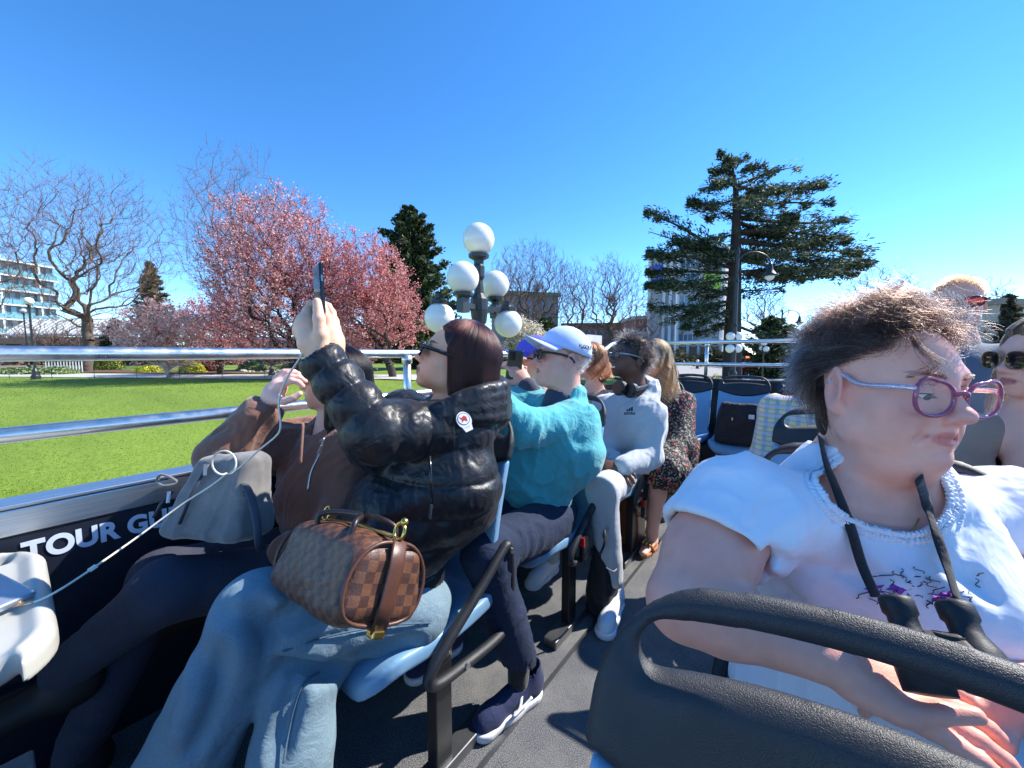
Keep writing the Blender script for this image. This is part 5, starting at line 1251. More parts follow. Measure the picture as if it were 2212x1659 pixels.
    T.ell(pel+V(0, -.02, -.05), (.19, .17, .10), None, .04); T.chain([hL, hL+(kL-hL)*.5, kL], [.098, .100, .088], .05, .03); T.chain([hR, kR], [.090, .080], .03)
    T.chain([kL, kL+(aL-kL)*.5, aL], [.084, .086, .094], .03, .02); T.chain([kR, kR+(aR-kR)*.5, aR], [.078, .084, .094], .015, .02)
    for a_ in (aL, aR): T.ell(a_+V(0, 0, -.05), (.10, .10, .05), None, .004, 'sub')
    crease(T, [[(1000, 1345), (930, 1344), (850, 1348), (770, 1360), (690, 1378), (600, 1408)]], .004, .006)
    crease(T, [[(470, 1322), (520, 1368), (565, 1402), (610, 1415)], [(565, 1405), (545, 1450), (520, 1510), (490, 1580), (470, 1630)], [(480, 1400), (470, 1470), (440, 1560), (420, 1630)], [(600, 1430), (660, 1440), (740, 1446)], [(640, 1480), (618, 1540), (600, 1600), (590, 1650)], [(540, 1310), (560, 1350), (575, 1390)], [(900, 1390), (840, 1410), (770, 1420)], [(980, 1380), (930, 1400), (880, 1405)], [(700, 1300), (650, 1330), (600, 1345)]], .019, .030)
    crease(T, [[(500, 1350), (530, 1420), (500, 1520), (450, 1620)], [(620, 1395), (700, 1410), (800, 1432)], [(430, 1420), (420, 1500), (385, 1600)]], .016, .03, -.3, 'add')
    dn = lambda v: .009*folds(v, 7, (.2, -.1, 1), .2, .8)+.0*folds(v+3, 18, (.6, .5, .6), .3, 1.0)
    m_seam0 = plain('denim_seam', srgb(70, 96, 118), .9); tr = finish(T, 'jeans', JM, me, dn)
    for ln in ([(1000, 1347), (930, 1346), (850, 1350), (770, 1362), (690, 1380), (610, 1408)], [(690, 1452), (655, 1478), (635, 1530), (622, 1590), (612, 1650)]):
        q = on(T, ln, .007, .3)
        if len(q) > 2: MB().tube(smooth_path(q, 5), .0022, 5).build('seam', m_seam0, tr, smooth=True)
    B = Fld(*box_of([aL+V(0, 0, -.25), aL], .14), .006); B.cone(aL, aL+V(-.02, -.02, -.22), .042, .036, .02)
    finish(B, 'ankle', skin('asia', SKIN_ASIA), me, None, 1, None, lambda w: np.tile(np.array(SKIN_ASIA[:3]), (len(w), 1)))
    # --- the phone
    e = empty('phone', tuple(ph), 'black smartphone held up in the raised hands', 'phone')
    pr = toward*.78+side*.62; pr /= np.linalg.norm(pr); pr = pr-up*(pr@up); pr /= np.linalg.norm(pr)
    nx = np.cross(up, pr)                                     # screen normal
    Rp = np.stack([pr, up, np.cross(pr, up)], 1); c0 = P(690, 640, .972)
    part(MB().box((-.036, -.078, -.0045), (.036, .078, .0045), Rp, c0), 'body', m_gloss, e, bevel=.006, seg=3)
    part(MB().box((-.033, -.074, .0046), (.033, .074, .005), Rp, c0), 'screen', m_shade, e)
    part(MB().box((-.033, -.074, -.005), (.033, .074, -.0046), Rp, c0), 'back_glass', m_shade, e)
    part(MB().box((.0361, .03, -.002), (.0368, .045, .002), Rp, c0), 'side_button', m_zip, e)
    return me
woman_black()
# ================================================================ the girl in the brown hoodie, by the rail
def girl_brown():
    rng = np.random.default_rng(102)
    hd = Head(P(722, 824, 1.40), (-.62, -.75, .02), (0, 0, 1), .97); nb = P(722, 915, 1.42)
    pel = V(-1.41, .68, .48); SR = V(-1.575, .70, .86); SL = V(-1.25, .72, .86)
    ER = P(492, 985, 1.26); WR = P(575, 880, 1.27); EL = V(-1.17, .62, .62); WL = V(-1.28, .48, .56)
    hip = P(628, 842, 1.26)
    F = Fld(*box_of([hd.o, nb, WR, ER, hip, pel+V(0, 0, .2), WL], .12), .0042)
    hd.sculpt(F, nose=.85, jaw=.92, neck=nb, neck_r=.048, lip=1.1); F.cone(nb, pel+V(0, 0, .2), .06, .1, .03); F.cone(SL, SR, .04, .04, .03)
    F.chain([SR, ER, WR], [.04, .035, .025], .02, .02); F.chain([SL, EL, WL], [.04, .035, .025], .02, .02)
    d = hip-WR; d /= np.linalg.norm(d)
    F.cone(WR, P(592, 852, 1.265), .025, .030, .02); F.cone(P(588, 850, 1.27), P(602, 834, 1.27), .027, .027, .02)
    for k, q in enumerate((((608, 832, 1.25), (630, 822, 1.245), (645, 826, 1.25), (654, 834, 1.26)), ((606, 826, 1.27), (630, 814, 1.27), (648, 816, 1.275), (660, 824, 1.285)), ((602, 821, 1.288), (624, 807, 1.292), (644, 808, 1.297), (657, 815, 1.305)), ((596, 818, 1.305), (614, 803, 1.31), (632, 802, 1.315), (644, 807, 1.32)))):
        F.chain([P(*a) for a in q], [.0118, .0105, .0096, .008], .008, .003)
    F.chain([P(590, 864, 1.25), P(614, 866, 1.24), P(634, 860, 1.24), P(648, 850, 1.245)], [.016, .0135, .0112, .0088], .012, .004)
    hand(F, WL, V(-.4, -.7, -.1), V(-.2, 0, -1), curl=.5, s=.95)
    skc = lambda w: np.where((np.linalg.norm(w-hd.o, axis=1) < .17)[:, None], hd.colour(w, srgb(250, 200, 180), srgb(196, 104, 106), ros=.3, browc=srgb(50, 36, 32)), np.tile(np.array(srgb(250, 198, 180)[:3]), (len(w), 1)))
    me = person('person', 'girl in brown zip hoodie by the rail, hand raised to her mouth', F, skin('fair', SKIN_LIGHT), skc)
    mh = cloth_mat('brown_fleece', srgb(132, 92, 76), .92, 700, .3, .14, .35, 16, .5)
    J = Fld(*box_of([nb, pel, SL, SR, ER, EL, WR, WL], .15), .006); fl = (V(-.1, -.99, 0), .78)
    J.cone(pel+V(0, 0, -.05), pel+V(0, .0, .2), .175, .175, .05, flat=fl); J.cone(pel+V(0, .0, .2), nb+V(0, 0, -.14), .175, .165, .06, flat=fl); J.cone(nb+V(0, 0, -.14), nb+V(0, 0, -.07), .15, .09, .06, flat=fl)
    J.cone(SL, SR, .062, .062, .05)
    J.chain([SR, ER, WR-(WR-ER)*.16], [.072, .082, .056], .05, .03); J.chain([SL, EL, WL-(WL-EL)*.1], [.072, .068, .05], .05, .03)
    dw = (WR-ER)/np.linalg.norm(WR-ER); J.cone(WR-dw*.075, WR-dw*.01, .043, .041, .012); J.cone(WR-dw*.0, WR+dw*.06, .033, .033, .004, 'sub')
    J.cone(nb+V(0, .05, .0), nb+V(.0, .08, -.09), .085, .075, .04); J.cone(nb+V(0, -.04, .08), nb+V(0, -.03, -.05), .062, .058, .02, 'sub')
    finish(J, 'hoodie', mh, me, lambda v: .014*folds(v, 12, (.4, .3, .8), .3, 1.)+.006*folds(v+2, 22, (.7, .2, .5), .3, 1.))
    m_zip = plain('zip_metal', srgb(150, 150, 152), .3, .9)
    zs = [P(700, 945, 1.17), P(688, 985, 1.15), P(672, 1020, 1.14), P(665, 1060, 1.13)]
    MB().tube(smooth_path(zs, 5), .004, 6).build('zip', m_zip, me, smooth=True); MB().bar(P(694, 962, 1.14), P(687, 980, 1.14), .012, .004).build('zip_pull', m_zip, me)
    MB().tube(smooth_path([P(655, 915, 1.2), P(652, 960, 1.16), P(649, 1000, 1.14)], 4), .004, 6).build('drawcord', mh, me, smooth=True)
    Hh = Fld(*box_of([hd.o], .2), .005); Hh.ell(hd.L(0, -.02, .042), (.082, .104, .092), hd.R, .02)
    for q in (1, -1): Hh.cone(hd.L(q*.066, -.01, .03), hd.L(q*.075, -.01, -.15), .028, .03, .03)
    Hh.cone(hd.L(0, -.08, 0), hd.L(0, -.085, -.17), .05, .045, .03); Hh.ell(hd.L(0, .12, -.03), (.068, .09, .12), hd.R, .02, 'sub')
    finish(Hh, 'hair', plain('hair_under_black', srgb(20, 17, 18), .4, var=.3, scale=60), me, None, 2)
    m_hb = hair_mat('hair_black', [(0, srgb(14, 11, 12)), (.7, srgb(34, 27, 27)), (1, srgb(62, 46, 42))], .24, .3)
    p1 = fall(hd, 3600, rng, (-1.75, 1.75), 0, (.2, .3), .094, .124, .103, flick=.05, curl=.004, cf=14, stop=1.6); strands('hair_strands', p1, .0009, m_hb, me)
    lk = fall(hd, 700, rng, (1.2, 2.0), 0, (.28, .38), .088, .11, .098, flick=.05, curl=.006, cf=12, stop=1.6); strands('hair_lock', lk, .0009, m_hb, me)
    g = glasses('sunglasses', hd, m_gloss, m_shade, me, w=.052, h=.038, y=.108, z=.008, r=.003); keep(me, g)
    # dark jeans
    T = Fld(*box_of([pel, P(330, 1250, 1.02), P(120, 1430, .98), V(-1.3, .2, .1)], .15), .0068)
    hR, hL = V(-1.49, .62, .46), V(-1.30, .62, .46); kL, kR = P(360, 1275, 1.03), V(-1.52, .24, .52); aL, aR = P(150, 1440, 1.0), V(-1.52, .05, .12)
    T.ell(pel+V(0, 0, -.03), (.18, .17, .10), None, .04); T.chain([hL, kL, aL], [.095, .078, .052], .05, .03); T.chain([hR, kR, aR], [.09, .074, .05], .05, .03)
    finish(T, 'jeans', denim('jeans_black', srgb(58, 60, 74)), me, lambda v: .007*folds(v, 11, (.2, -.6, .5), .4, 1.))
    for i, a in enumerate((aL, aR)):
        S = Fld(*box_of([a, a+V(-.03, -.2, -.1)], .1), .006); S.cone(a+V(0, .02, -.05), a+V(-.02, -.16, -.08), .045, .036, .03); S.cone(a, a+V(0, 0, -.06), .045, .045, .03); finish(S, 'shoe', plain('shoe_black', srgb(30, 30, 32), .6), me)
girl_brown()
# ================================================================ further passengers
def cap(name, hd, par, m_dome, m_brim, tilt=-.10, s=1.0, brim_l=.075, letter=None, btn=True):
    """baseball cap: domed crown, curved peak, seams"""
    c0 = V(0, -.012, .050); ct = math.cos(tilt); st = math.sin(tilt); Rx = np.array([[1, 0, 0], [0, ct, -st], [0, st, ct]])
    W = lambda p: hd.L(*(c0+Rx@(V(*p)*s)))
    v = []; f = []; nu, nv = 30, 10
    for j in range(nv+1):
        th = (math.pi/2*1.04)*j/nv
        for i in range(nu):
            a = 2*math.pi*i/nu; rr = 1+.008*abs(math.sin(3*a)); v.append(W((.086*math.sin(th)*math.sin(a)*rr, (.106 if math.cos(a) > 0 else .108)*math.sin(th)*math.cos(a)*rr, .094*math.cos(th)-.004)))
    for j in range(nv):
        for i in range(nu): f.append((j*nu+i, (j+1)*nu+i, (j+1)*nu+(i+1) % nu, j*nu+(i+1) % nu))
    o = obj(name, mesh_np(name, np.array(v), np.array(f)), m_dome, par); md = o.modifiers.new('thick', 'SOLIDIFY'); md.thickness = .003
    v = []; f = []; nu, nv = 22, 8
    for k in (0, 1):
        for j in range(nv+1):
            for i in range(nu+1):
                a = (i/nu-.5)*2*1.22; t = j/nv; r0x, r0y = .088, .104; L = brim_l*(max(0, 1-(a/1.32)**2))**.5*t
                x = r0x*math.sin(a)*(1+.10*t); y = r0y*math.cos(a)+L; z = -.004-.022*(x/.08)**2*(.3+.7*t)+.004*t-.004*k
                v.append(W((x, y, z)))
    n1 = (nu+1)*(nv+1)
    for k in (0, 1):
        for j in range(nv):
            for i in range(nu):
                q = [k*n1+j*(nu+1)+i, k*n1+j*(nu+1)+i+1, k*n1+(j+1)*(nu+1)+i+1, k*n1+(j+1)*(nu+1)+i]; f.append(q if k == 0 else q[::-1])
    for i in range(nu): f.append([nv*(nu+1)+i, nv*(nu+1)+i+1, n1+nv*(nu+1)+i+1, n1+nv*(nu+1)+i])
    b = obj('peak', mesh_np('peak', np.array(v), np.array(f)), m_brim, o)
    if btn: MB().sphere(W((0, 0, .092)), .006, 10, 6, (1, 1, .6)).build('button', m_dome, o, smooth=True)
    sm = MB()
    for i in range(6):
        a = i*math.pi/3; sm.tube([W((.0868*math.sin(t)*math.sin(a), .1085*math.sin(t)*math.cos(a), .0945*math.cos(t)-.004)) for t in np.linspace(.05, 1.6, 10)], .0011, 5)
    sm.build('seam', m_dome, o, smooth=True)
    if letter:
        s_, az, zz, size, m = letter; p = V(.089*math.sin(az), .109*math.cos(az), zz)
        nrm = hd.R@Rx@V(math.sin(az)/.089, math.cos(az)/.109, .25/.09); nrm /= np.linalg.norm(nrm); up = hd.R[:, 2]; X = np.cross(up, nrm); X /= np.linalg.norm(X); Y = np.cross(nrm, X)
        t = text(s_, size, (0, 0, 0), (0, 0, 0), m, 'cap_lettering', o, bold=.0006, align='CENTER', ext=.0006)
        M = Matrix.Identity(4)
        for r_ in range(3): M[r_][0], M[r_][1], M[r_][2], M[r_][3] = X[r_], Y[r_], nrm[r_], (W(p)+nrm*.002)[r_]
        t.matrix_world = M
    return o
def shortish(hd, n, rng, L, up=.35, back=.5, region=None, K=6, jit=.25, curl=0, cf=60, rad=(.0745, .099, .087), c=(0, -.008, .034)):
    """short hair: roots on the skull, combed back and down"""
    d = rng.normal(size=(n*4, 3)); d /= np.linalg.norm(d, axis=1)[:, None]; p = d*V(*rad)+V(*c)
    ok = (p[:, 2] > .02+.9*np.maximum(p[:, 1]-.0, 0)-.0*p[:, 1]) | ((p[:, 1] < -.02) & (p[:, 2] > -.055))
    if region is not None: ok &= region(p)
    p, d = p[ok][:n], d[ok][:n]; n = len(p); nr = d/V(*rad); nr /= np.linalg.norm(nr, axis=1)[:, None]
    t = V(0, -back, -.25)-nr*(nr@V(0, -back, -.25))[:, None]; dr = nr*up+t+rng.normal(0, jit, (n, 3)); dr /= np.linalg.norm(dr, axis=1)[:, None]
    Ln = rng.uniform(L[0], L[1], n); pts = np.zeros((n, K, 3)); ph = rng.random(n)*6.3
    for j in range(K):
        s_ = Ln*j/(K-1); q = p+dr*s_[:, None]+t*(s_**2*4)[:, None]
        if curl: w_ = curl*(j/(K-1)); q = q+np.stack([w_*np.sin(s_*cf+ph), w_*np.cos(s_*cf+ph), w_*np.sin(s_*cf*.8+2*ph)], 1)
        pts[:, j] = q
    return hd.o+hd.s*(pts@hd.R.T)
def sneaker(name, heel, toe, par, m_up, m_sole, h=.09, w=.048, ankle=None):
    d = V(*toe)-V(*heel); L = np.linalg.norm(d); d /= L; sd = np.cross(d, V(0, 0, 1)); R = np.stack([sd, d, V(0, 0, 1)], 1); o = V(*heel)
    F = Fld(*box_of([heel, toe, o+V(0, 0, .13)], .08), .0048)
    F.cone(o+R@V(0, .045, .055), o+R@V(0, L-.06, .04), .050, .036, .03, flat=(sd, .82)); F.cone(o+R@V(0, L-.075, .035), o+R@V(0, L-.045, .03), .04, .034, .02); F.cone(o+R@V(0, .05, .06), o+R@V(0, .045, h+.02), .042, .038, .02)
    F.cone(o+R@V(0, .045, h+.10), o+R@V(0, .05, h-.01), .036, .030, .01, 'sub'); F.box(o+R@V(0, L/2, -.04), (.2, .3, .058), R, .002, .002, 'sub')
    u = finish(F, name, m_up, par)
    S = Fld(*box_of([heel, toe], .09), .0048)
    S.cone(o+R@V(0, .05, .022), o+R@V(0, L*.5, .018), .046, .038, .03); S.cone(o+R@V(0, L*.5, .018), o+R@V(0, L-.05, .02), .038, .046, .03)
    S.box(o+R@V(0, L/2, .13), (.3, .4, .1), R, .002, .004, 'sub'); S.box(o+R@V(0, L/2, -.1), (.3, .4, .1), R, .002, .004, 'sub')
    s = finish(S, 'sole', m_sole, u)
    lc = MB()
    for i in range(4):
        t = .10+.028*i; z = h-.004-.014*i; lc.tube([o+R@V(-.030, t, z-.014), o+R@V(0, t+.005, z+.004), o+R@V(.030, t, z-.014)], .0026, 5)
    lc.build('laces', m_sole, u, smooth=True); return u
def man_cap():
    rng = np.random.default_rng(103); D = 1.70
    hd = Head(P(1213, 778, D), (-.66, -.72, .14), (-.03, -.03, 1), 1.05); nb = P(1222, 862, D+.02)
    pel = V(-.98, 1.45, .50); SL = P(1248, 914, 1.65); SR = V(-1.12, 1.55, .98); EL = P(1135, 925, 1.50); WL = P(1075, 868, 1.42); ER = V(-1.12, 1.30, .86); WR = V(-1.0, 1.12, .98)
    F = Fld(*box_of([hd.o, nb, WL, EL, ER, WR, pel+V(0, 0, .2)], .13), .0042)
    hd.sculpt(F, nose=1.18, jaw=1.08, chin=1.05, neck=nb+V(0, 0, -.03), neck_r=.062, fat=.45, lip=.75, brow=1.1); F.cone(nb, pel+V(0, 0, .2), .07, .12, .03); F.cone(SL, SR, .05, .05, .03)
    F.chain([SL, EL, WL], [.045, .04, .03], .02, .02); F.chain([SR, ER, WR], [.045, .04, .03], .02, .02)
    hand(F, WL, V(-.6, -.6, .5), V(-.5, .3, .2), curl=.4, s=1.08); hand(F, WR, V(-.2, -.6, .6), V(.4, .3, 0), curl=.4, s=1.08)
    skc = lambda w: hd.colour(w, srgb(240, 178, 156), srgb(168, 96, 88), rosy=(.58, .2, .17), ros=.45)
    me = person('person', 'older man in turquoise sweater, white cap and sunglasses looking up', F, skin('ruddy', srgb(240, 178, 156)), skc)
    mt = cloth_mat('turquoise_fleece', srgb(84, 178, 184), .9, 800, .35, .12, .35, 34, .5)
    J = Fld(*box_of([nb, pel, SL, SR, ER, EL, WR, WL], .17), .0062); fl = (V(-.2, -.98, 0), .86)
    J.cone(pel+V(0, 0, -.06), pel+V(0, -.02, .16), .175, .188, .05, flat=fl); J.cone(pel+V(0, -.02, .16), nb+V(0, -.03, -.2), .188, .178, .06, flat=fl); J.cone(nb+V(0, -.02, -.2), nb+V(0, 0, -.09), .185, .10, .07, flat=fl)
    J.cone(SL, SR, .072, .072, .06); J.chain([SL, EL, WL-(WL-EL)*.1], [.082, .072, .052], .05, .03); J.chain([SR, ER, WR-(WR-ER)*.1], [.082, .07, .052], .05, .03)
    J.cone(nb+V(0, .01, .015), nb+V(0, .01, -.06), .084, .088, .02); J.cone(nb+V(-.01, -.01, .1), nb+V(-.01, -.02, -.05), .072, .066, .008, 'sub'); J.cone(nb+V(-.07, -.12, -.05), nb+V(-.03, -.06, .0), .03, .04, .02, 'sub')
    finish(J, 'sweater', mt, me, lambda v: .011*folds(v, 11, (.5, -.5, .35), .2, .9)+.005*folds(v+5, 19, (.3, .5, .6), .3, 1.))
    C = Fld(*box_of([nb], .16), .006); C.cone(nb+V(-.01, -.02, .0), nb+V(-.02, -.04, -.10), .078, .09, .02); C.cone(nb+V(-.0, -.01, .1), nb+V(-.0, -.01, -.03), .068, .066, .008, 'sub'); finish(C, 'undershirt', cloth_mat('navy_knit', srgb(50, 62, 84)), me)
    mw = cloth_mat('cap_cotton', srgb(196, 210, 248), .8, 900, .2, .04, .1, 10, .2); ml = plain('cap_ink', srgb(24, 26, 34), .6)
    cap('cap', hd, me, mw, mw, .17, 1.02, .082, letter=('H₂GOLF', -2.05, .016, .021, ml))
    strands('hair', shortish(hd, 1500, rng, (.015, .035), .15, .4, lambda p: (p[:, 2] < .055) & (p[:, 1] < .03)), .0008, hair_mat('hair_grey', [(0, srgb(70, 66, 64)), (1, srgb(190, 186, 182))], .35), me)
    g = glasses('sunglasses', hd, m_gloss, m_shade, me, w=.056, h=.040, y=.108, z=.010, r=.003, temple=(.005, .003)); keep(me, g)
    T = Fld(*box_of([pel, P(1080, 1180, 1.3), V(-.72, 1.05, .1), V(-1.1, 1.0, .2)], .16), .0068)
    hL, hR = V(-.86, 1.38, .46), V(-1.06, 1.38, .46); kL, kR = P(1050, 1195, 1.27), V(-1.08, .98, .50); aL, aR = V(-.725, .985, .17), V(-1.08, 1.0, .12)
    T.ell(pel+V(0, 0, -.03), (.20, .19, .11), None, .04); T.chain([hL, kL], [.105, .078], .05); T.chain([kL, aL], [.075, .060], .03); T.chain([hR, kR, aR], [.10, .085, .06], .05, .03)
    T.cone(aL+V(0, 0, -.07), aL+V(0, 0, -.005), .062, .055, .004, 'sub')
    finish(T, 'jeans', denim('jeans_navy', srgb(34, 44, 66)), me, lambda v: .008*folds(v, 13, (.5, .6, .4), .25, .8))
    S = Fld(*box_of([aL], .14), .005); S.cone(aL+V(0, 0, .05), aL+V(0, -.005, -.08), .040, .036, .01); finish(S, 'sock', cloth_mat('sock_black', srgb(40, 36, 36)), me)
    m_nv = cloth_mat('sneaker_navy', srgb(42, 50, 84), .8, 500, .5, .15, .1, 30, .3); m_so = plain('sole_white', srgb(222, 222, 226), .55, var=.05, bump=.3, bscale=90)
    sn = sneaker('sneaker', V(-.70, 1.075, .0), V(-.765, .79, .0), me, m_nv, m_so, .095, .05)
    sw = [(-.722, .975, .075), (-.7, .93, .05), (-.705, .90, .045), (-.70, .95, .042), (-.69, .985, .055)]
    MB().tube(smooth_path([V(*q)+V(.018, .0, 0) for q in sw], 4), .005, 6, flat=.6).build('side_swoosh', m_so, sn, smooth=True)
    sneaker('sneaker', V(-1.08, 1.06, 0), V(-1.09, .79, 0), me, m_nv, m_so)
man_cap()
def man_grey():
    rng = np.random.default_rng(104); D = 2.2
    hd = Head(P(1362, 776, D), (-.60, -.78, .16), (0, -.05, 1), 1.05); nb = P(1372, 846, D+.03)
    pel = V(-.96, 2.20, .50); SL = P(1404, 895, 2.14); SR = P(1308, 880, 2.32); EL = P(1404, 985, 2.07); WL = P(1345, 1010, 1.95); ER = P(1300, 975, 2.2); WR = P(1330, 1005, 2.05)
    F = Fld(*box_of([hd.o, nb, WL, EL, ER, WR, pel+V(0, 0, .2)], .13), .005)
    hd.sculpt(F, nose=1.05, jaw=1.0, neck=nb+V(0, 0, -.03), neck_r=.056, smile=.8, lip=1.15); F.cone(nb, pel+V(0, 0, .2), .07, .12, .03); F.cone(SL, SR, .05, .05, .03)
    F.chain([SL, EL, WL], [.04, .036, .027], .02, .02); F.chain([SR, ER, WR], [.04, .036, .027], .02, .02); hand(F, WL, V(-.7, -.3, .0), V(-.2, .4, -.8), curl=.5); hand(F, WR, V(.5, -.5, 0), V(0, .4, -.8), curl=.5, thumb=-1)
    skc = lambda w: hd.colour(w, SKIN_DARK, srgb(122, 70, 62), rosy=(.14, .06, .045), ros=.3, browc=srgb(20, 14, 12), stub=srgb(44, 30, 26))
    me = person('person', 'smiling man in light grey hoodie with black headphones round his neck', F, skin('dark', SKIN_DARK), skc)
    tt = MB(); tt.tube([hd.L(-.017, .0905, -.0555), hd.L(-.009, .0975, -.0575), hd.L(0, .1, -.058), hd.L(.009, .0975, -.0575), hd.L(.017, .0905, -.0555)], .0042, 6, flat=1.2); tt.build('teeth', plain('teeth', srgb(236, 232, 222), .3), me, smooth=True)
    mg = cloth_mat('grey_marl', srgb(190, 194, 198), .92, 500, .3, .08, .35, 12, .5)
    J = Fld(*box_of([nb, pel, SL, SR, ER, EL, WR, WL], .16), .0068); fl = (V(-.2, -.98, 0), .80)
    J.cone(pel+V(0, 0, -.05), pel+V(0, -.01, .18), .162, .166, .05, flat=fl); J.cone(pel+V(0, -.01, .18), nb+V(0, -.02, -.18), .166, .166, .06, flat=fl); J.cone(nb+V(0, -.01, -.18), nb+V(0, 0, -.07), .17, .09, .07, flat=fl); J.cone(SL, SR, .066, .066, .06)
    J.chain([SL, EL, WL-(WL-EL)*.05], [.076, .074, .050], .05, .03); J.chain([SR, ER, WR], [.076, .07, .05], .05, .03); J.cone(nb+V(.03, .06, -.0), nb+V(.03, .08, -.08), .095, .08, .04); J.cone(nb+V(0, -.02, .1), nb+V(0, -.02, -.03), .066, .06, .012, 'sub')
    finish(J, 'hoodie', mg, me, lambda v: .012*folds(v, 11, (.3, .2, .8), .2, .9)+.005*folds(v+5, 19, (.6, .3, .5), .3, 1.))
    ch = P(1360, 888, 1.98); nn = -_F; X = _R; lg = plain('logo_black', srgb(26, 28, 34), .6)
    Rl = frame(-_F*.9+V(0, 0, .2)); Rl = np.stack([-Rl[:, 0], Rl[:, 2], Rl[:, 1]], 1)
    lo = MB()
    for i, (x, h_) in enumerate(((-.016, .010), (-.004, .017), (.008, .024))): lo.prism([(x, 0), (x+.009, 0), (x+.009+.0*h_, h_), (x-.001, h_*.75)], 0, .002, Rl, ch)
    lo.build('chest_logo_bars', lg, me)
    t = text('adidas', .024, (0, 0, 0), (0, 0, 0), lg, 'chest_lettering', me, bold=.0006, align='CENTER'); M = Matrix.Identity(4)
    for r_ in range(3): M[r_][0], M[r_][1], M[r_][2], M[r_][3] = Rl[r_, 0], Rl[r_, 1], Rl[r_, 2], (ch+Rl@V(0, -.018, .001))[r_]
    t.matrix_world = M
    hp = empty('headphones', tuple(nb)); m_hp = plain('headphone_black', srgb(24, 24, 27), .35)
    for (x, y, d_) in ((1338, 838, 2.02), (1362, 843, 2.0)):
        c = P(x, y, d_); ax = V(-.3, -.9, .1); ax /= np.linalg.norm(ax); part(MB().tube([c-ax*.018, c+ax*.008, c+ax*.018], [.040, .041, .034], 18), 'ear_cup', m_hp, hp, smooth=False)
    part(MB().tube(smooth_path([P(1335, 832, 2.06), P(1345, 826, 2.25), P(1375, 828, 2.33), P(1398, 832, 2.2), P(1375, 840, 2.03)], 6), .012, 8), 'band', m_hp, hp, smooth=True); keep(me, hp)
    Hh = Fld(*box_of([hd.o], .17), .006); cap_hair(Hh, hd, .010); Hh.ell(hd.L(0, .115, -.045), (.09, .085, .13), hd.R, .015, 'sub'); Hh.ell(hd.L(0, .02, -.10), (.12, .12, .10), hd.R, .015, 'sub')
    finish(Hh, 'hair', plain('hair_under_black', srgb(20, 17, 18), .4), me)
    strands('hair_strands', shortish(hd, 2600, rng, (.03, .06), .9, .2, curl=.008, cf=90, jit=.35, K=9), .0011, hair_mat('hair_black_short', [(0, srgb(14, 12, 12)), (.8, srgb(38, 32, 30)), (1, srgb(96, 84, 76))], .3), me)
    g = glasses('spectacles', hd, m_gloss, m_clear, me, w=.052, h=.032, y=.108, z=.010, r=.0024, tmat=plain('temple_silver', srgb(170, 172, 176), .3, .8)); keep(me, g)
    T = Fld(*box_of([pel, V(-.75, 1.7, .5), V(-.62, 1.7, .05), V(-1.1, 1.7, .1)], .15), .0075)
    hL, hR = V(-.84, 2.12, .46), V(-1.03, 2.12, .46); kL, kR = P(1300, 1062, 1.72), V(-1.06, 1.72, .52); aL, aR = P(1322, 1245, 1.76), V(-1.06, 1.72, .1)
    T.ell(pel+V(0, 0, -.03), (.18, .17, .10), None, .04); T.chain([hL, kL], [.09, .072], .05); T.chain([kL, aL], [.068, .05], .03); T.chain([hR, kR, aR], [.09, .07, .05], .05, .03)
    finish(T, 'trousers', cloth_mat('pale_grey_denim', srgb(186, 188, 190), .85, 700, .3, .06, .1, 14, .5), me, lambda v: .008*folds(v, 11, (.3, .3, .7), .4, 1.))
    m_w = plain('trainer_white', srgb(232, 234, 240), .5, var=.04)
    h_ = P(1322, 1265, 1.80); h_[2] = 0; tq = h_+V(.06, -.27, 0)
    sneaker('trainer', h_+V(0, .06, 0), tq+V(0, .04, 0), me, m_w, m_w, .10); sneaker('trainer', V(-1.06, 1.78, 0), V(-1.06, 1.51, 0), me, m_w, m_w)
man_grey()
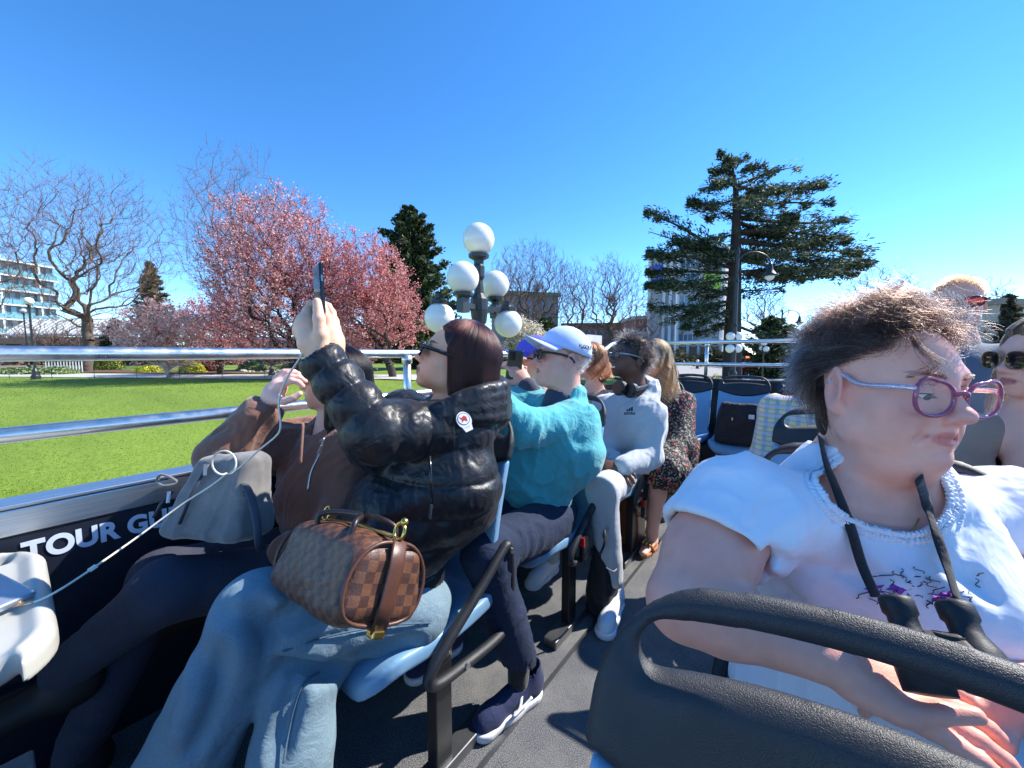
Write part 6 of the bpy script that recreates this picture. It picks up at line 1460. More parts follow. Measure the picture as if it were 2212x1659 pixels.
def woman_floral():
    rng = np.random.default_rng(105); D = 2.62
    hd = Head(P(1412, 778, D), (-.55, -.75, -.30), (-.1, -.2, 1), 1.0); nb = P(1440, 838, D+.05)
    pel = V(-.86, 2.98, .48); SL = P(1478, 870, 2.62); SR = P(1400, 870, 2.85); EL = P(1470, 960, 2.45); WL = P(1440, 990, 2.3); ER = V(-1.05, 2.6, .7); WR = V(-.95, 2.45, .6)
    kL = P(1425, 1020, 2.30); aL = P(1408, 1150, 2.36)
    F = Fld(*box_of([hd.o, nb, WL, EL, ER, WR, pel+V(0, 0, .2), kL, aL, aL+V(-.05, -.2, -.08)], .12), .006)
    hd.sculpt(F, neck=nb, neck_r=.05); F.cone(nb, pel, .07, .12, .03); F.cone(SL, SR, .045, .045, .03)
    F.chain([SL, EL, WL], [.04, .034, .025], .02, .02); F.chain([SR, ER, WR], [.04, .034, .025], .02, .02); hand(F, WL, V(-.5, -.7, -.1), V(0, .3, -.9), curl=.5)
    F.chain([pel, kL, kL+(aL-kL)*.35, aL], [.09, .058, .054, .034], .03, .02); ft = V(aL[0], aL[1], 0)
    F.cone(aL, ft+V(0, 0, .05), .034, .034, .02); F.cone(ft+V(0, 0.01, .045), ft+V(.0, -.15, .03), .034, .026, .02, flat=(V(0, 0, 1), .7))
    F.chain([pel, V(-1.0, 2.6, .52), V(-1.02, 2.55, .1)], [.09, .058, .036], .03, .02)
    me = person('person', 'woman in red floral dress with long light brown hair bending forward', F, skin('fair', SKIN_LIGHT), lambda w: hd.colour(w, srgb(244, 186, 164), srgb(190, 110, 104)))
    m = N('floral_print'); v = m.coord('Object'); vo = m.n('ShaderNodeTexVoronoi'); vo.inputs['Scale'].default_value = 34; m.l(v, vo.inputs['Vector'])
    sp = m.n('ShaderNodeSeparateColor'); m.l(vo.outputs['Color'], sp.inputs[0]); nz = m.noise(v, 90, 3)
    c1 = m.ramp(sp.outputs[0], [(0, srgb(190, 40, 54)), (.34, srgb(214, 74, 84)), (.36, srgb(30, 28, 34)), (.7, srgb(38, 36, 42)), (.72, srgb(120, 122, 104)), (1, srgb(150, 26, 44))]); c1.node.color_ramp.interpolation = 'CONSTANT'
    c2 = m.mix(m.ramp(vo.outputs['Distance'], [(.25, (0, 0, 0, 1)), (.45, (1, 1, 1, 1))]), c1, srgb(26, 24, 30)); c3 = m.mix(m.ramp(nz, [(.55, (0, 0, 0, 1)), (.62, (.8, .8, .8, 1))]), c2, srgb(196, 186, 170))
    m.set(Base_Color=c3, Roughness=.8)
    J = Fld(*box_of([nb, pel, SL, SR, EL, ER, WL, WR, kL, kL+V(0, 0, -.25)], .16), .0075); fl = (V(-.2, -.98, 0), .8)
    J.cone(pel+V(0, -.05, .05), nb+V(0, 0, -.16), .15, .155, .06, flat=fl); J.cone(nb+V(0, 0, -.16), nb+V(0, 0, -.05), .14, .08, .06, flat=fl); J.cone(SL, SR, .058, .058, .05)
    J.chain([SL, EL], [.07, .082], .04); J.chain([EL, WL], [.078, .055], .03); J.chain([SR, ER, WR], [.07, .075, .05], .05, .03)
    J.ell(pel+V(0, -.1, -.02), (.2, .26, .13), None, .05); J.cone(pel+V(.05, -.1, 0), kL+V(.02, .0, .01), .14, .105, .05)
    J.cone(kL+V(.06, .08, .0), P(1460, 1058, 2.42), .10, .085, .05); J.cone(P(1480, 960, 2.6), P(1478, 1060, 2.52), .09, .075, .05)
    finish(J, 'dress', m.m, me, lambda v: .014*folds(v, 11, (.0, .1, 1), .12, .6)+.005*folds(v+5, 24, (.1, .1, 1), .15, .6))
    Hh = Fld(*box_of([hd.o], .2), .007); cap_hair(Hh, hd, .010); Hh.cone(hd.L(0, -.06, 0), hd.L(.0, -.10, -.14), .075, .06, .03); Hh.ell(hd.L(0, .12, -.03), (.07, .085, .12), hd.R, .02, 'sub')
    finish(Hh, 'hair', plain('hair_under_brown', srgb(96, 66, 44), .6, var=.3, scale=50), me, None, 2)
    p1 = fall(hd, 3400, rng, (-2.0, 2.0), 0, (.18, .32), .096, .120, .106, flick=.22, curl=.022, cf=42, stop=1.4, K=26)
    strands('hair_strands', p1, .0013, hair_mat('hair_honey', [(0, srgb(74, 48, 32)), (.5, srgb(134, 92, 58)), (1, srgb(200, 158, 108))], .35), me)
    sd_ = empty('sandal', tuple(ft)); m_tan = plain('tan_leather', srgb(176, 108, 58), .5); m_gold = plain('gold_beads', srgb(206, 168, 90), .3, .8)
    pr = [(.04*math.cos(t)*(1.1 if math.sin(t) > 0 else .95), -.055+.12*math.sin(t)) for t in np.linspace(0, 2*math.pi, 20, endpoint=False)]
    part(MB().prism(pr, .002, .022, None, ft), 'sole', m_tan, sd_, bevel=.004); part(MB().tube(smooth_path([ft+V(-.042, -.08, .02), ft+V(0, -.085, .07), ft+V(.042, -.08, .02)], 5), .011, 8), 'strap', m_tan, sd_, smooth=True)
    for i in range(9): part(MB().sphere(ft+V(-.02+.02*(i % 3), -.10+.02*(i//3), .068-.004*(i % 3)), .010, 8, 6), 'bead', m_gold, sd_, smooth=True)
    keep(me, sd_)
woman_floral()
def man_purple():
    rng = np.random.default_rng(106); D = 2.05
    hd = Head(P(1152, 782, D), (-.75, -.65, .05), (0, 0, 1), 1.0); nb = P(1160, 850, D+.04); pel = V(-1.38, 1.45, .48); SL = P(1195, 885, 2.05); SR = P(1110, 885, 2.2)
    W1, W2 = P(1136, 826, 1.86), P(1122, 838, 1.95); E1, E2 = P(1180, 900, 1.85), V(-1.55, 1.3, .8); ph = P(1111, 792, 1.86)
    F = Fld(*box_of([hd.o, nb, W1, W2, E1, E2, ph, pel+V(0, 0, .2)], .12), .005)
    hd.sculpt(F, neck=nb, neck_r=.055, fat=.3, nose=.95); F.cone(nb, pel+V(0, 0, .15), .07, .12, .03); F.cone(SL, SR, .05, .05, .03); F.chain([SL, E1, W1], [.04, .036, .027], .02, .02); F.chain([SR, E2, W2], [.04, .036, .027], .02, .02)
    up = V(-.15, -.1, 1); hand(F, W1, V(-.5, -.25, .75), V(-.5, .3, -.2), curl=.75, s=1.0); hand(F, W2, V(-.25, -.1, .9), V(.3, .3, -.2), curl=.75, s=1.0, thumb=-1)
    me = person('person', 'man in purple-blue cap photographing with a phone behind the turquoise sweater', F, skin('ruddy', srgb(240, 178, 156)), lambda w: hd.colour(w, srgb(236, 174, 150), srgb(170, 96, 88), ros=.4))
    J = Fld(*box_of([nb, pel, SL, SR, E1, E2, W1, W2], .15), .008); J.cone(pel, nb+V(0, 0, -.16), .17, .175, .05); J.cone(nb+V(0, 0, -.16), nb+V(0, 0, -.05), .16, .08, .06); J.cone(SL, SR, .062, .062, .05); J.chain([SL, E1, W1-(W1-E1)*.12], [.07, .064, .045], .04, .03); J.chain([SR, E2, W2-(W2-E2)*.12], [.07, .064, .045], .04, .03)
    finish(J, 'jacket', cloth_mat('slate_jacket', srgb(74, 76, 92)), me, lambda v: .008*folds(v, 10, (.3, .2, .8), .4, 1.))
    mp = cloth_mat('cap_purple', srgb(92, 92, 196), .8, 900, .2, .05, .1, 10, .2); cap('cap', hd, me, mp, mp, .06, 1.0, .08)
    g = glasses('sunglasses', hd, m_gloss, m_shade, me, w=.05, h=.034, y=.108, r=.0028); keep(me, g)
    e = empty('phone', tuple(ph), 'dark green phone with white ring held by the man in the purple cap', 'phone'); X = V(.80, .42, -.1); X /= np.linalg.norm(X); Z = V(0, 0, 1); Y = np.cross(Z, X); Z = np.cross(X, Y); Rp = np.stack([X, Z, np.cross(X, Z)], 1)
    part(MB().box((-.038, -.08, -.005), (.038, .08, .005), Rp, ph), 'body', plain('phone_green', srgb(44, 62, 44), .3), e, bevel=.006, seg=3); part(MB().tube([ph+Rp@V(0, -.03, .007), ph+Rp@V(0, -.03, .011)], .022, 16), 'ring_grip', plain('ring_white', srgb(200, 204, 200), .4), e)
    part(MB().tube([ph+Rp@V(0, -.03, .0075), ph+Rp@V(0, -.03, .0125)], .014, 16), 'ring_hole', m_shade, e); part(MB().box((-.032, .03, .005), (.0, .072, .008), Rp, ph), 'camera_block', m_gloss, e, bevel=.003)
    T = Fld(*box_of([pel, V(-1.5, 1.0, .1), V(-1.2, 1.0, .5)], .14), .009); T.chain([pel+V(.09, 0, 0), V(-1.28, 1.02, .5), V(-1.28, 1.03, .1)], [.09, .075, .05], .04); T.chain([pel+V(-.09, 0, 0), V(-1.5, 1.02, .5), V(-1.5, 1.03, .1)], [.09, .075, .05], .04); finish(T, 'trousers', denim('jeans_slate', srgb(60, 66, 80)), me)
    for x in (-1.28, -1.5): sneaker('shoe', V(x, 1.09, 0), V(x, .82, 0), me, plain('shoe_taupe', srgb(128, 116, 104), .8), plain('shoe_taupe_sole', srgb(96, 90, 84), .8))
man_purple()
def woman_red():
    rng = np.random.default_rng(107); D = 2.62
    hd = Head(P(1272, 782, D), (-.72, -.68, -.02), (0, 0, 1), .98); nb = P(1284, 845, D+.04); pel = V(-1.40, 2.2, .48); SL = P(1322, 868, 2.58); SR = P(1245, 868, 2.75); EL = P(1320, 940, 2.4); ER = V(-1.6, 2.05, .75); WL = V(-1.3, 1.95, .62); WR = V(-1.48, 1.95, .62)
    F = Fld(*box_of([hd.o, nb, EL, ER, WL, WR, pel+V(0, 0, .2)], .12), .0058); hd.sculpt(F, neck=nb, neck_r=.05); F.cone(nb, pel+V(0, 0, .15), .07, .12, .03); F.cone(SL, SR, .045, .045, .03); F.chain([SL, EL, WL], [.04, .034, .025], .02, .02); F.chain([SR, ER, WR], [.04, .034, .025], .02, .02); hand(F, WL, V(-.5, -.7, -.1), V(0, .3, -.9), curl=.5); hand(F, WR, V(.4, -.7, -.1), V(0, .3, -.9), curl=.5)
    me = person('person', 'woman with red curly hair and sunglasses in a beige jacket by the rail', F, skin('fair', SKIN_LIGHT), lambda w: hd.colour(w, srgb(244, 186, 164), srgb(186, 96, 92), ros=.4))
    J = Fld(*box_of([nb, pel, SL, SR, EL, ER, WL, WR], .15), .0085); J.cone(pel, nb+V(0, 0, -.16), .16, .165, .05); J.cone(nb+V(0, 0, -.16), nb+V(0, 0, -.04), .15, .085, .06); J.cone(SL, SR, .06, .06, .05); J.chain([SL, EL, WL], [.068, .062, .045], .04, .03); J.chain([SR, ER, WR], [.068, .062, .045], .04, .03); J.cone(nb+V(0, -.03, .08), nb+V(0, -.03, -.05), .055, .05, .01, 'sub')
    finish(J, 'jacket', cloth_mat('beige_suede', srgb(164, 146, 132)), me, lambda v: .008*folds(v, 10, (.3, .2, .8), .4, 1.))
    Hh = Fld(*box_of([hd.o], .18), .007); cap_hair(Hh, hd, .008); Hh.cone(hd.L(0, -.05, 0), hd.L(0, -.08, -.10), .06, .05, .03); Hh.ell(hd.L(0, .12, -.03), (.07, .085, .12), hd.R, .02, 'sub'); finish(Hh, 'hair', plain('hair_under_red', srgb(112, 50, 30), .6, var=.3, scale=50), me, None, 2)
    strands('hair_strands', fall(hd, 2600, rng, (-1.9, 1.9), 0, (.08, .16), .096, .12, .104, flick=.2, curl=.016, cf=70, stop=1.5, K=24), .0013, hair_mat('hair_auburn', [(0, srgb(100, 42, 24)), (.6, srgb(170, 82, 48)), (1, srgb(220, 140, 92))], .35), me)
    g = glasses('sunglasses', hd, plain('tortoise', srgb(70, 40, 28), .25), m_shade, me, w=.05, h=.04, y=.108, r=.003); keep(me, g)
    T = Fld(*box_of([pel, V(-1.5, 1.75, .1), V(-1.25, 1.75, .5)], .14), .01); T.chain([pel+V(.09, 0, 0), V(-1.30, 1.78, .5), V(-1.3, 1.78, .1)], [.09, .07, .05], .04); T.chain([pel+V(-.09, 0, 0), V(-1.5, 1.78, .5), V(-1.5, 1.78, .1)], [.09, .07, .05], .04); finish(T, 'trousers', denim('jeans_mid', srgb(66, 82, 110)), me)
woman_red()
# ================================================================ the woman in the white shirt with binoculars
def woman_white():
    rng = np.random.default_rng(108)
    hdg = math.radians(136); fw = V(math.sin(hdg), math.cos(hdg), -.01)
    hd = Head(V(.103, .893, 1.125), fw, (.05, .02, 1), 1.0)
    nb = P(1875, 1026, .715); SR, SL = P(1590, 1085, .68), P(2185, 1105, .74); ER = P(1480, 1300, .60); WR = P(1805, 1425, .51); EL = P(2330, 1400, .62); WL = P(2200, 1500, .5)
    pel = V(.10, .90, .48)
    lo, hi = box_of([hd.o, SR, SL, ER, WR, P(2080, 1560, .44), EL, WL, nb+V(0, 0, -.35)], .12)
    F = Fld(lo, hi, .0030)
    hd.sculpt(F, jaw=1.12, nose=1.12, chin=.95, cheek=1.2, fat=.7, neck=P(1845, 1000, .77), neck_r=.050, lip=.85, brow=.9, ear=1.22)
    for q in (1, -1):
        F.cone(hd.L(q*.020, .099, -.028), hd.L(q*.030, .091, -.046), .0022, .0020, .012, 'sub'); F.cone(hd.L(q*.030, .091, -.046), hd.L(q*.034, .081, -.064), .0020, .0012, .012, 'sub')
    F.ell(hd.L(0, .03, -.118), V(.044, .042, .026), hd.R, .025); F.ell(hd.L(0, .080, -.090), V(.019, .017, .015), hd.R, .014)
    mid = nb+V(.005, .01, -.20)
    F.cone(nb+V(0, 0, -.02), mid, .10, .15, .05); F.cone(SR+V(.03, 0, -.01), SL+V(-.03, 0, -.01), .062, .062, .06); F.ell(nb+V(0, -.02, -.10), (.16, .085, .11), None, .05)
    F.chain([SR, SR+(ER-SR)*.55, ER], [.066, .066, .056], .04, .03); F.chain([ER, ER+(WR-ER)*.3, WR], [.050, .050, .031], .02, .02)
    F.chain([SL, EL, WL], [.066, .055, .034], .04, .03)
    fd = P(2060, 1545, .465)-WR
    hand(F, WR+fd*.02, fd, V(.35, .45, -.8), curl=.26, s=1.06, thumb=-1, thumb_dir=fd/np.linalg.norm(fd)+V(.1, .2, .5), spread=.16, wrist_r=.031)
    hand(F, WL, V(-.7, -.1, -.1), V(0, .3, -.9), curl=.5, s=1.05)
    def skc(w):
        c = hd.colour(w, SKIN_PALE, srgb(232, 128, 118), rosy=(.78, .27, .26), lid=srgb(84, 46, 44), ros=.55, browc=srgb(176, 122, 108))
        far = np.linalg.norm(w-hd.o, axis=1) > .20; n = vnoise(w*24)*.5+vnoise(w*70)*.3; a = np.array(srgb(252, 182, 160)[:3]); b = np.array(srgb(228, 144, 128)[:3])
        k = (.22+.45*n).clip(0, 1)[:, None]; c[far] = (a*(1-k)+b*k)[far]
        k2 = (.25*vnoise(w*45)-.05).clip(0, .2)[:, None]; return c*(1-k2)+np.array([.42, .14, .12])*k2
    me = person('person', 'woman in white shirt with pink glasses and curly hair, binoculars round her neck', F, skin('pale', SKIN_PALE), skc)
    # --- shirt
    J = Fld(*box_of([nb, SR, SL, SR+(ER-SR)*.6, SL+(EL-SL)*.6, pel+V(0, 0, -.02), mid+V(0, -.15, -.2)], .17), .0052)
    J.cone(nb+V(0, 0, -.02), mid, .112, .162, .05); J.cone(SR+V(.03, 0, -.01), SL+V(-.03, 0, -.01), .072, .072, .06); J.ell(nb+V(0, -.02, -.10), (.172, .096, .12), None, .05)
    for q in (-1, 1): J.ell(mid+V(q*.085, -.095, .02), (.095, .085, .09), None, .06)
    J.cone(mid+V(0, -.02, -.02), pel+V(0, .0, .05), .165, .195, .08)
    for S_, E_ in ((SR, ER), (SL, EL)):
        d = (E_-S_); J.cone(S_, S_+d*.40, .082, .092, .05); u = d/np.linalg.norm(d); Rh = frame(u, (.1, .2, 1)); J.box(S_+d*.46+u*.10, (.13, .10, .13), Rh, .002, .003, 'sub'); J.cone(S_+d*.62, S_+d*.36, .080, .076, .006, 'sub')
    hem = lambda: None
    pre = J.d.copy()
    oc = P(1930, 1035, .585); Ro = frame(-_F*.8+V(0, 0, .45)); rad = V(.118, .10, .098)
    J.ell(oc, rad, Ro, .006, 'sub'); J.cone(nb+V(0, 0, .10), nb+V(0, .03, -.03), .085, .085, .01, 'sub')
    ms = cloth_mat('white_cotton', srgb(236, 238, 246), .85, 900, .2, .03, .15, 13, .4)
    fs = lambda v: .011*folds(v, 10, (.2, .1, 1), .25, 1.0)+.004*folds(v+4, 20, (.4, .3, .7), .3, 1.)
    crease(J, [[(1660, 1240), (1690, 1275), (1740, 1300)], [(1670, 1195), (1700, 1215), (1750, 1220)], [(1800, 1230), (1850, 1245), (1900, 1240)], [(2120, 1120), (2100, 1200), (2110, 1280)], [(2050, 1220), (2100, 1250), (2160, 1300)]], .007, .02, .8)
    sh = finish(J, 'shirt', ms, me, fs)
    # ruffled neckline: find the rim of the opening on the shirt
    co = np.empty(len(sh.data.vertices)*3, np.float32); sh.data.vertices.foreach_get('co', co); co = co.reshape(-1, 3)
    i = np.clip(np.rint((co-J.lo)/J.h).astype(int), 0, J.n-1); d0 = np.abs(pre[i[:, 0], i[:, 1], i[:, 2]])
    q = (co-oc)@Ro; ins = np.abs(np.linalg.norm(q/rad, axis=1)-1) < .09; ring = co[ins & (d0 < .011)]
    ang = np.arctan2((ring-oc)@Ro[:, 2], (ring-oc)@Ro[:, 0]); path = []
    for a in np.linspace(-math.pi, math.pi, 64, endpoint=False):
        s_ = np.abs((ang-a+math.pi) % (2*math.pi)-math.pi) < .10
        if s_.sum() > 2: path.append((a, ring[s_].mean(0)))
    pp = np.array([p for _, p in path]); k = len(pp)
    for _ in range(2): pp = (np.roll(pp, 1, 0)+2*pp+np.roll(pp, -1, 0))/4 if k > 50 else pp
    for band, off in ((0, .000), (1, .012), (2, -.010)):
        out = []; fine = smooth_path(list(pp), 10, k > 50); nn = len(fine)
        for j, c in enumerate(fine):
            r_ = (c-oc); r_ /= np.linalg.norm(r_); f_ = Ro[:, 1]; ph = j*1.05+band*2+1.6*math.sin(j*.13)
            out.append(c+r_*(off+.0035*math.sin(ph))+f_*(.003+.0035*math.cos(ph*1.0+.6)))
        MB().tube(out, [.0034+.0008*math.sin(j*.9+band) for j in range(nn)], 7, k > 50).build('ruffle', ms, sh, smooth=True)
    # print on the shirt front
    m_pu, m_ik = plain('print_purple', srgb(150, 70, 170), .8), plain('print_ink', srgb(44, 40, 60), .8)
    for c in ((1890, 1272, 26), (1945, 1268, 34), (1972, 1280, 24), (2030, 1290, 22), (2050, 1285, 18)):
        pts = []
        for t in range(10):
            r_ = c[2]*(1 if t % 2 else .5); w_ = hit(J, c[0]+r_*math.cos(t*.628+c[0]), c[1]+.6*r_*math.sin(t*.628+c[0]), .3, 1.2, .0035); 
            if w_ is not None: pts.append(w_)
        if len(pts) > 4:
            o_ = np.mean(pts, 0); MB().add([o_]+pts, [(0, a+1, (a+1) % len(pts)+1) for a in range(len(pts))]).build('print_flower', m_pu, sh)
    ink = MB()
    for t in range(34):
        x, y = rng.uniform(1870, 2120), rng.uniform(1235, 1320); a = rng.uniform(0, 6.3); pts = on(J, [(x+u*math.cos(a)+6*math.sin(u*.2), y+.6*u*math.sin(a)) for u in np.linspace(0, rng.uniform(15, 50), 7)], .004, .3)
        if len(pts) > 3: ink.tube(pts, .0007, 4)
    ink.build('print_lines', m_ik, sh)
    T = Fld(*box_of([pel, V(-.02, .45, .3), V(.25, .45, .5)], .16), .009); T.ell(pel+V(0, 0, -.03), (.22, .2, .11), None, .04); T.chain([pel+V(-.09, 0, 0), V(-.01, .50, .47), V(-.01, .46, .08)], [.11, .08, .05], .04); T.chain([pel+V(.09, 0, 0), V(.20, .50, .47), V(.2, .46, .08)], [.11, .08, .05], .04); finish(T, 'trousers', denim('jeans_dusk', srgb(60, 70, 90)), me)
    # --- curly hair
    Hh = Fld(*box_of([hd.o], .2), .004); Hh.ell(hd.L(0, -.016, .046), V(.076, .097, .083), hd.R, .02); Hh.cone(hd.L(0, -.062, .0), hd.L(0, -.058, -.06), .052, .042, .03)
    Hh.ell(hd.L(0, .118, .0), V(.12, .098, .108), hd.R, .02, 'sub'); Hh.ell(hd.L(0, .105, .03), V(.13, .085, .085), hd.R, .02, 'sub'); [Hh.ell(hd.L(q*.075, .035, .045), V(.04, .042, .034), hd.R, .015, 'sub') for q in (1, -1)]; Hh.ell(hd.L(0, .03, -.085), V(.12, .085, .075)*1.06, hd.R, .02, 'sub')
    for q in (1, -1): Hh.ell(hd.L(q*.085, -.012, -.005), V(.03, .040, .050)*1.10, hd.R, .01, 'sub')
    finish(Hh, 'hair', plain('hair_under_grey', srgb(34, 27, 26), .7, var=.35, scale=70, bump=.5, bscale=120, bdist=.004), me, lambda v: .004*vnoise(v*50), 2)
    def curls(n, reg, L, up, back, curl, cf, jit, drift=(0, 0, 0), K=16):
        d = rng.normal(size=(n*8, 3)); d /= np.linalg.norm(d, axis=1)[:, None]; ra = V(.079, .101, .089); c = V(0, -.014, .042); p = d*ra+c; ok = reg(p); p, d = p[ok][:n], d[ok][:n]; m = len(p)
        nr = d/ra; nr /= np.linalg.norm(nr, axis=1)[:, None]; bk = ((p[:, 1:2]+.07)/.09).clip(0, 1); g = V(0, -back, 0)*bk+V(0, 0, -1)*(.18+.8*(1-bk)*min(back, 1))+V(*drift); t = g-nr*(nr*g).sum(1)[:, None]
        # locks: neighbouring hairs share direction and curl phase
        lock = np.floor(p/.013).astype(int); hsh = (lock[:, 0]*73856093 ^ lock[:, 1]*19349663 ^ lock[:, 2]*83492791) & 4095; lr = np.stack([_perm[(hsh+o_*577) & 4095] for o_ in range(5)], 1)*2-1
        dr = nr*up+t+lr[:, :3]*jit+rng.normal(0, jit*.35, (m, 3)); dr /= np.linalg.norm(dr, axis=1)[:, None]; Ln = rng.uniform(*L, m)*(1+.25*lr[:, 3]); ph = lr[:, 4]*6.3+rng.normal(0, .35, m)
        s1 = np.cross(dr, V(.2, .3, .9)); s1 /= np.linalg.norm(s1, axis=1)[:, None]; s2 = np.cross(dr, s1); pts = np.zeros((m, K, 3)); am = curl*(1+.4*lr[:, 0])*rng.uniform(.6, 1.3, m); fr = cf*(1+.3*lr[:, 1])
        for j in range(K):
            u = j/(K-1); s_ = Ln*u; w_ = am*min(1, u*2.5)
            pts[:, j] = p+dr*s_[:, None]+t*(s_**2*3)[:, None]+s1*(w_*np.sin(s_*fr+ph)-w_*np.sin(ph))[:, None]+s2*(w_*np.cos(s_*fr+ph)-w_*np.cos(ph))[:, None]
        return hd.o+hd.s*(pts@hd.R.T)
    line = lambda p: (p[:, 2] > .098+.05*np.maximum(p[:, 1], -.05)-.25*np.maximum(np.abs(p[:, 0])-.02, 0)) & (p[:, 1] < .075)
    side = lambda p: (p[:, 1] < .052) & (p[:, 2] > .042+.55*np.maximum(p[:, 1], 0)) & (p[:, 2] < .115)
    nape = lambda p: (p[:, 1] < -.048) & (p[:, 2] > -.05) & (p[:, 2] < .07)
    st_d = [(0, srgb(24, 17, 16)), (.6, srgb(50, 35, 29)), (.92, srgb(84, 60, 48)), (1, srgb(150, 130, 118))]; st_g = [(0, srgb(24, 19, 20)), (.6, srgb(42, 34, 34)), (.85, srgb(86, 80, 78)), (1, srgb(170, 164, 160))]
    md, mg = hair_mat('hair_curly_brown', st_d, .34, .4), hair_mat('hair_grey_sides', st_g, .36, .4)
    strands('hair_curls', curls(13000, line, (.022, .058), .42, .5, .0095, 105, .5, K=20), .00034, md, me)
    strands('hair_flyaway', curls(260, line, (.04, .085), .7, .5, .014, 75, .8, (0, -.4, .1), 22), .00022, md, me)
    strands('hair_sides', curls(9000, side, (.04, .075), .05, 1.3, .0042, 55, .12, (0, 0, .10)), .0004, mg, me)
    strands('hair_nape', curls(5500, nape, (.03, .06), .10, .5, .006, 70, .2, (0, 0, 0)), .0004, md, me)
    # forehead curl
    fc = [hd.L(*p) for p in ((.050, .068, .088), (.056, .080, .074), (.048, .087, .062), (.036, .092, .052), (.042, .093, .042), (.052, .090, .036))]
    base = np.array(smooth_path(fc, 4)); lk = np.stack([base+rng.normal(0, .0045, 3)*np.linspace(.5, 1.8, len(base))[:, None]+hd.R[:, 1]*.004 for _ in range(40)]); strands('hair_forelock', lk, .0005, md, me)
    # eyes under lowered lids
    m_ew, m_ei = plain('eye_white', srgb(232, 226, 222), .2, var=.03), plain('iris_hazel', srgb(70, 60, 48), .2); m_la = plain('lash_dark', srgb(40, 28, 26), .6)
    for q in (1, -1):
        ec = V(q*.032, .0765, .0085); eb = MB().sphere(hd.L(*ec), .0128, 18, 12).build('eye', m_ew, me, smooth=True)
        MB().sphere(hd.L(ec[0]-q*.001, ec[1]+.0085, ec[2]-.0062), .0058, 12, 8).build('iris', m_ei, eb, smooth=True)
        v = []; f = []; nu, nv = 16, 8
        for j in range(nv+1):
            for i in range(nu+1):
                az = -1.25+2.5*i/nu; el = -.22+(1.25+.22)*j/nv-.25*(1-j/nv)*(1-(az/1.25)**2)*-.3; r_ = .0142
                v.append(hd.L(ec[0]+r_*math.sin(az)*math.cos(el), ec[1]+r_*math.cos(az)*math.cos(el), ec[2]+r_*math.sin(el)))
        for j in range(nv):
            for i in range(nu): f.append((j*(nu+1)+i, j*(nu+1)+i+1, (j+1)*(nu+1)+i+1, (j+1)*(nu+1)+i))
        lm = mesh_np('eyelid', np.array(v), np.array(f)); set_col(lm, np.tile(np.array(srgb(244, 170, 150)[:3]), (len(v), 1))); ld = obj('eyelid', lm, skin('pale', SKIN_PALE), me)
        MB().tube(v[:nu+1], .0009, 5).build('lashes', m_la, ld, smooth=True)
        br = [hd.L(q*x, y, z) for x, y, z in ((.014, .0945, .0285), (.026, .0935, .0335), (.038, .087, .0345), (.049, .076, .030))]
        bp_ = np.array(smooth_path(br, 5)); bs = []
        for _ in range(120):
            k_ = rng.integers(0, len(bp_)-1); o_ = bp_[k_]+rng.normal(0, .0012, 3); d_ = (bp_[k_+1]-bp_[k_]); d_ /= np.linalg.norm(d_); bs.append([o_, o_+d_*.004+hd.R[:, 2]*.001, o_+d_*.008+hd.R[:, 2]*.001])
        strands('eyebrow', np.array(bs), .00035, md, me)
    # --- pink glasses
    m_pk = N('pink_acetate'); m_pk.set(Base_Color=srgb(186, 92, 128), Roughness=.12, Transmission_Weight=.35, Coat_Weight=.5); m_gl = N('glitter_temple'); _v2 = m_gl.coord('Object'); vz = m_gl.n('ShaderNodeTexVoronoi'); vz.inputs['Scale'].default_value = 420; m_gl.l(_v2, vz.inputs['Vector'])
    m_gl.set(Base_Color=m_gl.mix(vz.outputs['Color'], srgb(214, 170, 176), srgb(250, 236, 240)), Roughness=.15, Metallic=.5)
    g = glasses('spectacles', hd, m_pk.m, m_clear, me, w=.060, h=.050, y=.1035, z=.001, r=.0030, cat_eye=.010, temple=(.0042, .003), ex=2.15, tmat=m_gl.m, thick=1.0, bridge=.0105, tz=.028, ty=-.004); keep(me, g)
    # --- binoculars on their strap (a thing of its own)
    e = empty('binoculars', tuple(P(2060, 1420, .46)), 'black binoculars hanging on a strap in front of the white shirt', 'binoculars'); m_bk = plain('binocular_rubber', srgb(30, 31, 34), .55, var=.2, bump=.4, bscale=260); m_bg = plain('binocular_glass', srgb(20, 24, 30), .08)
    for (x0, y0, x1, y1, d0, d1) in ((1932, 1290, 2010, 1500, .50, .44), (2058, 1303, 2150, 1500, .48, .42)):
        a, b = P(x0, y0, d0), P(x1, y1, d1); u = (b-a)/np.linalg.norm(b-a); L = np.linalg.norm(b-a)
        part(MB().tube([a, a+u*.004, a+u*.018, a+u*.022, a+u*.035, a+u*.05, b-u*.03, b], [.016, .018, .018, .015, .015, .022, .025, .024], 20), 'barrel', m_bk, e, smooth=True); part(MB().tube([a-u*.0005, a+u*.0005], .0128, 18), 'eyepiece_lens', m_bg, e)
    part(MB().bar(P(2000, 1420, .455), P(2100, 1430, .44), .035, .05), 'bridge', m_bk, e, bevel=.006); part(MB().tube([P(2048, 1370, .455), P(2052, 1392, .452)], .014, 14), 'focus_wheel', m_bk, e)
    m_sp = cloth_mat('strap_webbing', srgb(34, 35, 40), .8, 400, .5)
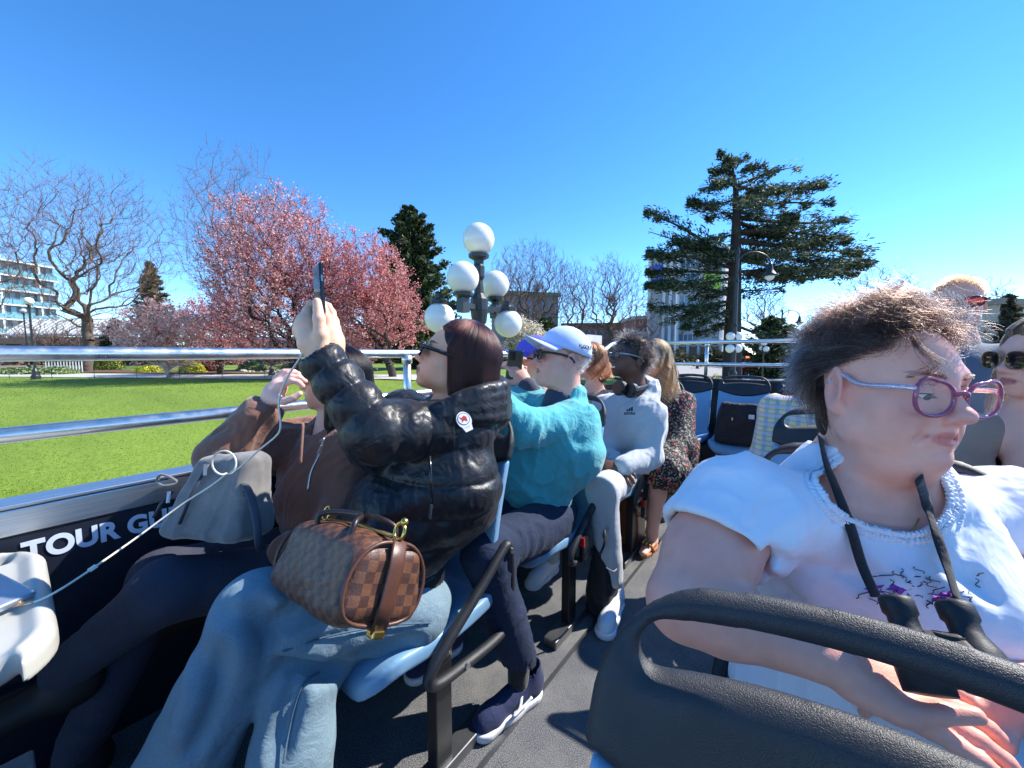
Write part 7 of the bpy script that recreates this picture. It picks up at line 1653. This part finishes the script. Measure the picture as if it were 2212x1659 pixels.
    for pts in (((1772, 945), (1785, 1000), (1812, 1070), (1838, 1140), (1862, 1220), (1893, 1290)), ((1985, 1032), (2002, 1090), (2022, 1150), (2045, 1220), (2070, 1300))):
        w_ = []
        for x, y in pts:
            a = hit(F, x, y, .3, 1.2, .013); b = hit(J, x, y, .3, 1.2, .021); c = [q_ for q_ in (a, b) if q_ is not None]
            if c: w_.append(min(c, key=lambda q_: np.linalg.norm(q_-V(0, 0, CAMH))))
        if len(w_) > 3:
            w_ = smooth_path(w_, 5); part(MB().tube(w_, .0085, 8, flat=.22, up=-_F), 'strap', m_sp, e, smooth=True)
    nk = on(F, [(1822, 1085), (1850, 1125), (1885, 1160), (1920, 1172), (1960, 1160), (1985, 1120)], .002, .3)
    if len(nk) > 3: MB().tube(smooth_path(nk, 4), .0011, 6).build('necklace', plain('gold_chain', srgb(210, 176, 110), .25, .9), me, smooth=True)
woman_white()
def back_people():
    # woman in round sunglasses at the right edge
    rng = np.random.default_rng(109); hd = Head(V(.545, 1.80, 1.17), (-.88, -.45, -.02), (0, 0, 1), 1.0); nb = hd.o+V(.02, .04, -.17); pel = V(.575, 1.58, .48); SL, SR = nb+V(.17, .0, -.06), nb+V(-.17, -.02, -.06); ER, EL = SR+V(-.03, -.12, -.25), SL+V(.03, -.12, -.25); WR, WL = ER+V(.1, -.22, -.02), EL+V(-.1, -.22, -.02)
    F = Fld(*box_of([hd.o, nb, ER, EL, WR, WL, pel+V(0, 0, .2)], .12), .0048); hd.sculpt(F, neck=nb, neck_r=.05, jaw=.95); F.cone(nb, pel+V(0, 0, .15), .09, .12, .04); F.cone(SL, SR, .055, .055, .04); F.chain([SL, EL, WL], [.045, .038, .026], .03, .02); F.chain([SR, ER, WR], [.045, .038, .026], .03, .02); hand(F, WL, V(-.5, -.7, 0), V(0, .3, -.9), curl=.4); hand(F, WR, V(.5, -.7, 0), V(0, .3, -.9), curl=.4)
    me = person('person', 'woman in round sunglasses and dark necklace at the right edge', F, skin('fair', SKIN_LIGHT), lambda w: hd.colour(w, srgb(240, 180, 158), srgb(180, 96, 92), ros=.4))
    J = Fld(*box_of([nb+V(0, 0, -.1), pel, SL, SR, EL, ER], .15), .008); J.cone(pel, nb+V(0, 0, -.24), .16, .165, .05); J.cone(SL+V(-.05, 0, -.06), SR+V(.05, 0, -.06), .07, .07, .05); J.cone(nb+V(0, -.10, .0), nb+V(0, -.04, -.12), .12, .12, .02, 'sub'); J.cone(SL+V(-.02, 0, .0), SR+V(.02, 0, .0), .064, .064, .03); J.cone(nb+V(0, -.05, .08), nb+V(0, -.05, -.05), .085, .075, .02, 'sub'); J.chain([SL, EL], [.062, .056], .03); J.chain([SR, ER], [.062, .056], .03); finish(J, 'top', cloth_mat('taupe_top', srgb(150, 132, 118)), me)
    Hh = Fld(*box_of([hd.o], .2), .006); cap_hair(Hh, hd, .009); Hh.cone(hd.L(0, -.06, 0), hd.L(0, -.09, -.12), .065, .05, .03); Hh.ell(hd.L(0, .12, -.03), (.07, .085, .12), hd.R, .02, 'sub'); finish(Hh, 'hair', plain('hair_under_brown', srgb(60, 42, 34), .6), me, None, 2)
    strands('hair_strands', np.concatenate([fall(hd, 3600, rng, (-2.05, 2.05), 0, (.14, .22), .097, .120, .106, flick=.1, curl=.008, cf=26, stop=1.5)]+[fall(hd, 900, rng, (a0, a1), 0, (.004, .02), .094, .114, .104, stop=.98) for a0, a1 in ((2.0, 3.0), (-3.0, -2.0))]), .001, hair_mat('hair_chestnut', [(0, srgb(52, 36, 28)), (.6, srgb(104, 74, 54)), (1, srgb(180, 144, 108))], .33), me)
    keep(me, glasses('sunglasses', hd, plain('wire_gold', srgb(150, 120, 80), .3, .8), m_shade, me, w=.054, h=.05, y=.110, z=.004, r=.0014, temple=(.0014, .0014)))
    MB().tube([nb+V(.062*math.sin(t)+0, .0-.066*math.cos(t), .05-.02*math.cos(t)) for t in np.linspace(-1.6, 1.6, 14)], .0016, 6).build('necklace', m_gloss, me, smooth=True)
    T = Fld(*box_of([pel, V(.5, 1.15, .1), V(.68, 1.2, .5)], .14), .01); T.chain([pel+V(-.08, 0, 0), V(.5, 1.2, .47), V(.5, 1.18, .08)], [.1, .07, .05], .04); T.chain([pel+V(.09, 0, 0), V(.68, 1.2, .47), V(.68, 1.18, .08)], [.1, .07, .05], .04); finish(T, 'trousers', denim('jeans_mid', srgb(66, 82, 110)), me)
    # standing man with cropped hair
    hd = Head(P(2068, 660, 1.75), (-.12, -.97, -.05), (0, 0, 1), 1.04); nb = hd.o+V(0, .05, -.18); pel = V(hd.o[0]-.02, hd.o[1]+.12, .72); SR, SL = nb+V(-.18, 0, -.07), nb+V(.18, 0, -.07); ER, EL = SR+V(-.03, -.02, -.27), SL+V(.03, -.02, -.27); WR, WL = ER+V(.03, -.22, -.02), EL+V(-.03, -.22, -.02)
    F = Fld(*box_of([hd.o, nb, ER, EL, WR, WL, pel], .13), .005); hd.sculpt(F, neck=nb, neck_r=.06, jaw=1.1, nose=1.1); F.cone(nb, pel, .09, .13, .04); F.cone(SL, SR, .055, .055, .04); F.chain([SL, EL, WL], [.05, .042, .03], .03, .02); F.chain([SR, ER, WR], [.05, .042, .03], .03, .02); hand(F, WL, V(-.2, -.9, 0), V(0, 0, -1), curl=.6); hand(F, WR, V(.2, -.9, 0), V(0, 0, -1), curl=.6, thumb=-1)
    me = person('person', 'man with cropped sandy hair and reddish sunglasses standing at the back', F, skin('ruddy', srgb(240, 178, 156)), lambda w: hd.colour(w, srgb(234, 168, 146), srgb(170, 96, 88), ros=.45))
    J = Fld(*box_of([nb, pel, SL, SR, ER, EL], .16), .009); J.cone(pel+V(0, 0, -.05), nb+V(0, 0, -.16), .17, .18, .05); J.cone(nb+V(0, 0, -.16), nb+V(0, 0, -.07), .16, .09, .06); J.cone(SL, SR, .065, .065, .05); J.chain([SL, EL], [.075, .07], .04); J.chain([SR, ER], [.075, .07], .04); finish(J, 'shirt', cloth_mat('slate_shirt', srgb(96, 104, 118)), me)
    strands('hair', shortish(hd, 2400, rng, (.008, .022), .9, .2, lambda p: p[:, 2] > .05, jit=.3, K=4), .0009, hair_mat('hair_sandy', [(0, srgb(96, 68, 46)), (1, srgb(176, 134, 96))], .4), me)
    keep(me, glasses('sunglasses', hd, m_gloss, plain('lens_red_mirror', srgb(170, 40, 36), .1, .6), me, w=.058, h=.040, y=.108, r=.0026))
    T = Fld(*box_of([pel, V(pel[0], pel[1], 0)], .2), .01); T.ell(pel, (.17, .14, .12), None, .04)
    for q in (-.09, .09): T.chain([pel+V(q, 0, -.05), V(pel[0]+q, pel[1]-.02, .38), V(pel[0]+q, pel[1], .03)], [.095, .07, .055], .04, .02)
    finish(T, 'trousers', denim('jeans_slate', srgb(60, 66, 80)), me)
    # person in the plaid shirt, turned away
    hd = Head(V(.09, 2.42, 1.10), (.75, -.65, -.2), (0, 0, 1), 1.0); nb = V(.045, 2.46, .95); pel = V(.08, 2.36, .48); SR, SL = nb+V(-.17, .0, -.05), nb+V(.17, -.04, -.05); ER, EL = SR+V(-.03, -.12, -.26), SL+V(.03, -.12, -.26); WR, WL = ER+V(.1, -.22, -.02), EL+V(-.1, -.22, -.02)
    F = Fld(*box_of([hd.o, nb, ER, EL, WR, WL, pel], .13), .006); hd.sculpt(F, neck=nb, neck_r=.055); F.cone(nb, pel, .09, .13, .04); F.cone(SL, SR, .055, .055, .04); F.chain([SL, EL, WL], [.045, .038, .026], .03, .02); F.chain([SR, ER, WR], [.045, .038, .026], .03, .02); hand(F, WL, V(-.2, -.9, 0), V(0, 0, -1), curl=.6); hand(F, WR, V(.2, -.9, 0), V(0, 0, -1), curl=.6, thumb=-1)
    me = person('person', 'person in pale yellow plaid shirt mostly hidden behind the curly-haired woman', F, skin('fair', SKIN_LIGHT), lambda w: hd.colour(w, SKIN_LIGHT, srgb(180, 96, 92)))
    m = N('plaid'); v = m.coord('Object')
    def wv(axis, sc, off=0):
        q = m.n('ShaderNodeTexWave'); q.bands_direction = axis; q.inputs['Scale'].default_value = sc; q.inputs['Phase Offset'].default_value = off; m.l(v, q.inputs['Vector']); return q.outputs['Fac']
    c = m.mix(m.ramp(wv('X', 7), [(.5, (0, 0, 0, 1)), (.75, (.7, .7, .7, 1))]), srgb(226, 218, 170), srgb(120, 170, 190)); c = m.mix(m.ramp(wv('Z', 7), [(.55, (0, 0, 0, 1)), (.8, (.6, .6, .6, 1))]), c, srgb(196, 190, 230)); c = m.mix(m.ramp(wv('Z', 14, 1), [(.85, (0, 0, 0, 1)), (.95, (.7, .7, .7, 1))]), c, srgb(210, 150, 90)); m.set(Base_Color=c, Roughness=.85)
    J = Fld(*box_of([nb, pel, SL, SR, ER, EL], .16), .008); J.cone(pel, nb+V(0, 0, -.16), .165, .17, .05); J.cone(nb+V(0, 0, -.16), nb+V(0, 0, -.03), .15, .08, .06); J.cone(SL, SR, .064, .064, .05); J.chain([SL, EL, WL], [.072, .066, .05], .04); J.chain([SR, ER, WR], [.072, .066, .05], .04); finish(J, 'shirt', m.m, me, lambda v_: .007*folds(v_, 10, (.3, .2, .8), .4, 1.))
    Hh = Fld(*box_of([hd.o], .16), .008); cap_hair(Hh, hd, .012); Hh.ell(hd.L(0, .12, -.03), (.08, .085, .12), hd.R, .02, 'sub'); finish(Hh, 'hair', plain('hair_under_grey', srgb(52, 44, 42), .7), me)
    T = Fld(*box_of([pel, V(-.02, 1.95, .1), V(.2, 2, .5)], .14), .01); T.chain([pel+V(-.08, 0, 0), V(-.0, 2.0, .47), V(0, 1.98, .08)], [.1, .07, .05], .04); T.chain([pel+V(.09, 0, 0), V(.18, 2.0, .47), V(.18, 1.98, .08)], [.1, .07, .05], .04); finish(T, 'trousers', denim('jeans_slate', srgb(60, 66, 80)), me)
back_people()
# ================================================================ BAGS, CABLE AND OTHER THINGS
def at_frame(o, c, X, Y, Z):
    M = Matrix.Identity(4)
    for r in range(3): M[r][0], M[r][1], M[r][2], M[r][3] = X[r], Y[r], Z[r], c[r]
    o.matrix_world = M
def ortho(x, z):
    x = V(*x); x /= np.linalg.norm(x); z = V(*z); z = z-x*(z@x); z /= np.linalg.norm(z); return x, np.cross(z, x), z
m_lea = plain('brown_leather_trim', srgb(92, 58, 44), .4, var=.2, bump=.3, bscale=120); m_brass = plain('brass', srgb(216, 178, 96), .25, .95); m_dkl = plain('dark_leather', srgb(42, 34, 32), .4, var=.2, bump=.3, bscale=140)
def checked_bag():
    c = P(748, 1222, .80); X, Y, Z = ortho(P(820, 1262, .70)-P(655, 1190, .93), (.42, .40, 1))
    e = empty('handbag', (0, 0, 0), 'brown checked handbag lying on the jeans of the woman in black', 'handbag'); at_frame(e, c, X, Y, Z)
    m = N('checked_canvas'); v = m.coord('Object'); ck = m.n('ShaderNodeTexChecker'); ck.inputs['Scale'].default_value = 54; ca = m.n('ShaderNodeAttribute'); ca.attribute_name = 'chk'; m.l(ca.outputs['Vector'], ck.inputs['Vector']); n1 = m.noise(v, 260, 3); n2 = m.noise(v, 12, 4)
    ck.inputs['Color1'].default_value = srgb(108, 72, 52); ck.inputs['Color2'].default_value = srgb(66, 46, 42)
    m.set(Base_Color=m.mix(m.ramp(n2, [(.3, (0, 0, 0, 1)), (.8, (.4, .4, .4, 1))]), ck.outputs[0], srgb(128, 84, 60)), Roughness=m.ramp(n1, [(.3, (.38,)*3+(1,)), (.7, (.52,)*3+(1,))]), Specular_IOR_Level=.4); m.bump(n1, .5, .0016)
    F = Fld((-.19, -.13, -.14), (.19, .13, .14), .0045)
    def fn(X_, Y_, Z_):
        wy = .088-.030*((Z_+.08)/.17).clip(0, 1)**1.5; hz = .078-.010*(X_/.15)**2; qx = np.abs(X_)-.165+.03; qy = np.abs(Y_)-wy+.03; qz = np.abs(Z_)-hz+.03
        d = np.sqrt(np.maximum(qx, 0)**2+np.maximum(qy, 0)**2+np.maximum(qz, 0)**2)+np.minimum(np.maximum(np.maximum(qx, qy), qz), 0)-.03
        return d
    F.put(fn, (0, 0, 0), (.2, .14, .14)); v_, f_ = F.surf(2); n_ = normals(v_, f_); v_ = v_+n_*(.006*fbm(v_*14)+.004*folds(v_, 16, (1, 0, .2), .3))[:, None]
    n_ = normals(v_, f_); an = np.abs(n_); ends = an[:, 0] > np.maximum(an[:, 1], an[:, 2])*1.1; top = (an[:, 2] > an[:, 1]) & ~ends
    uv = np.stack([np.where(ends, v_[:, 1]+.2, v_[:, 0]), np.where(top, np.sign(n_[:, 2])*(.088+.088-np.abs(v_[:, 1])), v_[:, 2]), np.full(len(v_), .009)], 1)
    bm_ = mesh_np('bag_body', v_, f_); at_ = bm_.attributes.new('chk', 'FLOAT_VECTOR', 'POINT'); at_.data.foreach_set('vector', uv.astype(np.float32).ravel()); obj('body', bm_, m.m, e)
    for sx in (-1, 1):
        rim = [(sx*.159, .080*math.copysign(abs(math.cos(t))**.6, math.cos(t))*(1-.26*max(0, math.sin(t))), .068*math.copysign(abs(math.sin(t))**.7, math.sin(t))) for t in np.linspace(0, 2*math.pi, 40, endpoint=False)]
        MB().tube(rim, .004, 6, True).build('piping', m_lea, e, smooth=True)
        MB().tube([(sx*.168, .0, -.078), (sx*.174, .0, -.03), (sx*.174, 0, .03), (sx*.168, 0, .072)], .016, 8, flat=.14, up=(1, 0, 0)).build('end_strap', m_lea, e, smooth=True)
        MB().tube([(sx*.158+.016*math.cos(t), 0, .088+.016*math.sin(t)) for t in np.linspace(0, 2*math.pi, 16, endpoint=False)], .0036, 6, True).build('ring', m_brass, e, smooth=True)
        MB().box((sx*.16-.012, -.012, -.086), (sx*.16+.012, .012, -.072)).build('corner_plate', m_brass, e, bevel=.003)
    MB().sphere((.166, 0, .106), .008, 10, 7).build('clasp', m_brass, e, smooth=True)
    for sy in (-1, 1):
        MB().tube(smooth_path([(-.075, sy*.05, .062), (-.07, sy*.055, .088), (-.035, sy*.035, .100), (.035, sy*.02, .102), (.07, sy*.045, .09), (.075, sy*.05, .062)], 6), .0062, 8).build('handle', m_dkl, e, smooth=True)
    MB().tube([(-.14, 0, .076), (0, 0, .082), (.14, 0, .076)], .006, 6, flat=.5).build('zip', m_brass, e, smooth=True)
checked_bag()
def grey_bag():
    c = P(478, 1082, 1.10); X, Y, Z = ortho(P(575, 1110, 1.06)-P(385, 1100, 1.13), (-.05, .25, 1))
    e = empty('handbag', (0, 0, 0), 'slouchy grey suede bag on the lap of the girl in brown', 'handbag'); at_frame(e, c, X, Y, Z)
    m = N('grey_suede'); v = m.coord('Object'); n0 = m.noise(v, 10, 5, .65); n1 = m.noise(v, 500, 2)
    m.set(Base_Color=m.ramp(n0, [(.25, srgb(92, 90, 90)), (.6, srgb(128, 124, 120)), (.85, srgb(160, 154, 146))]), Roughness=.95, Sheen_Weight=.5); m.bump(n1, .4, .001)
    F = Fld((-.2, -.12, -.14), (.2, .12, .19), .005)
    def fn(X_, Y_, Z_):
        t = ((Z_+.1)/.26).clip(0, 1); wx = .145-.055*t; wy = .072-.045*t; cx = .035*t; qx = np.abs(X_-cx)-wx+.035; qy = np.abs(Y_)-wy+.02; qz = np.abs(Z_-.02)-.115+.03
        return np.sqrt(np.maximum(qx, 0)**2+np.maximum(qy, 0)**2+np.maximum(qz, 0)**2)+np.minimum(np.maximum(np.maximum(qx, qy), qz), 0)-.028
    F.put(fn, (0, 0, .02), (.2, .12, .17)); v_, f_ = F.surf(2); n_ = normals(v_, f_); v_ = v_+n_*(.010*fbm(v_*9)+.010*folds(v_, 12, (.2, 0, 1), .3))[:, None]
    obj('body', mesh_np('suede_body', v_, f_), m.m, e)
    dz = plain('zip_dark', srgb(50, 54, 66), .5); sv = plain('zip_metal', srgb(150, 150, 152), .3, .9)
    yy = -.078
    for a, b in (((.005, yy+.022, .105), (-.03, yy-.006, -.05)), ((-.10, yy+.015, .03), (-.135, yy+.004, -.04))):
        MB().tube([a, tuple((V(*a)+V(*b))/2+V(0, -.006, 0)), b], .0045, 6).build('zip', dz, e, smooth=True); MB().bar(V(*a)+V(0, -.008, 0), V(*a)+V(.004, -.01, -.03), .008, .004).build('zip_pull', sv, e)
    MB().tube(smooth_path([(-.10, -.06, .06), (-.135, -.07, .075), (-.15, -.07, .06), (-.12, -.075, .045), (-.095, -.06, .05)], 5, True), .004, 6, True).build('side_loop', m.m, e, smooth=True)
    MB().tube(smooth_path([(.075, -.03, .13), (.10, -.035, .10), (.11, -.04, .06)], 5), .012, 8, flat=.3).build('top_flap', m.m, e, smooth=True)
    MB().tube(smooth_path([(.115, -.04, .055), (.16, -.06, .03), (.20, -.07, -.03), (.205, -.06, -.09), (.19, -.03, -.11)], 6), .010, 8, flat=.3).build('strap', plain('strap_slate', srgb(66, 70, 80), .6), e, smooth=True)
    ch = MB()
    for i in range(7):
        q = V(.10+.004*i, -.045, .07-.007*i); ch.tube([q+.006*V(math.cos(t), .3*math.sin(t), math.sin(t)) for t in np.linspace(0, 6.283, 8, endpoint=False)], .0014, 5, True)
    ch.build('chain', dz, e, smooth=True)
grey_bag()
# cable from the raised phone, looping, down to the power bank on the table
lp = [P(484+26*math.cos(t), 1000+26*math.sin(t), 1.02-.004*k) for k, t in enumerate(np.linspace(1.2, 1.2+2*math.pi, 12))]
cab = [P(30, 1308, .775), P(75, 1300, .78), P(122, 1278, .80), P(185, 1238, .86), P(290, 1165, .96), P(390, 1092, 1.02), P(455, 1050, 1.03), P(488, 1024, 1.03)]+lp[1:]+[P(515, 1012, 1.0), P(560, 972, .985), P(600, 938, .965), P(606, 912, .955), P(602, 880, .95), P(606, 850, .945), P(622, 812, .94), P(645, 778, .935), P(668, 735, .935), P(684, 700, .945)]
cb = empty('charging_cable', tuple(cab[0]), 'white charging cable looping from the raised phone to the table', 'cable'); m_cab = plain('cable_white', srgb(232, 226, 208), .45, var=.04)
part(MB().tube(smooth_path(cab, 6), .0024, 8), 'cord', m_cab, cb, smooth=True); part(MB().tube([cab[0]+(cab[0]-cab[1])*.5, cab[0], cab[1]], [.0046, .0046, .003], 8), 'plug', plain('plug_copper', srgb(224, 170, 120), .3, .5), cb, smooth=True)
_q0, _q1 = P(192, 1233, .868), P(208, 1222, .88); part(MB().bar(_q0, _q1, .009, .006), 'cable_clip', m_cab, cb)
pb = empty('power_bank', tuple(P(15, 1290, .78)), 'silver power bank lying on the cream table', 'power bank'); X, Y, Z = ortho(P(58, 1300, .78)-P(-60, 1240, .80), (0, 0, 1)); Rp = np.stack([X, Y, Z], 1)
part(MB().box((-.09, -.03, -.008), (.03, .03, .010), Rp, V(*P(12, 1288, .775))*V(1, 1, 0)+V(0, 0, .700)), 'case', plain('silver_case', srgb(190, 196, 206), .2, .7, var=.05), pb, bevel=.007, seg=3)
# small ribbed box low at the left
rb = empty('ribbed_box', (-1.17, -.05, .0), 'small ribbed grey plastic box low at the left edge', 'box'); m_rb = plain('ribbed_grey', srgb(120, 124, 126), .4)
part(MB().box((-1.26, -.14, .22), (-1.14, -.02, .36)), 'case', m_rb, rb, bevel=.006)
for i in range(9): part(MB().box((-1.139, -.135, .23+.013*i), (-1.134, -.025, .237+.013*i)), 'rib', plain('rib_dark', srgb(60, 62, 64), .5), rb)
part(MB().tube([(-1.2, -.08, 0), (-1.2, -.08, .22)], .02, 10), 'stand', m_blackm, rb, smooth=True)
def soft_bag(name, lo, hi, c, half, label, mat, seed, taper=.35, R=None, fold=.012, cat='bag', extra=None):
    F = Fld(lo, hi, .006); h = V(*half)
    def fn(X_, Y_, Z_):
        t = ((Z_-c[2]+h[2])/(2*h[2])).clip(0, 1); qx = np.abs(X_-c[0])-h[0]*(1-taper*t*t)+.03; qy = np.abs(Y_-c[1])-h[1]*(1-taper*t)+.03; qz = np.abs(Z_-c[2])-h[2]+.03
        return np.sqrt(np.maximum(qx, 0)**2+np.maximum(qy, 0)**2+np.maximum(qz, 0)**2)+np.minimum(np.maximum(np.maximum(qx, qy), qz), 0)-.03
    F.put(fn, c, h+.02); v_, f_ = F.surf(2); n_ = normals(v_, f_); v_ = v_+n_*(fold*fbm(v_*8+seed)+fold*.8*folds(v_+seed, 13, (.2, .1, 1), .3))[:, None]
    e = empty(name, (c[0], c[1], c[2]-h[2]), label, cat); o = obj('body', mesh_np(name, v_, f_), mat, e); o.matrix_parent_inverse = Matrix.Translation(e.location).inverted(); return e
m_nyl = cloth_mat('black_ripstop', srgb(34, 35, 40), .55, 500, .3, .2, .05, 22, .6)
bp = soft_bag('backpack', (-.86, 1.33, -.02), (-.52, 1.72, .42), V(-.70, 1.60, .165), (.062, .085, .16), 'black backpack on the floor behind the turquoise-sweater seat', m_nyl, 3, .4)
part(MB().tube(smooth_path([(-.66, 1.47, .34), (-.635, 1.46, .40), (-.65, 1.50, .44), (-.68, 1.55, .38)], 5), .008, 8, flat=.4), 'strap', m_nyl, bp, smooth=True); part(MB().tube(smooth_path([(-.625, 1.46, .30), (-.612, 1.5, .27), (-.62, 1.56, .25)], 5), .004, 6), 'cord', plain('cord_grey', srgb(110, 112, 116), .6), bp, smooth=True)
tb = soft_bag('tote_bag', (-.85, 3.45, .38), (-.15, 4.1, .95), V(-.42, 3.74, .60), (.20, .09, .175), 'large black tote bag standing on a back-row seat', m_nyl, 5, .25, cat='tote bag')
part(MB().box((-.36, 3.638, .66), (-.32, 3.644, .695)), 'white_tag', plain('tag_white', srgb(226, 228, 232), .5), tb); part(MB().box((-.48, 3.638, .635), (-.473, 3.645, .66)), 'zip_pull', m_steel, tb)
lb_ = soft_bag('leather_bag', (-1.05, 2.1, -.02), (-.68, 2.55, .40), V(-.86, 2.34, .16), (.085, .10, .16), 'tan leather bag on the floor under the grey-hoodie seat', plain('tan_leather_bag', srgb(142, 82, 46), .4, var=.2, bump=.2, bscale=100), 8, .15, fold=.006)
part(MB().tube([(-.775, 2.25, .2), (-.77, 2.34, .195), (-.775, 2.43, .2)], .004, 6), 'seam_band', m_brass, lb_, smooth=True)
# seat-belt buckles on two aisle seats
for (x, y, z, lb2) in ((-.715, 1.44, .375, 'black seat-belt buckle with red button by the turquoise sweater'), (-.715, 2.20, .30, 'black seat-belt buckle hanging by the grey hoodie')):
    e = empty('seat_belt', (x, y, z), lb2, 'seat belt'); part(MB().box((x-.012, y-.03, z-.06), (x+.012, y+.03, z+.05)), 'buckle', m_gloss, e, bevel=.006)
    part(MB().box((x-.013, y-.033, z+.01), (x+.013, y-.026, z+.048)), 'button', plain('red_button', srgb(190, 26, 30), .35), e); part(MB().bar((x, y, z+.05), (x-.01, y+.06, z+.12), .03, .004), 'webbing', m_nyl, e)
# cross-body black bag strap buckle near the dress hem
print('SCRIPT TIME', round(time.time()-T0, 1), 'objects', len(bpy.data.objects))
